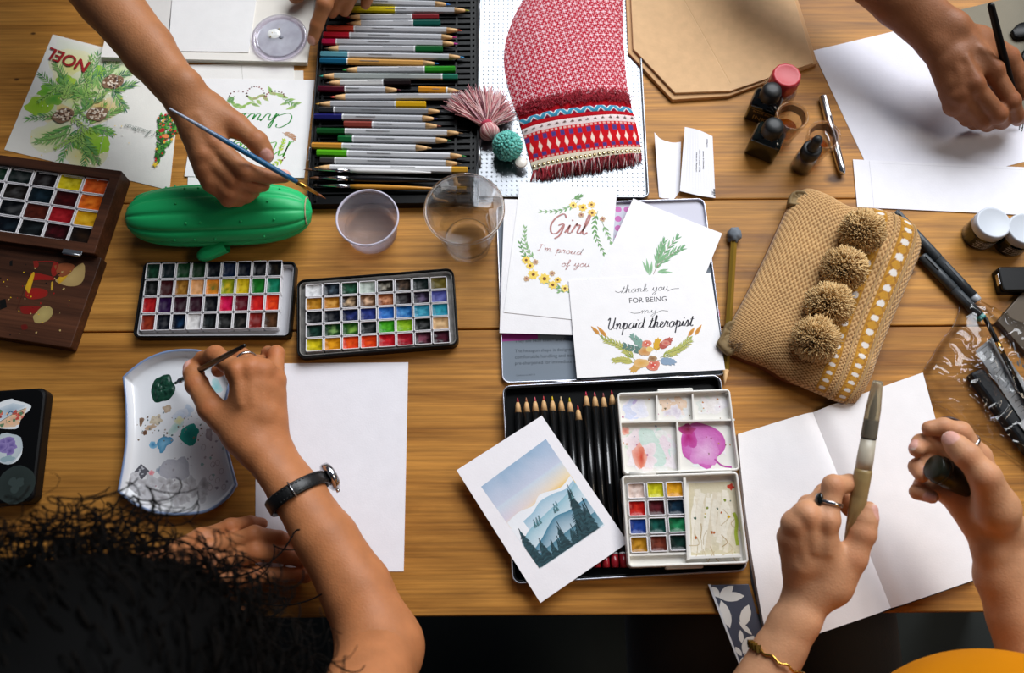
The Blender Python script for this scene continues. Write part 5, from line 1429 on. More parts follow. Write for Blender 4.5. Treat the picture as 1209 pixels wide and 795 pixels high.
# ---------------------------------------------------------------- white-lidded jars at the right
def tubjar(px, py, label, seed):
    t = thing('paint_jar', at(px, py, 32), label, 'jar', None)
    b = MB(); b.lathe([(.2,0),(15.8,0),(17,1.2),(17,20),(15.5,23),(15.5,25),(.2,25)], 40); part(t, 'jar_body', b, MATS['dark_glass'])
    b = MB(); b.lathe([(16.4,21.5),(17.4,22),(17.4,31),(16.6,32),(15.8,32.2),(14.6,31.8),(.1,31.8)], 48, rmod=lambda a, z: 1+.008*math.cos(a*40) if z < 31.5 else 1); part(t, 'lid', b, mat('jar_lid', '#c3c9d2', rough=.35))
    b = MB()
    b.grid(lambda a, v: (17.2*math.cos(-2.5+a*1.7), 17.2*math.sin(-2.5+a*1.7), 4+14*v), 30, 18, lambda a, v: G('#c8c8c4') if (int(v*9)%2 and int(a*40+v*7+seed) % 3) and .1 < a < .9 else G('#1a1c1c'))
    part(t, 'label', b, MATS['print'])
tubjar(1173.5, 262.5, 'dark paint jar with pale grey lid, standing clear of the right edge', 0)
tubjar(1211, 270, 'dark paint jar with pale grey lid, cut by the right picture edge', 1)
M, wd, dp = rect((1180,317), (1262,312), (1266,344), (1183,341), h=14); M.translation.z = TZ
t = thing('black_box', M, 'black hinged box at the right edge below the paint jars', 'box')
b = MB(); b.rbox((0,0,5), (wd, dp, 10), 3); part(t, 'base', b, MATS['black_plastic'])
b = MB(); b.rbox((0,0,12.2), (wd, dp, 4), 3); part(t, 'lid', b, MATS['black_plastic'])
b = MB(); b.rbox((-wd/2-.6, 0, 10), (1.2, 12, 5), .5); part(t, 'clasp', b, MATS['chrome'])

# ---------------------------------------------------------------- burlap pouch with pompoms
M = at(965, 355, 12); Mi = M.inverted()
bp = thing('burlap_pouch', M, 'brown burlap pouch with four tan pompoms and gold mirror trim', 'pouch')
def C4(pts, h): return [Mi @ P(*z10(*p), h) for p in pts]
E_top = C4([(288,92),(335,62),(400,84),(470,122),(560,130),(650,163),(698,212)], 12)
E_bot = C4([(72,585),(135,612),(205,640),(285,690),(370,728),(440,755),(492,758)], 12)
E_lef = C4([(288,92),(255,165),(200,285),(135,415),(95,490),(78,545),(72,585)], 12)
E_rig = C4([(698,212),(704,262),(655,390),(600,520),(555,640),(522,715),(492,758)], 12)
def ev(E, t_):
    x = t_*(len(E)-1); i = min(int(x), len(E)-2); f = x-i
    a = E[max(i-1,0)]; b_ = E[i]; c_ = E[i+1]; d = E[min(i+2, len(E)-1)]
    return .5*((2*b_)+(c_-a)*f+(2*a-5*b_+4*c_-d)*f*f+(3*b_-a-3*c_+d)*f**3)
def bsurf(u_, v, off=0.0):
    t_, bo, l, r = ev(E_top, u_), ev(E_bot, u_), ev(E_lef, v), ev(E_rig, v)
    p = t_*(1-v)+bo*v+l*(1-u_)+r*u_-(E_top[0]*(1-u_)*(1-v)+E_top[-1]*u_*(1-v)+E_bot[0]*(1-u_)*v+E_bot[-1]*u_*v)
    e = (1-abs(2*u_-1)**3.4)*(1-abs(2*v-1)**5)
    hh = 9+19*max(0, e)**.6+max(0, bz(p)-6)*.6+2.2*nz(u_*3, v*3.5, 7)*min(1, e*2)
    return Vector((p.x, p.y, max(hh+off, .5)))
mat('burlap', vc=True, rough=.9, sheen=.3)
_cor = Mi @ P(*z10(440, 740), 9)
def bz(q):
    d = math.hypot(q.x-_cor.x, q.y-_cor.y)
    return .4+11.2*max(0, min(1, (62-d)/22))
def wv(u_, v, nu=136, nv=180):
    i, j = round(u_*nu), round(v*nv)
    k = ((i//2)+(j//2)) % 2
    return k, i, j
def burcol(u_, v):
    k, i, j = wv(u_, v); base = mixc(G('#bd8c50'), G('#a0723c'), .5+.8*nz(u_*6, v*8, 1))
    hole = (i % 4 == 1 and j % 4 == 1)
    c = mixc(base, G('#e8bf86'), .62) if k else mixc(base, G('#5c3816'), .55)
    if hole: c = mixc(c, G('#e8b878'), .6)
    return mixc(c, G('#7d5c33'), .25*rnd.random())
b = MB(); b.grid(lambda a, v: bsurf(a, v, (.75 if wv(a, v)[0] else -.45)), 136, 180, burcol, flip=True)
part(bp, 'burlap_body', b, MATS['burlap'])
b = MB()
def side(E, n, flip):
    b.grid(lambda a, v: (lambda q: Vector((q.x, q.y, bz(q)+(8.6-bz(q)+(3 if bz(q) > 3 else 0))*v)))(ev(E, a)), n, 3, lambda a, v: G('#6d3a1e'), flip=flip)
side(E_top, 40, False); side(E_bot, 40, True); side(E_lef, 40, True); side(E_rig, 40, False)
b.grid(lambda a, v: (lambda q: Vector((q.x, q.y, bz(q))))(bsurf(a, v)), 30, 30, lambda a, v: G('#6d3a1e'))
part(bp, 'leather_back', b, mat('leather_back', vc=True, rough=.55), 'red-brown side and back')
def trim(u0, u1, name, label, v0=.01, v1=.99, mir=True):
    b = MB()
    def cf(a, v):
        x = v*17; q = abs((x % 1)-.5); e_ = abs(a-.5)*2
        if e_ > .82: return G('#a8720f')
        if mir and math.hypot((x % 1-.5)*2, (a-.5)*1.4) < .42: return G('#d9d3cc')
        return mixc(G('#c08a1c'), G('#8f5c10'), (.8 if abs(q*2-e_) < .2 else .15)+.3*rnd.random()-.1)
    b.grid(lambda a, v: bsurf(u0+(u1-u0)*a, v0+(v1-v0)*v, .7+.5*math.sin(a*math.pi)), 16, 240, cf, flip=True)
    o = part(bp, name, b, MATS['burlap'], label)
trim(.775, .872, 'gold_trim', 'mustard lace trim with round white mirrors')
trim(.63, .70, 'gold_trim', 'rust lace trim with round white mirrors', .01, .985)
b = MB(); b.tube([bsurf(.89, i/50, .8) for i in range(51)], 1.4, 8, G('#a8834f')); b.tube([bsurf(.745, i/50, .8) for i in range(51)], 1.2, 8, G('#b08a55')); part(bp, 'piping', b, MATS['burlap'])
# folded fabric ears
mat('olive_lining', '#7a6440', rough=.75, var=(80,.25))
def ear(pts, h, name):
    b = MB(); c = Mi @ P(*z10(*pts[0]), h[0]); ring = [Mi @ P(*z10(*p), h[1]) for p in pts[1:]]
    ring = cr(ring+[ring[0]], 4)[:-1]; n = len(ring)
    inner = [c.lerp(p, .55)+Vector((0,0,2.5*nz(i*.9, 3)-2)) for i, p in enumerate(ring)]
    low = [Vector((p.x+(c.x-p.x)*.1, p.y+(c.y-p.y)*.1, 1)) for p in ring]
    b.loops([low, ring, inner], cap0=True, cap1=False); v = inner+[c]
    b.add(v, [(i, (i+1) % n, n) for i in range(n)])
    o = part(bp, name, b, MATS['olive_lining'], 'olive fabric corner folded out'); o.modifiers.new('s','SUBSURF').levels = 1
ear([(100,530),(42,562),(62,525),(75,492),(100,482),(150,490),(158,520),(120,560),(100,600),(75,596)], (14, 19), 'fabric_corner')
ear([(312,95),(276,110),(285,72),(310,60),(340,66),(345,88),(318,112)], (18, 24), 'fabric_corner')
b = MB()
for i in range(160):
    v = R(.86,.99); p = bsurf(R(0,.12), v, 1); strand(b, p, (R(-1,1), R(-1,.4), .5), R(2,5), .3, mixc(G('#a8834f'), G('#6e4d28'), rnd.random()), 3, 0, 3)
for i in range(70):
    p = bsurf(R(.0,.1), R(0,.05), 1); strand(b, p, (R(-1,1), R(-.3,1), .5), R(2,4), .3, mixc(G('#a8834f'), G('#6e4d28'), rnd.random()), 3, 0, 3)
part(bp, 'frayed_threads', b, MATS['burlap'], kind='stuff')
def pompom_mesh(r, n, cols, seed):
    rr_ = random.Random(seed); b = MB()
    b.lathe([(.1,-r*.78),(r*.55,-r*.55),(r*.78,0),(r*.55,r*.55),(.1,r*.78)], 18, (0,0,0), lin(cols[0]))
    for i in range(n):
        z_ = 1-2*(i+.5)/n; a = i*2.39996; q = math.sqrt(1-z_*z_); nn = Vector((q*math.cos(a), q*math.sin(a), z_))
        nn = (nn+Vector((rr_.uniform(-.22,.22), rr_.uniform(-.22,.22), rr_.uniform(-.22,.22)))).normalized()
        cl_ = .12*nz(nn.x*2.2+seed, nn.y*2.2, nn.z*2.2); ln = r*rr_.uniform(.92,1.03)*(1+cl_)
        tw = Vector((rr_.uniform(-1,1), rr_.uniform(-1,1), rr_.uniform(-1,1)))*r*.10
        c = mixc(lin(cols[0]), lin(cols[1]), rr_.random())
        b.tube([nn*r*.7, nn*ln*.86+tw*.5, nn*ln+tw], [.75,.8,.6], 3, c)
    return b
po = None
for k, (x, y) in enumerate(((515,203),(458,322),(408,440),(364,550))):
    c = Mi @ P(*z10(x, y), 42)
    if po is None or k == 2:
        po = part(bp, 'pompom', pompom_mesh(21.5, 3400, ('#b8925a','#e6c48c'), 3+k), MATS['yarn'])
        o = po
    else:
        o = po.copy(); COL.objects.link(o); o.parent = bp
    o.location = Vector((c.x, c.y, 42))*MM; o.rotation_euler = (k*.7, k*1.3, k*2.1)
    q = c; 

# ---------------------------------------------------------------- pencil with putty, markers
a, c = P(*z10(99, 232), 4), P(*z10(70, 700), 4)
M = frame(a, c-a); L_ = (c-a).length
t = thing('gold_pencil', M, 'gold pencil with a grey putty eraser on its end, beside the burlap pouch', 'pencil')
b = MB(); b.loops([[(x, 3.6*math.cos(math.pi/6+math.pi*i/3), 3.6*math.sin(math.pi/6+math.pi*i/3)) for i in range(6)] for x in (0, L_-16)], smooth=False); part(t, 'barrel', b, mat('gold_lacquer', '#9a7a2c', rough=.32, metal=.5))
b = MB(); b.loops([[(x, r*math.cos(2*math.pi*i/10), r*math.sin(2*math.pi*i/10)) for i in range(10)] for x, r in ((L_-16,3.5),(L_-5,1.3),(L_,.3))]); part(t, 'sharpened_wood', b, MATS['bare_wood'])
b = MB()
def putty(a_, v):
    ph = math.pi*v; ang = 2*math.pi*a_; n = Vector((math.cos(ph), math.sin(ph)*math.cos(ang), math.sin(ph)*math.sin(ang)))
    k = 1+.28*nz(n.x*2.2+4, n.y*2.2, n.z*2.2)
    return (-6+n.x*8.5*k, n.y*7.2*k, max(-3.6, n.z*7*k+1))
b.grid(putty, 20, 14); part(t, 'putty_eraser', b, mat('putty', '#6d747c', rough=.75))
mat('marker_grey', '#34393d', rough=.4)
def marker(p0, p1, label, endcol, h, h2):
    a, c = P(*z11(*p0), h), P(*z11(*p1), h2); M = frame(a, c-a); L_ = (c-a).length
    t = thing('marker_pen', M, label, 'marker', None)
    def rg(x, r): return [(x, r*math.cos(2*math.pi*i/18), r*math.sin(2*math.pi*i/18)) for i in range(18)]
    b = MB(); b.loops([rg(0,3.8), rg(1,5), rg(L_*.52,5.2), rg(L_*.53,4.8)]); part(t, 'cap', b, MATS['marker_grey'])
    b = MB(); b.loops([rg(L_*.53,4.9), rg(L_*.94,5.0)]); b.box((L_*.7,0,5.0),(L_*.2,2.5,.3), None); part(t, 'barrel', b, MATS['marker_grey'])
    b = MB(); b.loops([rg(L_*.94,4.6), rg(L_-1,4.6), rg(L_,3.6)], lin(endcol)); part(t, 'end_plug', b, MATS['pencil_lacquer'])
    b = MB(); b.box((L_*.14,0,5.6),(L_*.22,2.4,1.0), bev=.4); part(t, 'clip', b, MATS['marker_grey'])
marker((108,72), (338,318), 'dark grey marker with pale grey end coming from under the burlap pouch', '#a9adb2', 6, 6)
marker((182,192), (352,368), 'dark grey marker with teal end, its tip inside the clear bag', '#1f8a88', 5.6, 5.6)

# ---------------------------------------------------------------- clear bag and what lies in it
M = at(1160, 460, 0); Mi = M.inverted()
def quadthing(name, zp, h, th, col, label, cat, bev_=.8, m=None, art=None):
    s = Sheet(zp, h, th, G(col), z11, isrect=False)
    if art: art(s)
    o = s.make(name, label, cat, m or MATS['print']); bevel(o, bev_); return o
quadthing('notebook', [(392,372),(470,282),(560,350),(480,470)], 0, 7, '#4a3c2a', 'brown notebook at the right edge under the clear bag top', 'notebook')
quadthing('pencil_pouch', [(318,516),(352,500),(560,740),(520,790)], 0, 13, '#10161c', 'dark navy zip case inside the clear bag', 'case', 3, mat('navy_cloth', '#0e141b', rough=.5, bump=(200,.4,.001)))
def strip_art(s):
    u = s.uv
    for i in range(22):
        f = i/22; a = Vector((345+f*190, 452+f*290)); s.stroke([u(*a), u(a.x+R(8,20), a.y-R(8,18))], .5, G('#3a3d40'), 0, 0)
    for i in range(40): s.blob(u(380+R(-20,60)+i*2.0, 440+i*4+R(-8,8)), R(1,3), R(.5,1.2), G(rnd.choice(['#8a8d90','#5a5d60','#707376'])), None, .5, .9, 8)
quadthing('steel_ruler', [(332,455),(380,412),(570,690),(520,740)], 13.2, 1.2, '#9a9da0', 'grey worn metal ruler strip on the navy case in the clear bag', 'ruler', .3, MATS['print'], strip_art)
quadthing('tag_card', [(450,655),(470,638),(500,670),(478,690)], 14.6, .6, '#c9cccf', 'small pale tag on the navy case at the right edge', 'tag', .1)
a, c = P(*z11(357,362), 22), P(*z11(480,610), 17)
b = MB(); b.tube([a, a.lerp(c,.5), c], [2.2,2.4,2.2], 10)
M2 = frame(a, c-a)
t = thing('black_stick_pen', M2, 'thin black pen lying over the ruler in the clear bag', 'pen'); Lp = (c-a).length
b = MB(); b.loops([[(x, r*math.cos(2*math.pi*i/12), r*math.sin(2*math.pi*i/12)) for i in range(12)] for x, r in ((0,1.2),(2,2.2),(Lp*.3,2.3),(Lp,2.2))]); part(t, 'barrel', b, MATS['black_plastic'])
b = MB(); b.loops([[(x, r*math.cos(2*math.pi*i/12), r*math.sin(2*math.pi*i/12)) for i in range(12)] for x, r in ((Lp*.28,2.5),(Lp*.28+12,2.5))]); part(t, 'gold_band', b, MATS['gold_metal'])
mb_ = bpy.data.materials.new('bag_film'); mb_.use_nodes = True
nt = mb_.node_tree; nt.nodes.clear()
o_ = nt.nodes.new('ShaderNodeOutputMaterial'); mx = nt.nodes.new('ShaderNodeMixShader'); tr_ = nt.nodes.new('ShaderNodeBsdfTransparent'); gl = nt.nodes.new('ShaderNodeBsdfGlossy'); fr = nt.nodes.new('ShaderNodeFresnel')
gl.inputs['Roughness'].default_value = .07; fr.inputs['IOR'].default_value = 1.55; tr_.inputs[0].default_value = (.975,.98,.985,1)
ad = nt.nodes.new('ShaderNodeMath'); ad.operation = 'MULTIPLY_ADD'; ad.inputs[1].default_value = .75; ad.inputs[2].default_value = .01
nt.links.new(fr.outputs[0], ad.inputs[0]); nt.links.new(ad.outputs[0], mx.inputs[0]); nt.links.new(tr_.outputs[0], mx.inputs[1]); nt.links.new(gl.outputs[0], mx.inputs[2]); nt.links.new(mx.outputs[0], o_.inputs[0])
bl_ = [(292,312),(272,380),(238,425),(212,468),(184,522),(196,588),(258,622),(335,692),(420,742),(520,815)]
br_ = [(345,318),(420,372),(470,398),(520,425),(560,470),(600,520),(640,580),(670,650),(690,720),(700,800)]
BLp = [Mi @ P(*z11(*p), 2) for p in bl_]; BRp = [Mi @ P(*z11(*p), 2) for p in br_]
def bagf(a, v, top=True):
    p = ev(BLp, v).lerp(ev(BRp, v), a)
    e = (1-abs(2*a-1)**2.5)*(1-abs(2*v-1)**3)
    z_ = 2+ (19*max(0, e)**.5)*(1 if top else 0)
    if top: z_ += (4.5*max(0, 1-3.2*abs(nz(p.x*.030+p.y*.012, p.y*.016, 2)))**2+3.5*max(0, 1-3.5*abs(nz(p.x*.02-p.y*.035, p.y*.015+p.x*.03, 6)))**2+2.2*max(0, 1-4*abs(nz(p.x*.06, p.y*.05, 9)))**2)*min(1, e*2.5+.3)
    z_ = max(z_, 1.2)
    return (p.x, p.y, z_)
b = MB(); b.grid(lambda a, v: bagf(a, v), 130, 160, flip=True)
bag = thing('plastic_bag', M, 'crinkled clear plastic bag at the right edge holding dark tools', 'bag')
part(bag, 'film', b, mb_)
b = MB(); b.tube([Vector(bagf(0, i/60))+Vector((0,0,.3)) for i in range(61)], .6, 6); part(bag, 'sealed_edge', b, MATS['clear_plastic'])
b = MB(); b.tube([Vector(bagf(i/20, .0))+Vector((0,0,.4)) for i in range(21)], 1.0, 6); part(bag, 'zip_strip', b, MATS['clear_plastic'])

# ---------------------------------------------------------------- open sketchbook and the patterned notebook by it
Lp_ = [(871,513),(962,485.5),(1055,718),(908,768),(884,684)]
s0 = P(1000, 600, 0); M = frame(s0, P(1089,440,8)-P(962,485.5,8)); Mi = M.inverted()
sk = thing('sketchbook', M, 'open sketchbook with blank white pages under the two painting hands', 'sketchbook')
def pg(px, h): return Mi @ P(*px, h)
def page(TL_, TR_, BR_, BL_, hh, flip, mid=None):
    b = MB()
    def fn(a, v):
        l = None
        if mid: 
            l = TL_ if v == 0 else None
        lx = ((TL_[0]*(1-v)+BL_[0]*v), (TL_[1]*(1-v)+BL_[1]*v))
        if mid: 
            lx = (lx[0]+mid[0]*4*v*(1-v), lx[1]+mid[1]*4*v*(1-v))
        rx_ = ((TR_[0]*(1-v)+BR_[0]*v), (TR_[1]*(1-v)+BR_[1]*v))
        px = (lx[0]*(1-a)+rx_[0]*a, lx[1]*(1-a)+rx_[1]*a)
        q = pg(px, 9); 
        q.z = hh(a)
        return q
    b.grid(fn, 26, 14, lambda a, v: G('#f0edee'), flip=True)
    return b, fn
hl = lambda a: 9.5+1.6*math.sin(a*math.pi*.9)-(0 if a < .82 else 6.5*((a-.82)/.18)**2)
hr = lambda a: 9.0+1.3*math.sin(a*math.pi)-(0 if a > .16 else 6.0*((.16-a)/.16)**2)
for nm, q, hh, md in (('left', ((871,513),(962,485.5),(1055,718),(908,768)), hl, (-4.5,0)), ('right', ((962,485.5),(1089.5,440),(1156,683),(1055,718)), hr, None)):
    b, fn = page(*q, hh, True, md)
    # block of pages beneath: walls with page lines
    for k in range(8):
        z0, z1_ = k/8, (k+1)/8
        def edge(f0, n=20):
            pts = [f0(i/n) for i in range(n+1)]
            ins = R(.0,.9); c = mixc(G('#e9e6e4'), G('#bdb9b6'), .6*(k % 2))
            v = [Vector((p[0], p[1], 1.4+(p[2]-1.4)*z0)) for p in pts]+[Vector((p[0], p[1], 1.4+(p[2]-1.4)*z1_)) for p in pts]
            f = [(i, i+1, n+2+i, n+1+i) for i in range(n)]+[(n+1+i, n+2+i, i+1, i) for i in range(0)]
            b.add(v, f, c, 0, False)
        edge(lambda t_: fn(t_, 1)); edge(lambda t_: fn(1-t_, 0))
        if nm == 'left': edge(lambda t_: fn(0, t_))
        else: edge(lambda t_: fn(1, 1-t_))
    part(sk, 'page_block', b, MATS['paper'])
b = MB()
cv_ = [pg(p, 2) for p in ((873,514),(962,487),(1090,441),(1157,684),(1055,719.5),(908.5,769),(887,686))]
b.prism([(p.x, p.y) for p in cv_], 0, 1.4, G('#2c2f38')); part(sk, 'cover', b, mat('book_cover', '#2c2f38', rough=.6))
s = Sheet([(838,691),(884,690),(906,766),(876,791)], 0, 5, G('#3b3f4e'), None, isrect=False)
u = s.uv
W_ = G('#d6d2cb')
for (cx, cy) in ((852,697),(868,722),(862,716),(884,750),(880,775),(860,745),(870,770)): pass
def petal(a, c, wd_):
    a, c = u(*a), u(*c); d = c-a; n = Vector((-d.y, d.x)).normalized()*wd_
    P_ = cr([a, a+d*.25+n*.8, a+d*.5+n, a+d*.75+n*.8, c], 4)+cr([c, a+d*.75-n*.8, a+d*.5-n, a+d*.25-n*.8, a], 4)[1:-1]
    s.poly(P_, W_)
for a, c, w_ in (((849,706),(841,693),3),((849,706),(866,692),3.6),((849,706),(879,704),4),((850,707),(866,730),0.1),((876,741),(884,714),4.5),((851,709),(862,742),4.5),((888,750),(872,734),2),((876,760),(874,744),2.2),((877,772),(890,751),5),((878,774),(903,765),3),((876,775),(868,764),2),((877,776),(876,788),2)):
    petal(a, c, w_)
s.poly([u(836,690.5), u(839,690.5), u(877,791), u(874.5,790)], G('#c9c7c8'))
o = s.make('notebook', 'notebook with white petals on slate, poking out below the palette beside the sketchbook', 'notebook', MATS['print']); bevel(o, .5)
# ---------------------------------------------------------------- people: continuous surfaces grown from bones
def field_new(lo, hi, h):
    n = [int(math.ceil((hi[i]-lo[i])/h))+1 for i in range(3)]
    return np.full(n, 60.0, dtype=np.float32)
def cone_into(F, lo, h, a, b, ra, rb, k):
    a = np.array(a, dtype=np.float32); b = np.array(b, dtype=np.float32)
    rm = max(ra, rb)+k+2.5*h
    i0 = np.maximum(np.floor((np.minimum(a, b)-rm-lo)/h).astype(int), 0)
    i1 = np.minimum(np.ceil((np.maximum(a, b)+rm-lo)/h).astype(int)+1, F.shape)
    if np.any(i1 <= i0): return
    gx, gy, gz = [lo[q]+h*np.arange(i0[q], i1[q], dtype=np.float32) for q in range(3)]
    X = gx[:,None,None]; Y = gy[None,:,None]; Z = gz[None,None,:]
    d = b-a; L2 = max(float(d@d), 1e-6)
    t = np.clip(((X-a[0])*d[0]+(Y-a[1])*d[1]+(Z-a[2])*d[2])/L2, 0, 1)
    dist = np.sqrt((X-a[0]-t*d[0])**2+(Y-a[1]-t*d[1])**2+(Z-a[2]-t*d[2])**2)-(ra+(rb-ra)*t)
    V = F[i0[0]:i1[0], i0[1]:i1[1], i0[2]:i1[2]]
    if k > 0:
        hh = np.maximum(k-np.abs(V-dist), 0)/k
        V[...] = np.minimum(V, dist)-hh*hh*k*.25
    else: V[...] = np.minimum(V, dist)
def smin(A, B, k):
    hh = np.maximum(k-np.abs(A-B), 0)/k
    return np.minimum(A, B)-hh*hh*k*.25
def surface(F, lo, h):
    """naive surface nets"""
    s = F < 0
    n = F.shape
    c = [s[i:n[0]-1+i, j:n[1]-1+j, k:n[2]-1+k] for i in (0,1) for j in (0,1) for k in (0,1)]
    cnt = sum(x.astype(np.int8) for x in c)
    act = (cnt > 0) & (cnt < 8)
    idx = np.full(act.shape, -1, dtype=np.int64); I = np.argwhere(act); idx[act] = np.arange(len(I))
    acc = np.zeros((len(I), 3)); wt = np.zeros(len(I))
    offs_ = [(i,j,k) for i in (0,1) for j in (0,1) for k in (0,1)]
    for p in range(8):
        for q in range(p+1, 8):
            dd = [offs_[q][t]-offs_[p][t] for t in range(3)]
            if sum(abs(x) for x in dd) != 1: continue
            A = F[I[:,0]+offs_[p][0], I[:,1]+offs_[p][1], I[:,2]+offs_[p][2]]
            B = F[I[:,0]+offs_[q][0], I[:,1]+offs_[q][1], I[:,2]+offs_[q][2]]
            m = (A < 0) != (B < 0)
            t = np.where(m, A/np.where(A-B == 0, 1, A-B), 0)
            P0 = np.array(offs_[p])[None,:]+t[:,None]*np.array(dd)[None,:]
            acc += np.where(m[:,None], P0, 0); wt += m
    V = lo+h*(I+acc/wt[:,None])
    quads = []
    for ax in range(3):
        u_, v_ = (ax+1) % 3, (ax+2) % 3
        sl0 = [slice(1,-1)]*3; sl0[ax] = slice(0, n[ax]-1)
        sl1 = list(sl0); sl1[ax] = slice(1, n[ax])
        a = s[tuple(sl0)]; b = s[tuple(sl1)]
        E = np.argwhere(a != b)
        if not len(E): continue
        fl = a[E[:,0],E[:,1],E[:,2]]
        base = E.copy()
        for t in range(3):
            if t != ax: base[:,t] += 1
        def cell(du, dv):
            q = base.copy(); q[:,u_] -= du; q[:,v_] -= dv
            return idx[q[:,0],q[:,1],q[:,2]]
        Q = np.stack([cell(1,1), cell(0,1), cell(0,0), cell(1,0)], 1)
        Q[~fl] = Q[~fl][:, ::-1]
        quads.append(Q)
    return V, np.concatenate(quads)
def relax(V, Q, it=2, lam=.5):
    E = np.concatenate([Q[:,[0,1]],Q[:,[1,2]],Q[:,[2,3]],Q[:,[3,0]]])
    for _ in range(it):
        S_ = np.zeros_like(V); c = np.zeros(len(V))
        np.add.at(S_, E[:,0], V[E[:,1]]); np.add.at(c, E[:,0], 1)
        np.add.at(S_, E[:,1], V[E[:,0]]); np.add.at(c, E[:,1], 1)
        V = V+lam*(S_/c[:,None]-V)
    return V
class Skin:
    """bones -> one field -> one surface; layers keep fingers apart"""
    def __init__(s, h):
        s.h = h; s.layers = {}; s.order = []; s.pts = []; s.nails = []; s.joints = []; s.tints = []
    def bone(s, a, b, ra, rb, layer='base', k=6.0):
        if layer not in s.layers: s.layers[layer] = []; s.order.append(layer)
        s.layers[layer].append((a, b, ra, rb, k)); s.pts += [(a, ra), (b, rb)]
    def build(s, merge, base_col):
        lo = np.min([np.array(p)-r for p, r in s.pts], 0)-6*s.h; hi = np.max([np.array(p)+r for p, r in s.pts], 0)+6*s.h
        lo = lo.astype(np.float32)
        tot = None
        for L in s.order:
            F = field_new(lo, hi, s.h)
            for a, b, ra, rb, k in s.layers[L]: cone_into(F, lo, s.h, a, b, ra, rb, k)
            tot = F if tot is None else smin(tot, F, merge.get(L, 3.0))
        V, Q = surface(tot, lo, s.h); V = relax(V, Q, 2, .45)
        C = np.tile(np.array(base_col), (len(V), 1))
        red_ = np.array(base_col)*np.array([.98,.74,.68])
        for p, r in s.joints:
            d = np.linalg.norm(V-np.array(p), axis=1); w_ = np.exp(-(d/r)**2)[:,None]*.55; C = C*(1-w_)+red_*w_
        for p, r, tc_, k_ in s.tints:
            d = np.linalg.norm(V-np.array(p), axis=1); w_ = (np.clip(1.4-d/r, 0, 1)*k_)[:,None]; C = C*(1-w_)+np.array(tc_)*w_
        for c, dr, sd, nn, r, hl_ in s.nails:
            q = V-np.array(c); x = q@np.array(dr); y = q@np.array(sd); z = q@np.array(nn)
            e = (np.abs(x)/hl_)**3+(np.abs(y)/(r*.72))**3
            w_ = np.clip((1.15-e)/.3, 0, 1)*(z > -r*.45)
            tipw = np.clip((x/hl_-.62)/.2, 0, 1)
            nc = np.array(lin('#d8a294'))*(1-tipw[:,None])+np.array(lin('#ecd9cb'))*tipw[:,None]
            C = C*(1-w_[:,None])+nc*w_[:,None]
            V = V+np.array(nn)[None,:]*(w_*.35)[:,None]
        return V, Q, C
def V3(p): return np.array(P(*p))
def unit(v): return v/max(np.linalg.norm(v), 1e-9)
FR = {'index':(9.6,8.6,7.7,6.6),'middle':(9.8,8.8,7.8,6.7),'ring':(9.3,8.3,7.4,6.4),'little':(8.4,7.3,6.5,5.6)}
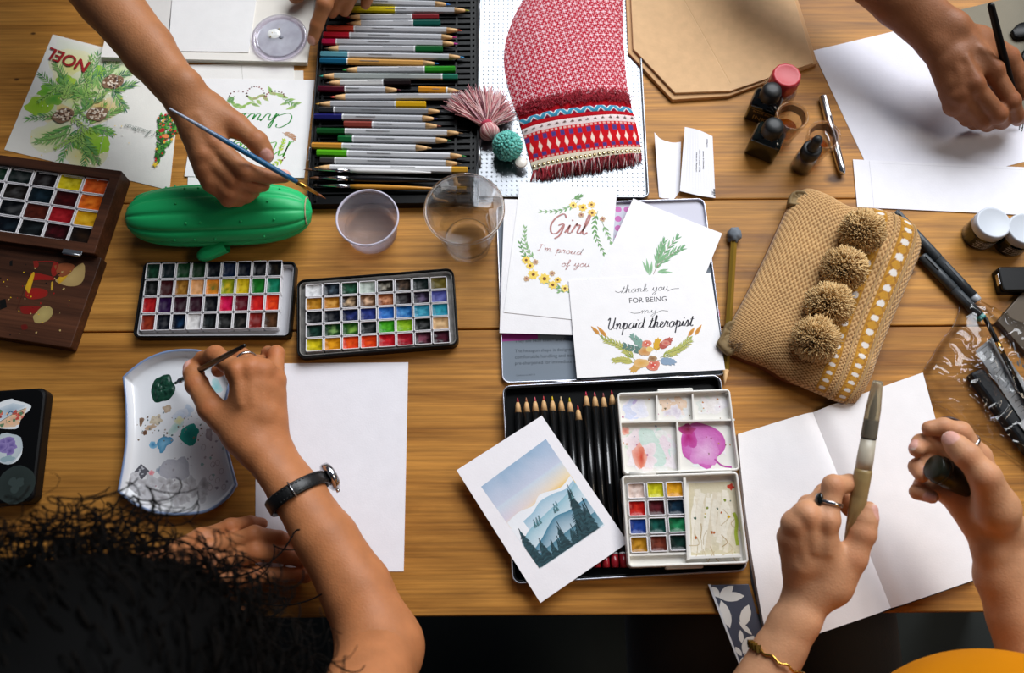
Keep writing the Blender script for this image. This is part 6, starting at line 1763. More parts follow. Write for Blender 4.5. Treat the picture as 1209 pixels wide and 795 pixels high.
def grow_hand(sk, spec, sc=1.0, tag_='h', up=(0,-.25,1), nails=()):
    W = V3(spec['wrist']); f = {k: [V3(p) for p in v] for k, v in spec['fingers'].items()}
    th = [V3(p) for p in spec['thumb']]
    im, lm = f['index'][0], f['little'][0]
    side = unit(im-lm); wd = spec.get('wristw', 11)*sc; wr = spec.get('wristr', 15.5)*sc; dn = unit(np.array((0,-.25,1.0))); dors = spec.get('dors', 1) is not None
    pal = tag_+'palm'
    for sg in (-1, 1):
        sk.bone(W+side*wd*sg, W+side*wd*sg*.9, wr, wr, pal, 6)
    order = ['index','middle','ring','little']
    for i, n in enumerate(order):
        m = f[n][0]; t = 1-2*i/3
        sk.bone(W+side*wd*t, m, wr*.86, FR[n][0]*1.06*sc, pal, 7)
        sk.bone(m, m, FR[n][0]*1.1*sc, FR[n][0]*1.1*sc, pal, 4)
        if dors:
            sk.bone(m+dn*1.9, m+dn*1.9, FR[n][0]*.98*sc, FR[n][0]*.98*sc, pal, 5)
            q = W+side*wd*t
            sk.bone(q*.42+m*.58+dn*(11.4*sc), m+dn*(FR[n][0]*sc*.95), 2.0, 2.6, pal, 6)
    for a, c in zip(order[:-1], order[1:]):
        p, q = f[a][0], f[c][0]; ctr = W*.22
        sk.bone(p*.8+W*.2, q*.8+W*.2, 9*sc, 9*sc, pal, 6)
        sk.bone(p*.45+W*.55, q*.45+W*.55, 11.5*sc, 11.5*sc, pal, 6)
    sk.bone(W+side*wd, th[0], 14*sc, 14.5*sc, pal, 10)
    sk.bone(th[0], th[1], 14.5*sc, 12*sc, pal, 12)
    sk.bone(th[0], im*.7+W*.3, 10*sc, 7*sc, pal, 12)
    sk.bone(th[1]*.6+th[0]*.4, im*.7+W*.3, 6.5*sc, 6*sc, pal, 12)
    upv = unit(np.array(up))
    for n in order:
        p = f[n]; r = [x*sc for x in FR[n]]; L = tag_+n
        sk.bone(p[0], p[1], r[0], r[1], L, 2)
        sk.bone(p[1], p[1], r[1]*1.08, r[1]*1.08, L, 3)
        sk.bone(p[1], p[2], r[1]*.98, r[2], L, 2)
        e = p[3]-unit(p[3]-p[2])*r[3]*.6
        sk.bone(p[2], e, r[2], r[3], L, 2)
        for q in (0, 1, 2): sk.joints.append((p[q]+upv*r[min(q,2)]*.8, 7.5 if q < 2 else 5))
        sk.joints.append((e, 7))
        if n in nails or nails == 'all':
            d = unit(e-p[2]); nn = unit(upv-d*(upv@d)); nn = unit(np.array(spec.get('nailn', {}).get(n, nn))); nn = unit(nn-d*(nn@d))
            sk.nails.append((e+d*r[3]*.15+nn*r[3]*.8, d, np.cross(d, nn), nn, r[3], 5.6*sc))
    r = (12.4*sc, 11*sc, 9.8*sc, 8.2*sc); L = tag_+'thumb'
    sk.bone(th[1], th[2], r[1]*1.05, r[2], L, 2); sk.bone(th[2], th[2], r[2]*1.07, r[2]*1.07, L, 3)
    e = th[3]-unit(th[3]-th[2])*r[3]*.6
    sk.bone(th[2], th[2]*.4+e*.6, r[2], r[3]*1.12, L, 3); sk.bone(th[2]*.4+e*.6, e, r[3]*1.12, r[3]*.92, L, 3)
    sk.joints += [(th[1]+upv*9, 8), (th[2]+upv*8, 7), (e, 7)]
    if 'thumb' in nails or nails == 'all':
        d = unit(e-th[2]); nn = np.array(spec.get('nailn', {}).get('thumb', upv)); nn = unit(nn-d*(nn@d))
        sk.nails.append((e+d*r[3]*.1+nn*r[3]*.8, d, np.cross(d, nn), nn, r[3]*1.05, 7.0*sc))
    # forearm, oval at the wrist and rounder at the elbow
    prev = W; pr, pw = wr, wd
    for (p, rr_, ww) in [(V3(q[0]), q[1], q[2]) for q in spec['arm']]:
        for sg in (-1, 1): sk.bone(prev+side*pw*sg, p+side*ww*sg, pr, rr_, pal, 6)
        sk.bone(prev, p, pr*.95, rr_*.98, pal, 6)
        prev, pr, pw = p, rr_, ww
    return f, th, W, side
def merge_for(tags):
    m = {}
    for t in tags:
        for n in ('index','middle','ring','little'): m[t+n] = 3.0
        m[t+'thumb'] = 4.0; m[t+'palm'] = 6.0
    return m
def coarse(bones, h=7.0, k=25):
    sk = Skin(h)
    for a, b, ra, rb in bones: sk.bone(np.array(a, float), np.array(b, float), ra, rb, 'base', k)
    return sk
def put(mb, V, Q, C): 
    mb.add([tuple(v) for v in V], [tuple(int(i) for i in q) for q in Q], [tuple(c) for c in C])
def skin_mat(name, hair=.0):
    m = mat(name, vc=True, rough=.52, bump=(520, .45, .0006), sss=.06, var=(55, .14), spec=.35)
    return m
def person(label, origin):
    return thing('person', Matrix.Translation(origin), label, 'person')
def to_local(mb, o):
    mb.v = [(p[0]-o[0], p[1]-o[1], p[2]-o[2]) for p in mb.v]; return mb
zA = zm(190,90,4.967); zB = zm(1000,0,4.675); zC = zm(170,390,3.4545); zD = zm(870,430,3.784); zE = zm(1040,480,3.976)
def q3(z, x, y, h): return z(x, y)+(h,)

def head_bones(c, fwd, sc=1.0):
    """skull, jaw, nose, ears, neck stub; c centre of the skull, fwd the way the face looks"""
    c = np.array(c, float); fwd = unit(np.array(fwd, float)); up = unit(np.array((0,0,1.0))-fwd*fwd[2]); sd = np.cross(fwd, up)
    B = [(c-fwd*18+up*12, c+fwd*14+up*14, 78, 70), (c+fwd*38-up*20, c+fwd*52-up*62, 52, 34), (c-fwd*10, c+fwd*20-up*40, 66, 50),
         (c+fwd*84+up*2, c+fwd*98-up*24, 7, 12), (c+fwd*70-up*48, c+fwd*82-up*50, 14, 9), (c+fwd*66+sd*26+up*16, c+fwd*68-sd*26+up*16, 12, 12)]
    for s_ in (-1, 1): B += [(c+sd*s_*76-up*2, c+sd*s_*80-up*26, 10, 7), (c+sd*s_*30+fwd*72+up*0, c+sd*s_*30+fwd*74, 11, 11)]
    B.append((c-fwd*25-up*60, c-fwd*45-up*130, 52, 56))
    return B, up, sd

PEOPLE = {}
def make_person(label, origin, hands, base_col, torso, clothes, hairb=None, hair_col='#15100d', mname='skin', vox=1.5, extras=()):
    t = person(label, origin); o = origin
    mb = MB(); info = []
    for spec, sc, tg, up, nails in hands:
        sk = Skin(vox); info.append(grow_hand(sk, spec, sc, tg, up, nails))
        for a, b, ra, rb in spec.get('extra', ()): sk.bone(V3(a), V3(b), ra, rb, tg+'palm', 14)
        for pp, r_, cc_, k_ in spec.get('tints', ()): sk.tints.append((V3(pp), r_, lin(cc_), k_))
        put(mb, *sk.build(merge_for([tg]), lin(base_col)))
    if torso:
        sk = coarse(torso); put(mb, *sk.build({}, lin(base_col)))
    part(t, 'body', to_local(mb, o), skin_mat(mname))
    for nm, bones, m, lbl in clothes:
        sk = coarse(bones, 6.0, 20); V, Q, C = sk.build({}, (.5,.5,.5)); b = MB(); put(b, V, Q, C); part(t, nm, to_local(b, o), m, lbl)
    if hairb:
        sk = coarse(hairb, 6.0, 20); V, Q, C = sk.build({}, lin(hair_col)); b = MB(); put(b, V, Q, C); part(t, 'hair', to_local(b, o), mat('dark_hair', vc=True, rough=.75, spec=.08))
    return t, info
def shirt_mat(name, col): return mat(name, col, rough=.85, bump=(500,.5,.0006), var=(14,.12), sheen=.3)
def w3(x, y, h): return (x, y, TZ+h)

# --- the person at the far left: brush hand over the cactus case, other hand on the pencil tray
A_r = dict(wrist=q3(zA,135,112,118), wristw=9, wristr=14.5,
  fingers=dict(index=[q3(zA,322,405,98), q3(zA,500,560,93), q3(zA,625,588,82), q3(zA,748,588,74)],
               middle=[q3(zA,262,470,96), q3(zA,432,612,84), q3(zA,545,642,72), q3(zA,622,640,64)],
               ring=[q3(zA,268,552,88), q3(zA,410,685,76), q3(zA,500,702,64), q3(zA,560,672,58)],
               little=[q3(zA,300,625,80), q3(zA,395,722,70), q3(zA,452,728,62), q3(zA,500,700,58)]),
  thumb=[q3(zA,290,205,102), q3(zA,445,290,97), q3(zA,565,385,95), q3(zA,635,492,84)],
  arm=[((176,60,122),22,5), ((128,0,132),27,2), ((36,-112,150),33,0)], nailn={'thumb':(.1,-.2,1),'index':(.5,.5,.7)})
A_l = dict(wrist=(432,-128,66), fingers=dict(index=[(404,-48,62),(383,5,48),(374,30,32),(368.5,51,18)],
  middle=[(420,-54,62),(403,-8,46),(395,8,32),(391,18,22)], ring=[(436,-58,60),(417,-10,46),(409,7,32),(406,17,24)], little=[(452,-56,56),(436,-14,44),(433,0,32),(430,9,26)]),
  thumb=[(398,-85,52),(368,-38,36),(352,-10,24),(345,0,18)], arm=[((462,-230,90),24,3), ((500,-330,120),32,0)], nailn={'index':(0,-.3,1)})
eR, eL = V3((36,-112,150)), V3((500,-330,120))
sR, sL = np.array(w3(-455,830,240)), np.array(w3(-70,860,240)); ch = (sR+sL)/2
tor = [(eR, sR, 33, 45), (eL, sL, 33, 45), (sR, sL, 62, 62), (ch-np.array((80,0,60)), ch-np.array((70,-30,330)), 100, 105), (ch+np.array((80,0,-60)), ch+np.array((70,30,-330)), 100, 105), (ch+np.array((0,0,50)), ch+np.array((0,-10,110)), 56, 54)]
grow = lambda B, e: [(a, b, ra+e, rb+e) for a, b, ra, rb in B]
shA = [(eR*.45+sR*.55, sR, 48, 56), (eL*.45+sL*.55, sL, 48, 56)]+grow(tor[2:5], 8)
make_person('person at the upper left holding a blue brush over the green cactus case', Vector(w3(-260,800,-300)),
  [(A_r, .98, 'r', (.1,-.2,1), ('thumb','index')), (A_l, .98, 'l', (0,-.3,1), ('index',))], '#a9714a', tor, [('shirt', shA, shirt_mat('grey_shirt', '#3a3c40'), None)], mname='skin_tan')

# --- the person at the upper right: dark pen hand
B_r = dict(wrist=q3(zB,530,200,72), wristw=10, wristr=15.5,
  fingers=dict(index=[q3(zB,800,392,66), q3(zB,905,560,52), q3(zB,935,640,34), q3(zB,945,668,18)],
               middle=[q3(zB,692,470,66), q3(zB,832,632,46), q3(zB,856,672,28), q3(zB,846,668,14)],
               ring=[q3(zB,622,532,56), q3(zB,750,665,36), q3(zB,775,688,22), q3(zB,766,682,11)],
               little=[q3(zB,588,585,44), q3(zB,668,655,28), q3(zB,700,680,16), q3(zB,722,690,9)]),
  thumb=[q3(zB,720,240,56), q3(zB,880,322,46), q3(zB,955,432,36), q3(zB,985,540,28)],
  arm=[((1064,0,84),23,4), ((905,-136,110),32,0)])
eB = V3((905,-136,110)); sB = np.array(w3(290,850,225)); sB2 = np.array(w3(640,830,225)); chB = (sB+sB2)/2
B_l = dict(wrist=(1290,-10,40), fingers=dict(index=[(1262,55,42),(1250,95,36),(1246,115,22),(1244,128,10)], middle=[(1276,60,42),(1268,104,36),(1265,124,22),(1263,138,10)], ring=[(1290,62,40),(1286,104,34),(1284,122,20),(1283,134,10)], little=[(1303,58,36),(1304,92,28),(1304,108,18),(1304,118,9)]),
  thumb=[(1268,10,34),(1246,30,26),(1232,55,18),(1226,72,12)], arm=[((1330,-120,70),24,3), ((1370,-230,110),32,0)])
eB2 = V3((1370,-230,110))
torB = [(eB, sB, 33, 45), (eB2, sB2, 33, 45), (sB, sB2, 62, 62), (chB+np.array((-70,0,-60)), chB+np.array((-65,0,-330)), 100, 105), (chB+np.array((70,0,-60)), chB+np.array((65,0,-330)), 100, 105), (chB+np.array((0,0,50)), chB+np.array((0,-10,110)), 56, 54)]
shB = [(eB*.35+sB*.65, sB, 48, 56), (eB2*.55+sB2*.45, sB2, 46, 56)]+grow(torB[2:5], 8)
make_person('person at the upper right with dark hand drawing on the large white sheet', Vector(w3(450,820,-300)),
  [(B_r, 1.04, 'r', (0,-.2,1), ()), (B_l, 1.0, 'l', (0,-.2,1), ())], '#8f5c3c', torB, [('shirt', shB, shirt_mat('black_shirt', '#0d0d0f'), None)], mname='skin_brown')

# --- the person at the lower left: curly dark hair, watch, brush in the palette dish
C_r = dict(wrist=q3(zC,500,495,62), wristw=9.5, wristr=15,
  fingers=dict(index=[q3(zC,385,168,86), q3(zC,292,102,68), q3(zC,240,118,54), q3(zC,214,148,44)],
               middle=[q3(zC,445,158,84), q3(zC,398,112,58), q3(zC,345,140,42), q3(zC,290,172,34)],
               ring=[q3(zC,492,168,78), q3(zC,462,138,48), q3(zC,430,156,34), q3(zC,390,180,28)],
               little=[q3(zC,536,205,68), q3(zC,540,96,56), q3(zC,506,92,40), q3(zC,488,130,30)]),
  thumb=[q3(zC,400,430,68), q3(zC,275,320,68), q3(zC,216,222,60), q3(zC,190,138,50)],
  arm=[((352,583,60),17.5,7), ((385,636,58),23,4), ((420,695,56),27,2), ((450,766,58),31,0)], nailn={'thumb':(-.75,.2,.6)})
C_l = dict(wrist=(165,690,34), fingers=dict(little=[(238,636,34),(272,622,34),(295,617,24),(313,619,12)], ring=[(245,650,37),(300,632,38),(330,636,24),(354,646,11)],
  middle=[(250,668,36),(302,652,38),(336,656,24),(362,663,11)], index=[(252,688,32),(302,680,30),(334,680,20),(366,681,10)]),
  thumb=[(200,712,26),(240,726,20),(272,730,15),(296,724,11)], arm=[((95,740,46),22,4), ((0,830,60),32,0)], nailn={})
eC, eC2 = V3((450,766,58)), V3((0,830,60))
hC = np.array(P(62,935,335))
sC, sC2 = np.array(P(372,1010,215)), np.array(P(-120,1010,215)); chC = (sC+sC2)/2+np.array((0,-40,0))
HB, hup, hsd = head_bones(hC, (0.15,.85,-.75))
torC = [(eC, sC, 33, 42), (eC2, sC2, 33, 42), (sC, sC2, 60, 60), (chC+np.array((-60,0,-60)), chC+np.array((-55,-40,-330)), 95, 105), (chC+np.array((60,0,-60)), chC+np.array((55,-40,-330)), 95, 105)]+HB
shC = [(eC*.25+sC*.75, sC, 46, 54), (eC2*.5+sC2*.5, sC2, 44, 54)]+grow(torC[2:5], 8)
C_r['tints'] = [((398+7*math.cos(k*1.1)*(k%3)/1.5, 777+5*math.sin(k*1.7)*(k%4)/2, 118-.4*k), 3.2, '#1c1a1c', .75) for k in range(12)]+[((428,692,82), 1.6, '#3a1a10', .7)]
C_r['extra'] = [((450,766,58), (412,880,130), 32, 38)]
hr_ = [(hC-np.array((0,20,-18)), hC+np.array((10,16,-2)), 104, 98), (hC+np.array((-40,0,-20)), hC+np.array((-110,0,-60)), 90, 70), (hC+np.array((-60,-30,-30)), hC+np.array((-75,-60,-120)), 60, 50), (hC+np.array((60,-30,-30)), hC+np.array((78,-50,-110)), 58, 46), (hC+np.array((0,-70,-20)), hC+np.array((0,-110,-140)), 80, 70)]
pC, infC = make_person('person with dark curly hair and a wristwatch painting at the white dish', Vector((chC[0], chC[1], TZ-300)),
  [(C_r, .97, 'r', (0,-.2,1), ('thumb','index')), (C_l, .95, 'l', (0,-.2,1), ())], '#b5754a', torC, [('shirt', shC, MATS['black_shirt'], None)], hr_, '#020202', mname='skin_warm')
b = MB()
rs = random.Random(11)
for i in range(1700):
    a = rs.uniform(0, 2*math.pi); z_ = rs.uniform(-.5, 1); q = math.sqrt(max(0, 1-z_*z_)); n = Vector((q*math.cos(a), q*math.sin(a), z_))
    c = Vector(hC)+Vector((0,-8,10)); p = c+Vector((n.x*(104 if n.x > 0 else 150), n.y*102, n.z*94))
    tng = Vector((n.x, n.y, -.6+rs.uniform(-.3,.3))).normalized(); L_ = rs.uniform(60, 150)*(.6 if (n.x > .1 and n.y > -.2) else 1); cr0 = rs.uniform(4,10); ph = rs.uniform(0, 6.28); tw = rs.uniform(4,9)
    s1 = tng.cross(n).normalized() if tng.cross(n).length > .01 else Vector((1,0,0)); s2 = s1.cross(tng)
    pts = []; m = 24
    for k in range(m+1):
        t_ = k/m; d = p+tng*L_*t_*.55+n*(10*math.sin(t_*2.2))+Vector((0,0,-L_*.55*t_*t_))
        d += (s1*math.cos(ph+t_*tw*2.2)+s2*math.sin(ph+t_*tw*2.2))*cr0*min(1, t_*3)
        pts.append(d)
    wd_ = rs.uniform(.5, 1.2); b.tube(pts, [wd_*(1-.6*k/m) for k in range(m+1)], 4, mixc(lin('#020202'), lin('#0b0806'), rs.random()))
for i in range(14):            # loose curls falling towards the resting hand
    p0 = Vector(P(rs.uniform(150,330), rs.uniform(690,760), rs.uniform(200,240))); p1 = Vector(P(rs.uniform(170,372), rs.uniform(628,720), rs.uniform(60,150)))
    cr0 = rs.uniform(4,12); ph = rs.uniform(0,6.28); pts = []
    for k in range(25):
        t_ = k/24; d = p0.lerp(p1, t_); pts.append(d+Vector((math.cos(ph+t_*9)*cr0, math.sin(ph+t_*9)*cr0, math.sin(ph+t_*7)*5)))
    b.tube(pts, [rs.uniform(.4,.8)]*25, 4, lin('#040303'))
o = Vector((chC[0], chC[1], TZ-300)); part(pC, 'hair_curls', to_local(b, o), MATS['dark_hair'], 'loose dark curls', kind='stuff')

# --- the person at the lower right: yellow top, water brush pen and its cap
D_l = dict(wrist=(955,704,76), wristw=9, wristr=13,
  fingers=dict(index=[(975,614,112),(984,574,118),(1003,571,110),(1020,581,104)], middle=[(952,608,112),(975,584,94),(995,590,86),(1007,607,84)],
               ring=[(938,619,106),(955,597,86),(975,607,76),(986,622,74)], little=[(932,635,96),(940,614,78),(956,620,70),(966,634,68)]),
  thumb=[(982,690,84),(1006,659,96),(1019,630,104),(1027,596,110)],
  arm=[((938,735,72),15.5,5.5), ((920,768,66),16.5,5), ((845,915,50),30,0)], nailn={'thumb':(.8,.2,.5)})
D_r = dict(wrist=q3(zE,556,632,96), wristw=10, wristr=14.5, dors=None,
  fingers=dict(index=[q3(zE,455,235,108), q3(zE,372,122,118), q3(zE,295,96,120), q3(zE,205,106,116)],
               middle=[q3(zE,410,275,104), q3(zE,248,172,100), q3(zE,190,172,106), q3(zE,160,214,112)],
               ring=[q3(zE,370,345,100), q3(zE,215,262,94), q3(zE,172,285,102), q3(zE,200,338,110)],
               little=[q3(zE,335,420,98), q3(zE,200,372,92), q3(zE,172,402,98), q3(zE,258,432,108)]),
  thumb=[q3(zE,545,480,124), q3(zE,488,330,142), q3(zE,405,232,142), q3(zE,308,138,134)],
  arm=[((1186,672,86),19,7), ((1205,725,78),22,4), ((1262,900,60),32,0)], nailn={'thumb':(-.55,.35,.75),'middle':(-.9,-.3,.5),'ring':(.2,-.6,.8),'little':(.5,-.5,.8)})
eD, eD2 = V3((850,915,50)), V3((1262,900,60))
sD, sD2 = np.array(P(1010,1240,235)), np.array(P(1420,1180,235)); chD = (sD+sD2)/2
torD = [(eD, sD, 33, 42), (eD2, sD2, 33, 42), (sD, sD2, 58, 58), (chD+np.array((-50,0,-60)), chD+np.array((-50,20,-300)), 90, 100), (chD+np.array((50,0,-60)), chD+np.array((50,20,-300)), 90, 100), (chD+np.array((0,0,40)), chD+np.array((0,20,110)), 50, 50)]
belly = np.array(P(1195,985,150)); 
shD = [(eD*.4+sD*.6, sD, 46, 54), (eD2*.6+sD2*.4, sD2, 48, 56)]+grow(torD[2:5], 8)+[(belly, chD-np.array((0,0,60)), 118, 110), (eD2*.8+sD2*.2, belly, 52, 60)]
legs = []
for x0, x1 in ((210,190),(350,370)):
    legs += [(w3(x0,-520,-218), w3(x1,-120,-210), 78, 64), (w3(x1,-120,-215), w3(x1,-150,-650), 62, 46), (w3(x1,-150,-650), w3(x1,-60,-705), 42, 36)]
pD, infD = make_person('person in a mustard yellow top holding a water brush and its cap', Vector((chD[0], chD[1], TZ-300)),
  [(D_l, .98, 'l', (0,-.2,1), ('thumb',)), (D_r, .98, 'r', (-.3,-.3,1), ('thumb','middle','ring','little'))], '#c8936d', torD,
  [('shirt', shD, mat('mustard_shirt', '#c67a05', rough=.9, bump=(500,.5,.0006), var=(14,.12), spec=.1), None), ('trousers', legs, shirt_mat('dark_trousers', '#2b2521'), None)], mname='skin_rosy')

# ---------------------------------------------------------------- what the hands hold and wear
brush(zA(968,720), zA(48,188), 62, 'thin blue paintbrush held over the green cactus case', '#0f5a86', '#d0973f', (9,22), 2.5, '#7a4420', 156, None, tailcol='#8f97a8', ferr2=MATS['gold_ferrule'])
brush(zC(122,220), zC(412,62), 8, 'short black paintbrush dipping into the dark green paint on the dish', '#0c0c0d', '#b9a47a', (8,12), 2.7, '#16241e', 136, None, taper=.75)
# nib pen of the dark hand
a, c = P(*zB(792,20), 128), P(*zB(958,700), 4)
M = frame(a, c-a); L_ = (c-a).length
t = thing('dip_pen', M, 'long black dip pen held upright by the dark hand at the right', 'pen')
b = MB(); b.loops([[(x, r*math.cos(2*math.pi*i/16), r*math.sin(2*math.pi*i/16)) for i in range(16)] for x, r in ((0,2.2),(2,3.2),(L_*.5,4.2),(L_*.8,4.6),(L_-24,4.2),(L_-20,3.2))]); part(t, 'handle', b, MATS['black_plastic'])
b = MB(); b.loops([[(x, r*math.cos(math.pi*i/8), r*.5*math.sin(math.pi*i/8)) for i in range(16)] for x, r in ((L_-21,3),(L_-12,3.2),(L_-4,1.2),(L_,.2))]); part(t, 'nib', b, MATS['chrome'])
# water brush pen
a, c = P(1003,655,92), P(1036.5,450,150)
M = frame(a, c-a); L_ = (c-a).length
t = thing('water_brush', M, 'translucent beige water brush pen held upright over the sketchbook', 'paintbrush')
mat('murky_plastic', '#b39a68', rough=.3, trans=.35, ior=1.4, var=(60,.2)); mat('clear_cap', '#d8cdb4', rough=.15, trans=.8, ior=1.3); mat('frost_plastic', '#cfc6b2', rough=.35, trans=.3)
def rgx(x, r, n=20): return [(x, r*math.cos(2*math.pi*i/n), r*math.sin(2*math.pi*i/n)) for i in range(n)]
b = MB(); b.loops([rgx(0,4.5), rgx(2,6), rgx(L_*.35,6.7), rgx(L_*.48,7.0), rgx(L_*.5,6.4)]); part(t, 'barrel', b, MATS['murky_plastic'])
b = MB(); b.loops([rgx(L_*.5,6.5), rgx(L_*.55,6.6), rgx(L_*.67,5.9)]); part(t, 'collar', b, MATS['frost_plastic'])
b = MB(); b.loops([rgx(L_*.66,5.8), rgx(L_*.70,5.9), rgx(L_*.775,5.7), rgx(L_*.78,5.0)]); part(t, 'black_grip', b, MATS['rubber_black'])
b = MB(); b.loops([rgx(L_*.68,6.3), rgx(L_*.84,5.9), rgx(L_*.985,4.2), rgx(L_,3.4), rgx(L_-1,2.6), rgx(L_*.98,3.6), rgx(L_*.84,5.2), rgx(L_*.68,5.6)], cap0=False, cap1=False); part(t, 'cap', b, MATS['clear_cap'])
b = MB(); b.loops([rgx(L_*.78,2.6,12), rgx(L_*.84,2.8,12), rgx(L_*.9,1.6,12), rgx(L_*.955,.2,12)], lin('#1c1a18')); part(t, 'bristles', b, MATS['bristle'])
# dark cap in the right hand
a, c = P(*zE(262,292), 122), P(*zE(378,350), 112)
M = frame(a, c-a); L_ = (c-a).length
t = thing('brush_holder', M, 'dark olive cylindrical cap held in the ringed right hand', 'cap')
mat('dark_olive', '#1c1f12', rough=.35)
b = MB(); b.loops([rgx(-4,9), rgx(-3,10.5), rgx(L_*.5,11.5), rgx(L_+8,11), rgx(L_+9,9)]); part(t, 'cap_body', b, MATS['dark_olive'])
b = MB(); b.loops([rgx(2,11.2), rgx(2.5,11.6), rgx(5,11.6), rgx(5.5,11.2)]); part(t, 'cap_ring', b, MATS['dark_olive'])
# dark curved band behind the index finger
pts = [P(*zE(x, y), h) for x, y, h in ((282,62,96),(330,62,98),(380,88,98),(420,130,96),(450,182,92))]
M = Matrix.Translation(pts[2]); b = MB(); b.tube([q-pts[2] for q in cr(pts, 6)], 2.0, 10, flat=2.4)
solo('leather_cord', b, mat('dark_leather', '#3a1d10', rough=.4), M, 'dark copper-brown curved cord behind the ringed index finger', 'cord')
# rings
def ring(ctr, axis, r, wire, label, m, stone=None):
    ax = Vector(axis).normalized(); M = frame(Vector(ctr), ax.orthogonal(), ax) if False else None
    x = ax.orthogonal().normalized(); y = ax.cross(x)
    t = thing('finger_ring', Matrix.Translation(Vector(ctr)), label, 'ring')
    b = MB(); n = 36; rings = []
    for i in range(n+1):
        q = 2*math.pi*i/n; d = x*math.cos(q)+y*math.sin(q)
        rings.append([d*(r+wire*.6*math.cos(s_)) + ax*wire*1.3*math.sin(s_) for s_ in [2*math.pi*k/10 for k in range(10)]])
    b.loops(rings, cap0=False, cap1=False); part(t, 'band', b, m)
    if stone:
        d = Vector(stone).normalized(); d = (d-ax*d.dot(ax)).normalized(); s_ = ax.cross(d); b = MB()
        b.loops([[d*(r+z)+(ax*6*math.cos(q)+s_*4.2*math.sin(q))*k for q in [2*math.pi*i/20 for i in range(20)]] for z, k in ((0,.9),(1,1),(2.2,.9),(3,.5),(3.2,.1))]); part(t, 'stone', b, MATS['dark_glass'])
    return t
def along(f, i, t_): return f[i]*(1-t_)+f[i+1]*t_, f[i+1]-f[i]
fD, fDr, fC = infD[0][0], infD[1][0], infC[0][0]
c, ax = along(fD['index'], 0, .5); ring(c, ax, 9.8, 1.2, 'silver ring with black oval stone on the hand holding the water brush', MATS['chrome'], (-1,.1,.4))
c, ax = along(fDr['index'], 0, .55); ring(c, ax, 9.6, 1.1, 'plain silver ring on the hand holding the dark cap', MATS['chrome'])
c, ax = along(fC['middle'], 0, .55); ring(c, ax, 10, 1.4, 'silver ring on the watch-wearing hand', MATS['chrome'])
A_ring = [V3(p) for p in A_l['fingers']['ring']]; c, ax = along(A_ring, 0, .93); ring(c, ax, 9.6, 1.1, 'silver ring with dark square stone on the hand at the pencil tray', MATS['chrome'], (.6,-.4,.7))
# watch
W0, W1 = V3((352,583,60)), V3((385,636,58)); ax = unit(W1-W0); sd = infC[0][3]; sd = unit(sd-ax*(sd@ax)); nn = np.cross(ax, sd); nn = nn if nn[2] > 0 else -nn
wc = W0; ax, sd, nn = Vector(ax), Vector(sd), Vector(nn)
tw = thing('wristwatch', Matrix.Translation(Vector(wc)), 'black leather strap watch with silver case on the painting arm', 'watch')
aw_, bw_ = 28.0, 21.5
def wp(q, e, x): return sd*(aw_+e)*math.cos(q)+nn*(bw_+e)*math.sin(q)+ax*x
b = MB(); n = 64; rings = []
for i in range(n+1):
    q = 2*math.pi*i/n
    rings.append([wp(q, 0, -6), wp(q, 1.6, -6), wp(q, 2.2, -5), wp(q, 2.2, 5), wp(q, 1.6, 6), wp(q, 0, 6)])
b.loops(rings, cap0=False, cap1=False)
for i in range(20):
    q = .5+2.2*i/19
    for x in (-4, 4): b.tube([wp(q, 2.2, x), wp(q+.04, 2.5, x), wp(q+.07, 2.2, x)], .35, 5)
part(tw, 'strap', b, mat('black_leather', '#0b0b0c', rough=.38, bump=(300,.5,.0005)))
qc = math.pi-.25 if (sd.x < 0) else .25
b = MB()
ctr = wp(qc, 2.5, 0); d = (sd*math.cos(qc)*bw_+nn*math.sin(qc)*aw_).normalized(); e1 = ax; e2 = ax.cross(d)
b.loops([[ctr+d*z+(e1*math.cos(q)+e2*math.sin(q))*r for q in [2*math.pi*i/32 for i in range(32)]] for r, z in ((11,-1),(13,0),(13.4,2),(13,5),(11.6,6),(11,5.2))]); part(tw, 'case', b, MATS['chrome'])
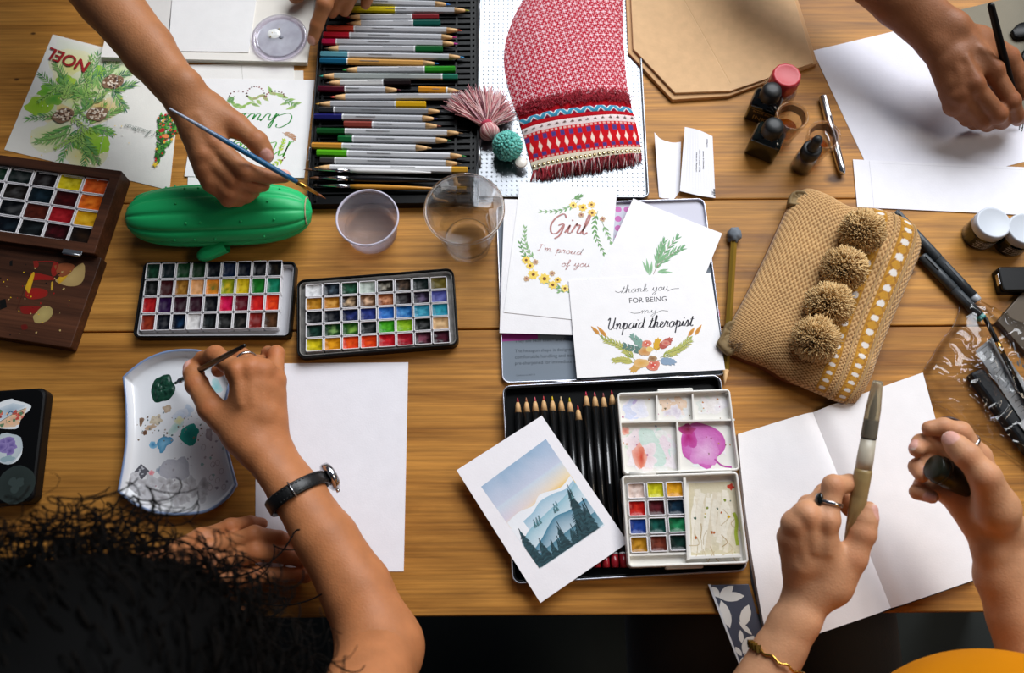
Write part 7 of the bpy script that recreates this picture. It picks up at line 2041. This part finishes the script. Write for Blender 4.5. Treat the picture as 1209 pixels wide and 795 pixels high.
b = MB(); b.loops([[ctr+d*z+(e1*math.cos(q)+e2*math.sin(q))*r for q in [2*math.pi*i/32 for i in range(32)]] for r, z in ((11,5.25),(.1,5.4))], cap0=False); part(tw, 'dial', b, mat('dial', '#d9d9d6', rough=.2))
b = MB(); p = ctr+d*2+e1*13; b.tube([p, p+e1*3], 1.8, 10); part(tw, 'crown', b, MATS['chrome'])
b = MB(); q = math.pi-qc if True else 0
for i in range(13): pass
qk = math.pi/2+ (.55 if sd.x > 0 else -.55)
b.tube([wp(qk, 3.0, -7.5), wp(qk, 3.4, 0), wp(qk, 3.0, 7.5)], .8, 8); part(tw, 'strap_keeper', b, MATS['chrome'])
# gold bracelet
Wb = V3((918,779,65)); axb = Vector(unit(V3((850,915,50))-V3((935,745,70)))); sdb = Vector(infD[0][3]); sdb = (sdb-axb*sdb.dot(axb)).normalized(); nb = axb.cross(sdb)
t = thing('bracelet', Matrix.Translation(Vector(Wb)), 'gold link bracelet on the wrist holding the water brush', 'bracelet')
b = MB(); pts = [sdb*25.5*math.cos(2*math.pi*i/60)+nb*22.5*math.sin(2*math.pi*i/60)+axb*(1.2*math.sin(i*1.3)) for i in range(61)]
b.tube(pts, [1.0+.35*(i % 2) for i in range(61)], 8, caps=False); part(t, 'chain', b, MATS['gold_metal'])
b = MB()
for i in range(4):
    q = 1.9+i*.16; p = sdb*26*math.cos(q)+nb*23*math.sin(q); b.box(p, (4,6,3))
part(t, 'plate', b, MATS['gold_metal'])

# ---------------------------------------------------------------- stools under the two near people
for nm, x, y, lb in (('a', hC[0]+10, -560, 'dark wooden stool under the person with curly hair'), ('b', 280, -560, 'dark wooden stool under the person in the mustard top')):
    t = thing('stool', Matrix.Translation((x, y, 0)), lb, 'stool')
    dw = wood_material('stool_wood', 3.3, '#3a2614', '#1d1108')
    b = MB(); b.rbox((0,0,425), (360,330,30), 40); part(t, 'seat', b, dw)
    for sx in (-1, 1):
        for sy in (-1, 1):
            b = MB(); b.loops([[(sx*k+q*a_, sy*(k-20)+q*c_, z) for a_, c_ in ((-1,-1),(1,-1),(1,1),(-1,1))] for k, q, z in ((135,18,410),(165,14,0))], smooth=False); part(t, 'leg', b, dw)
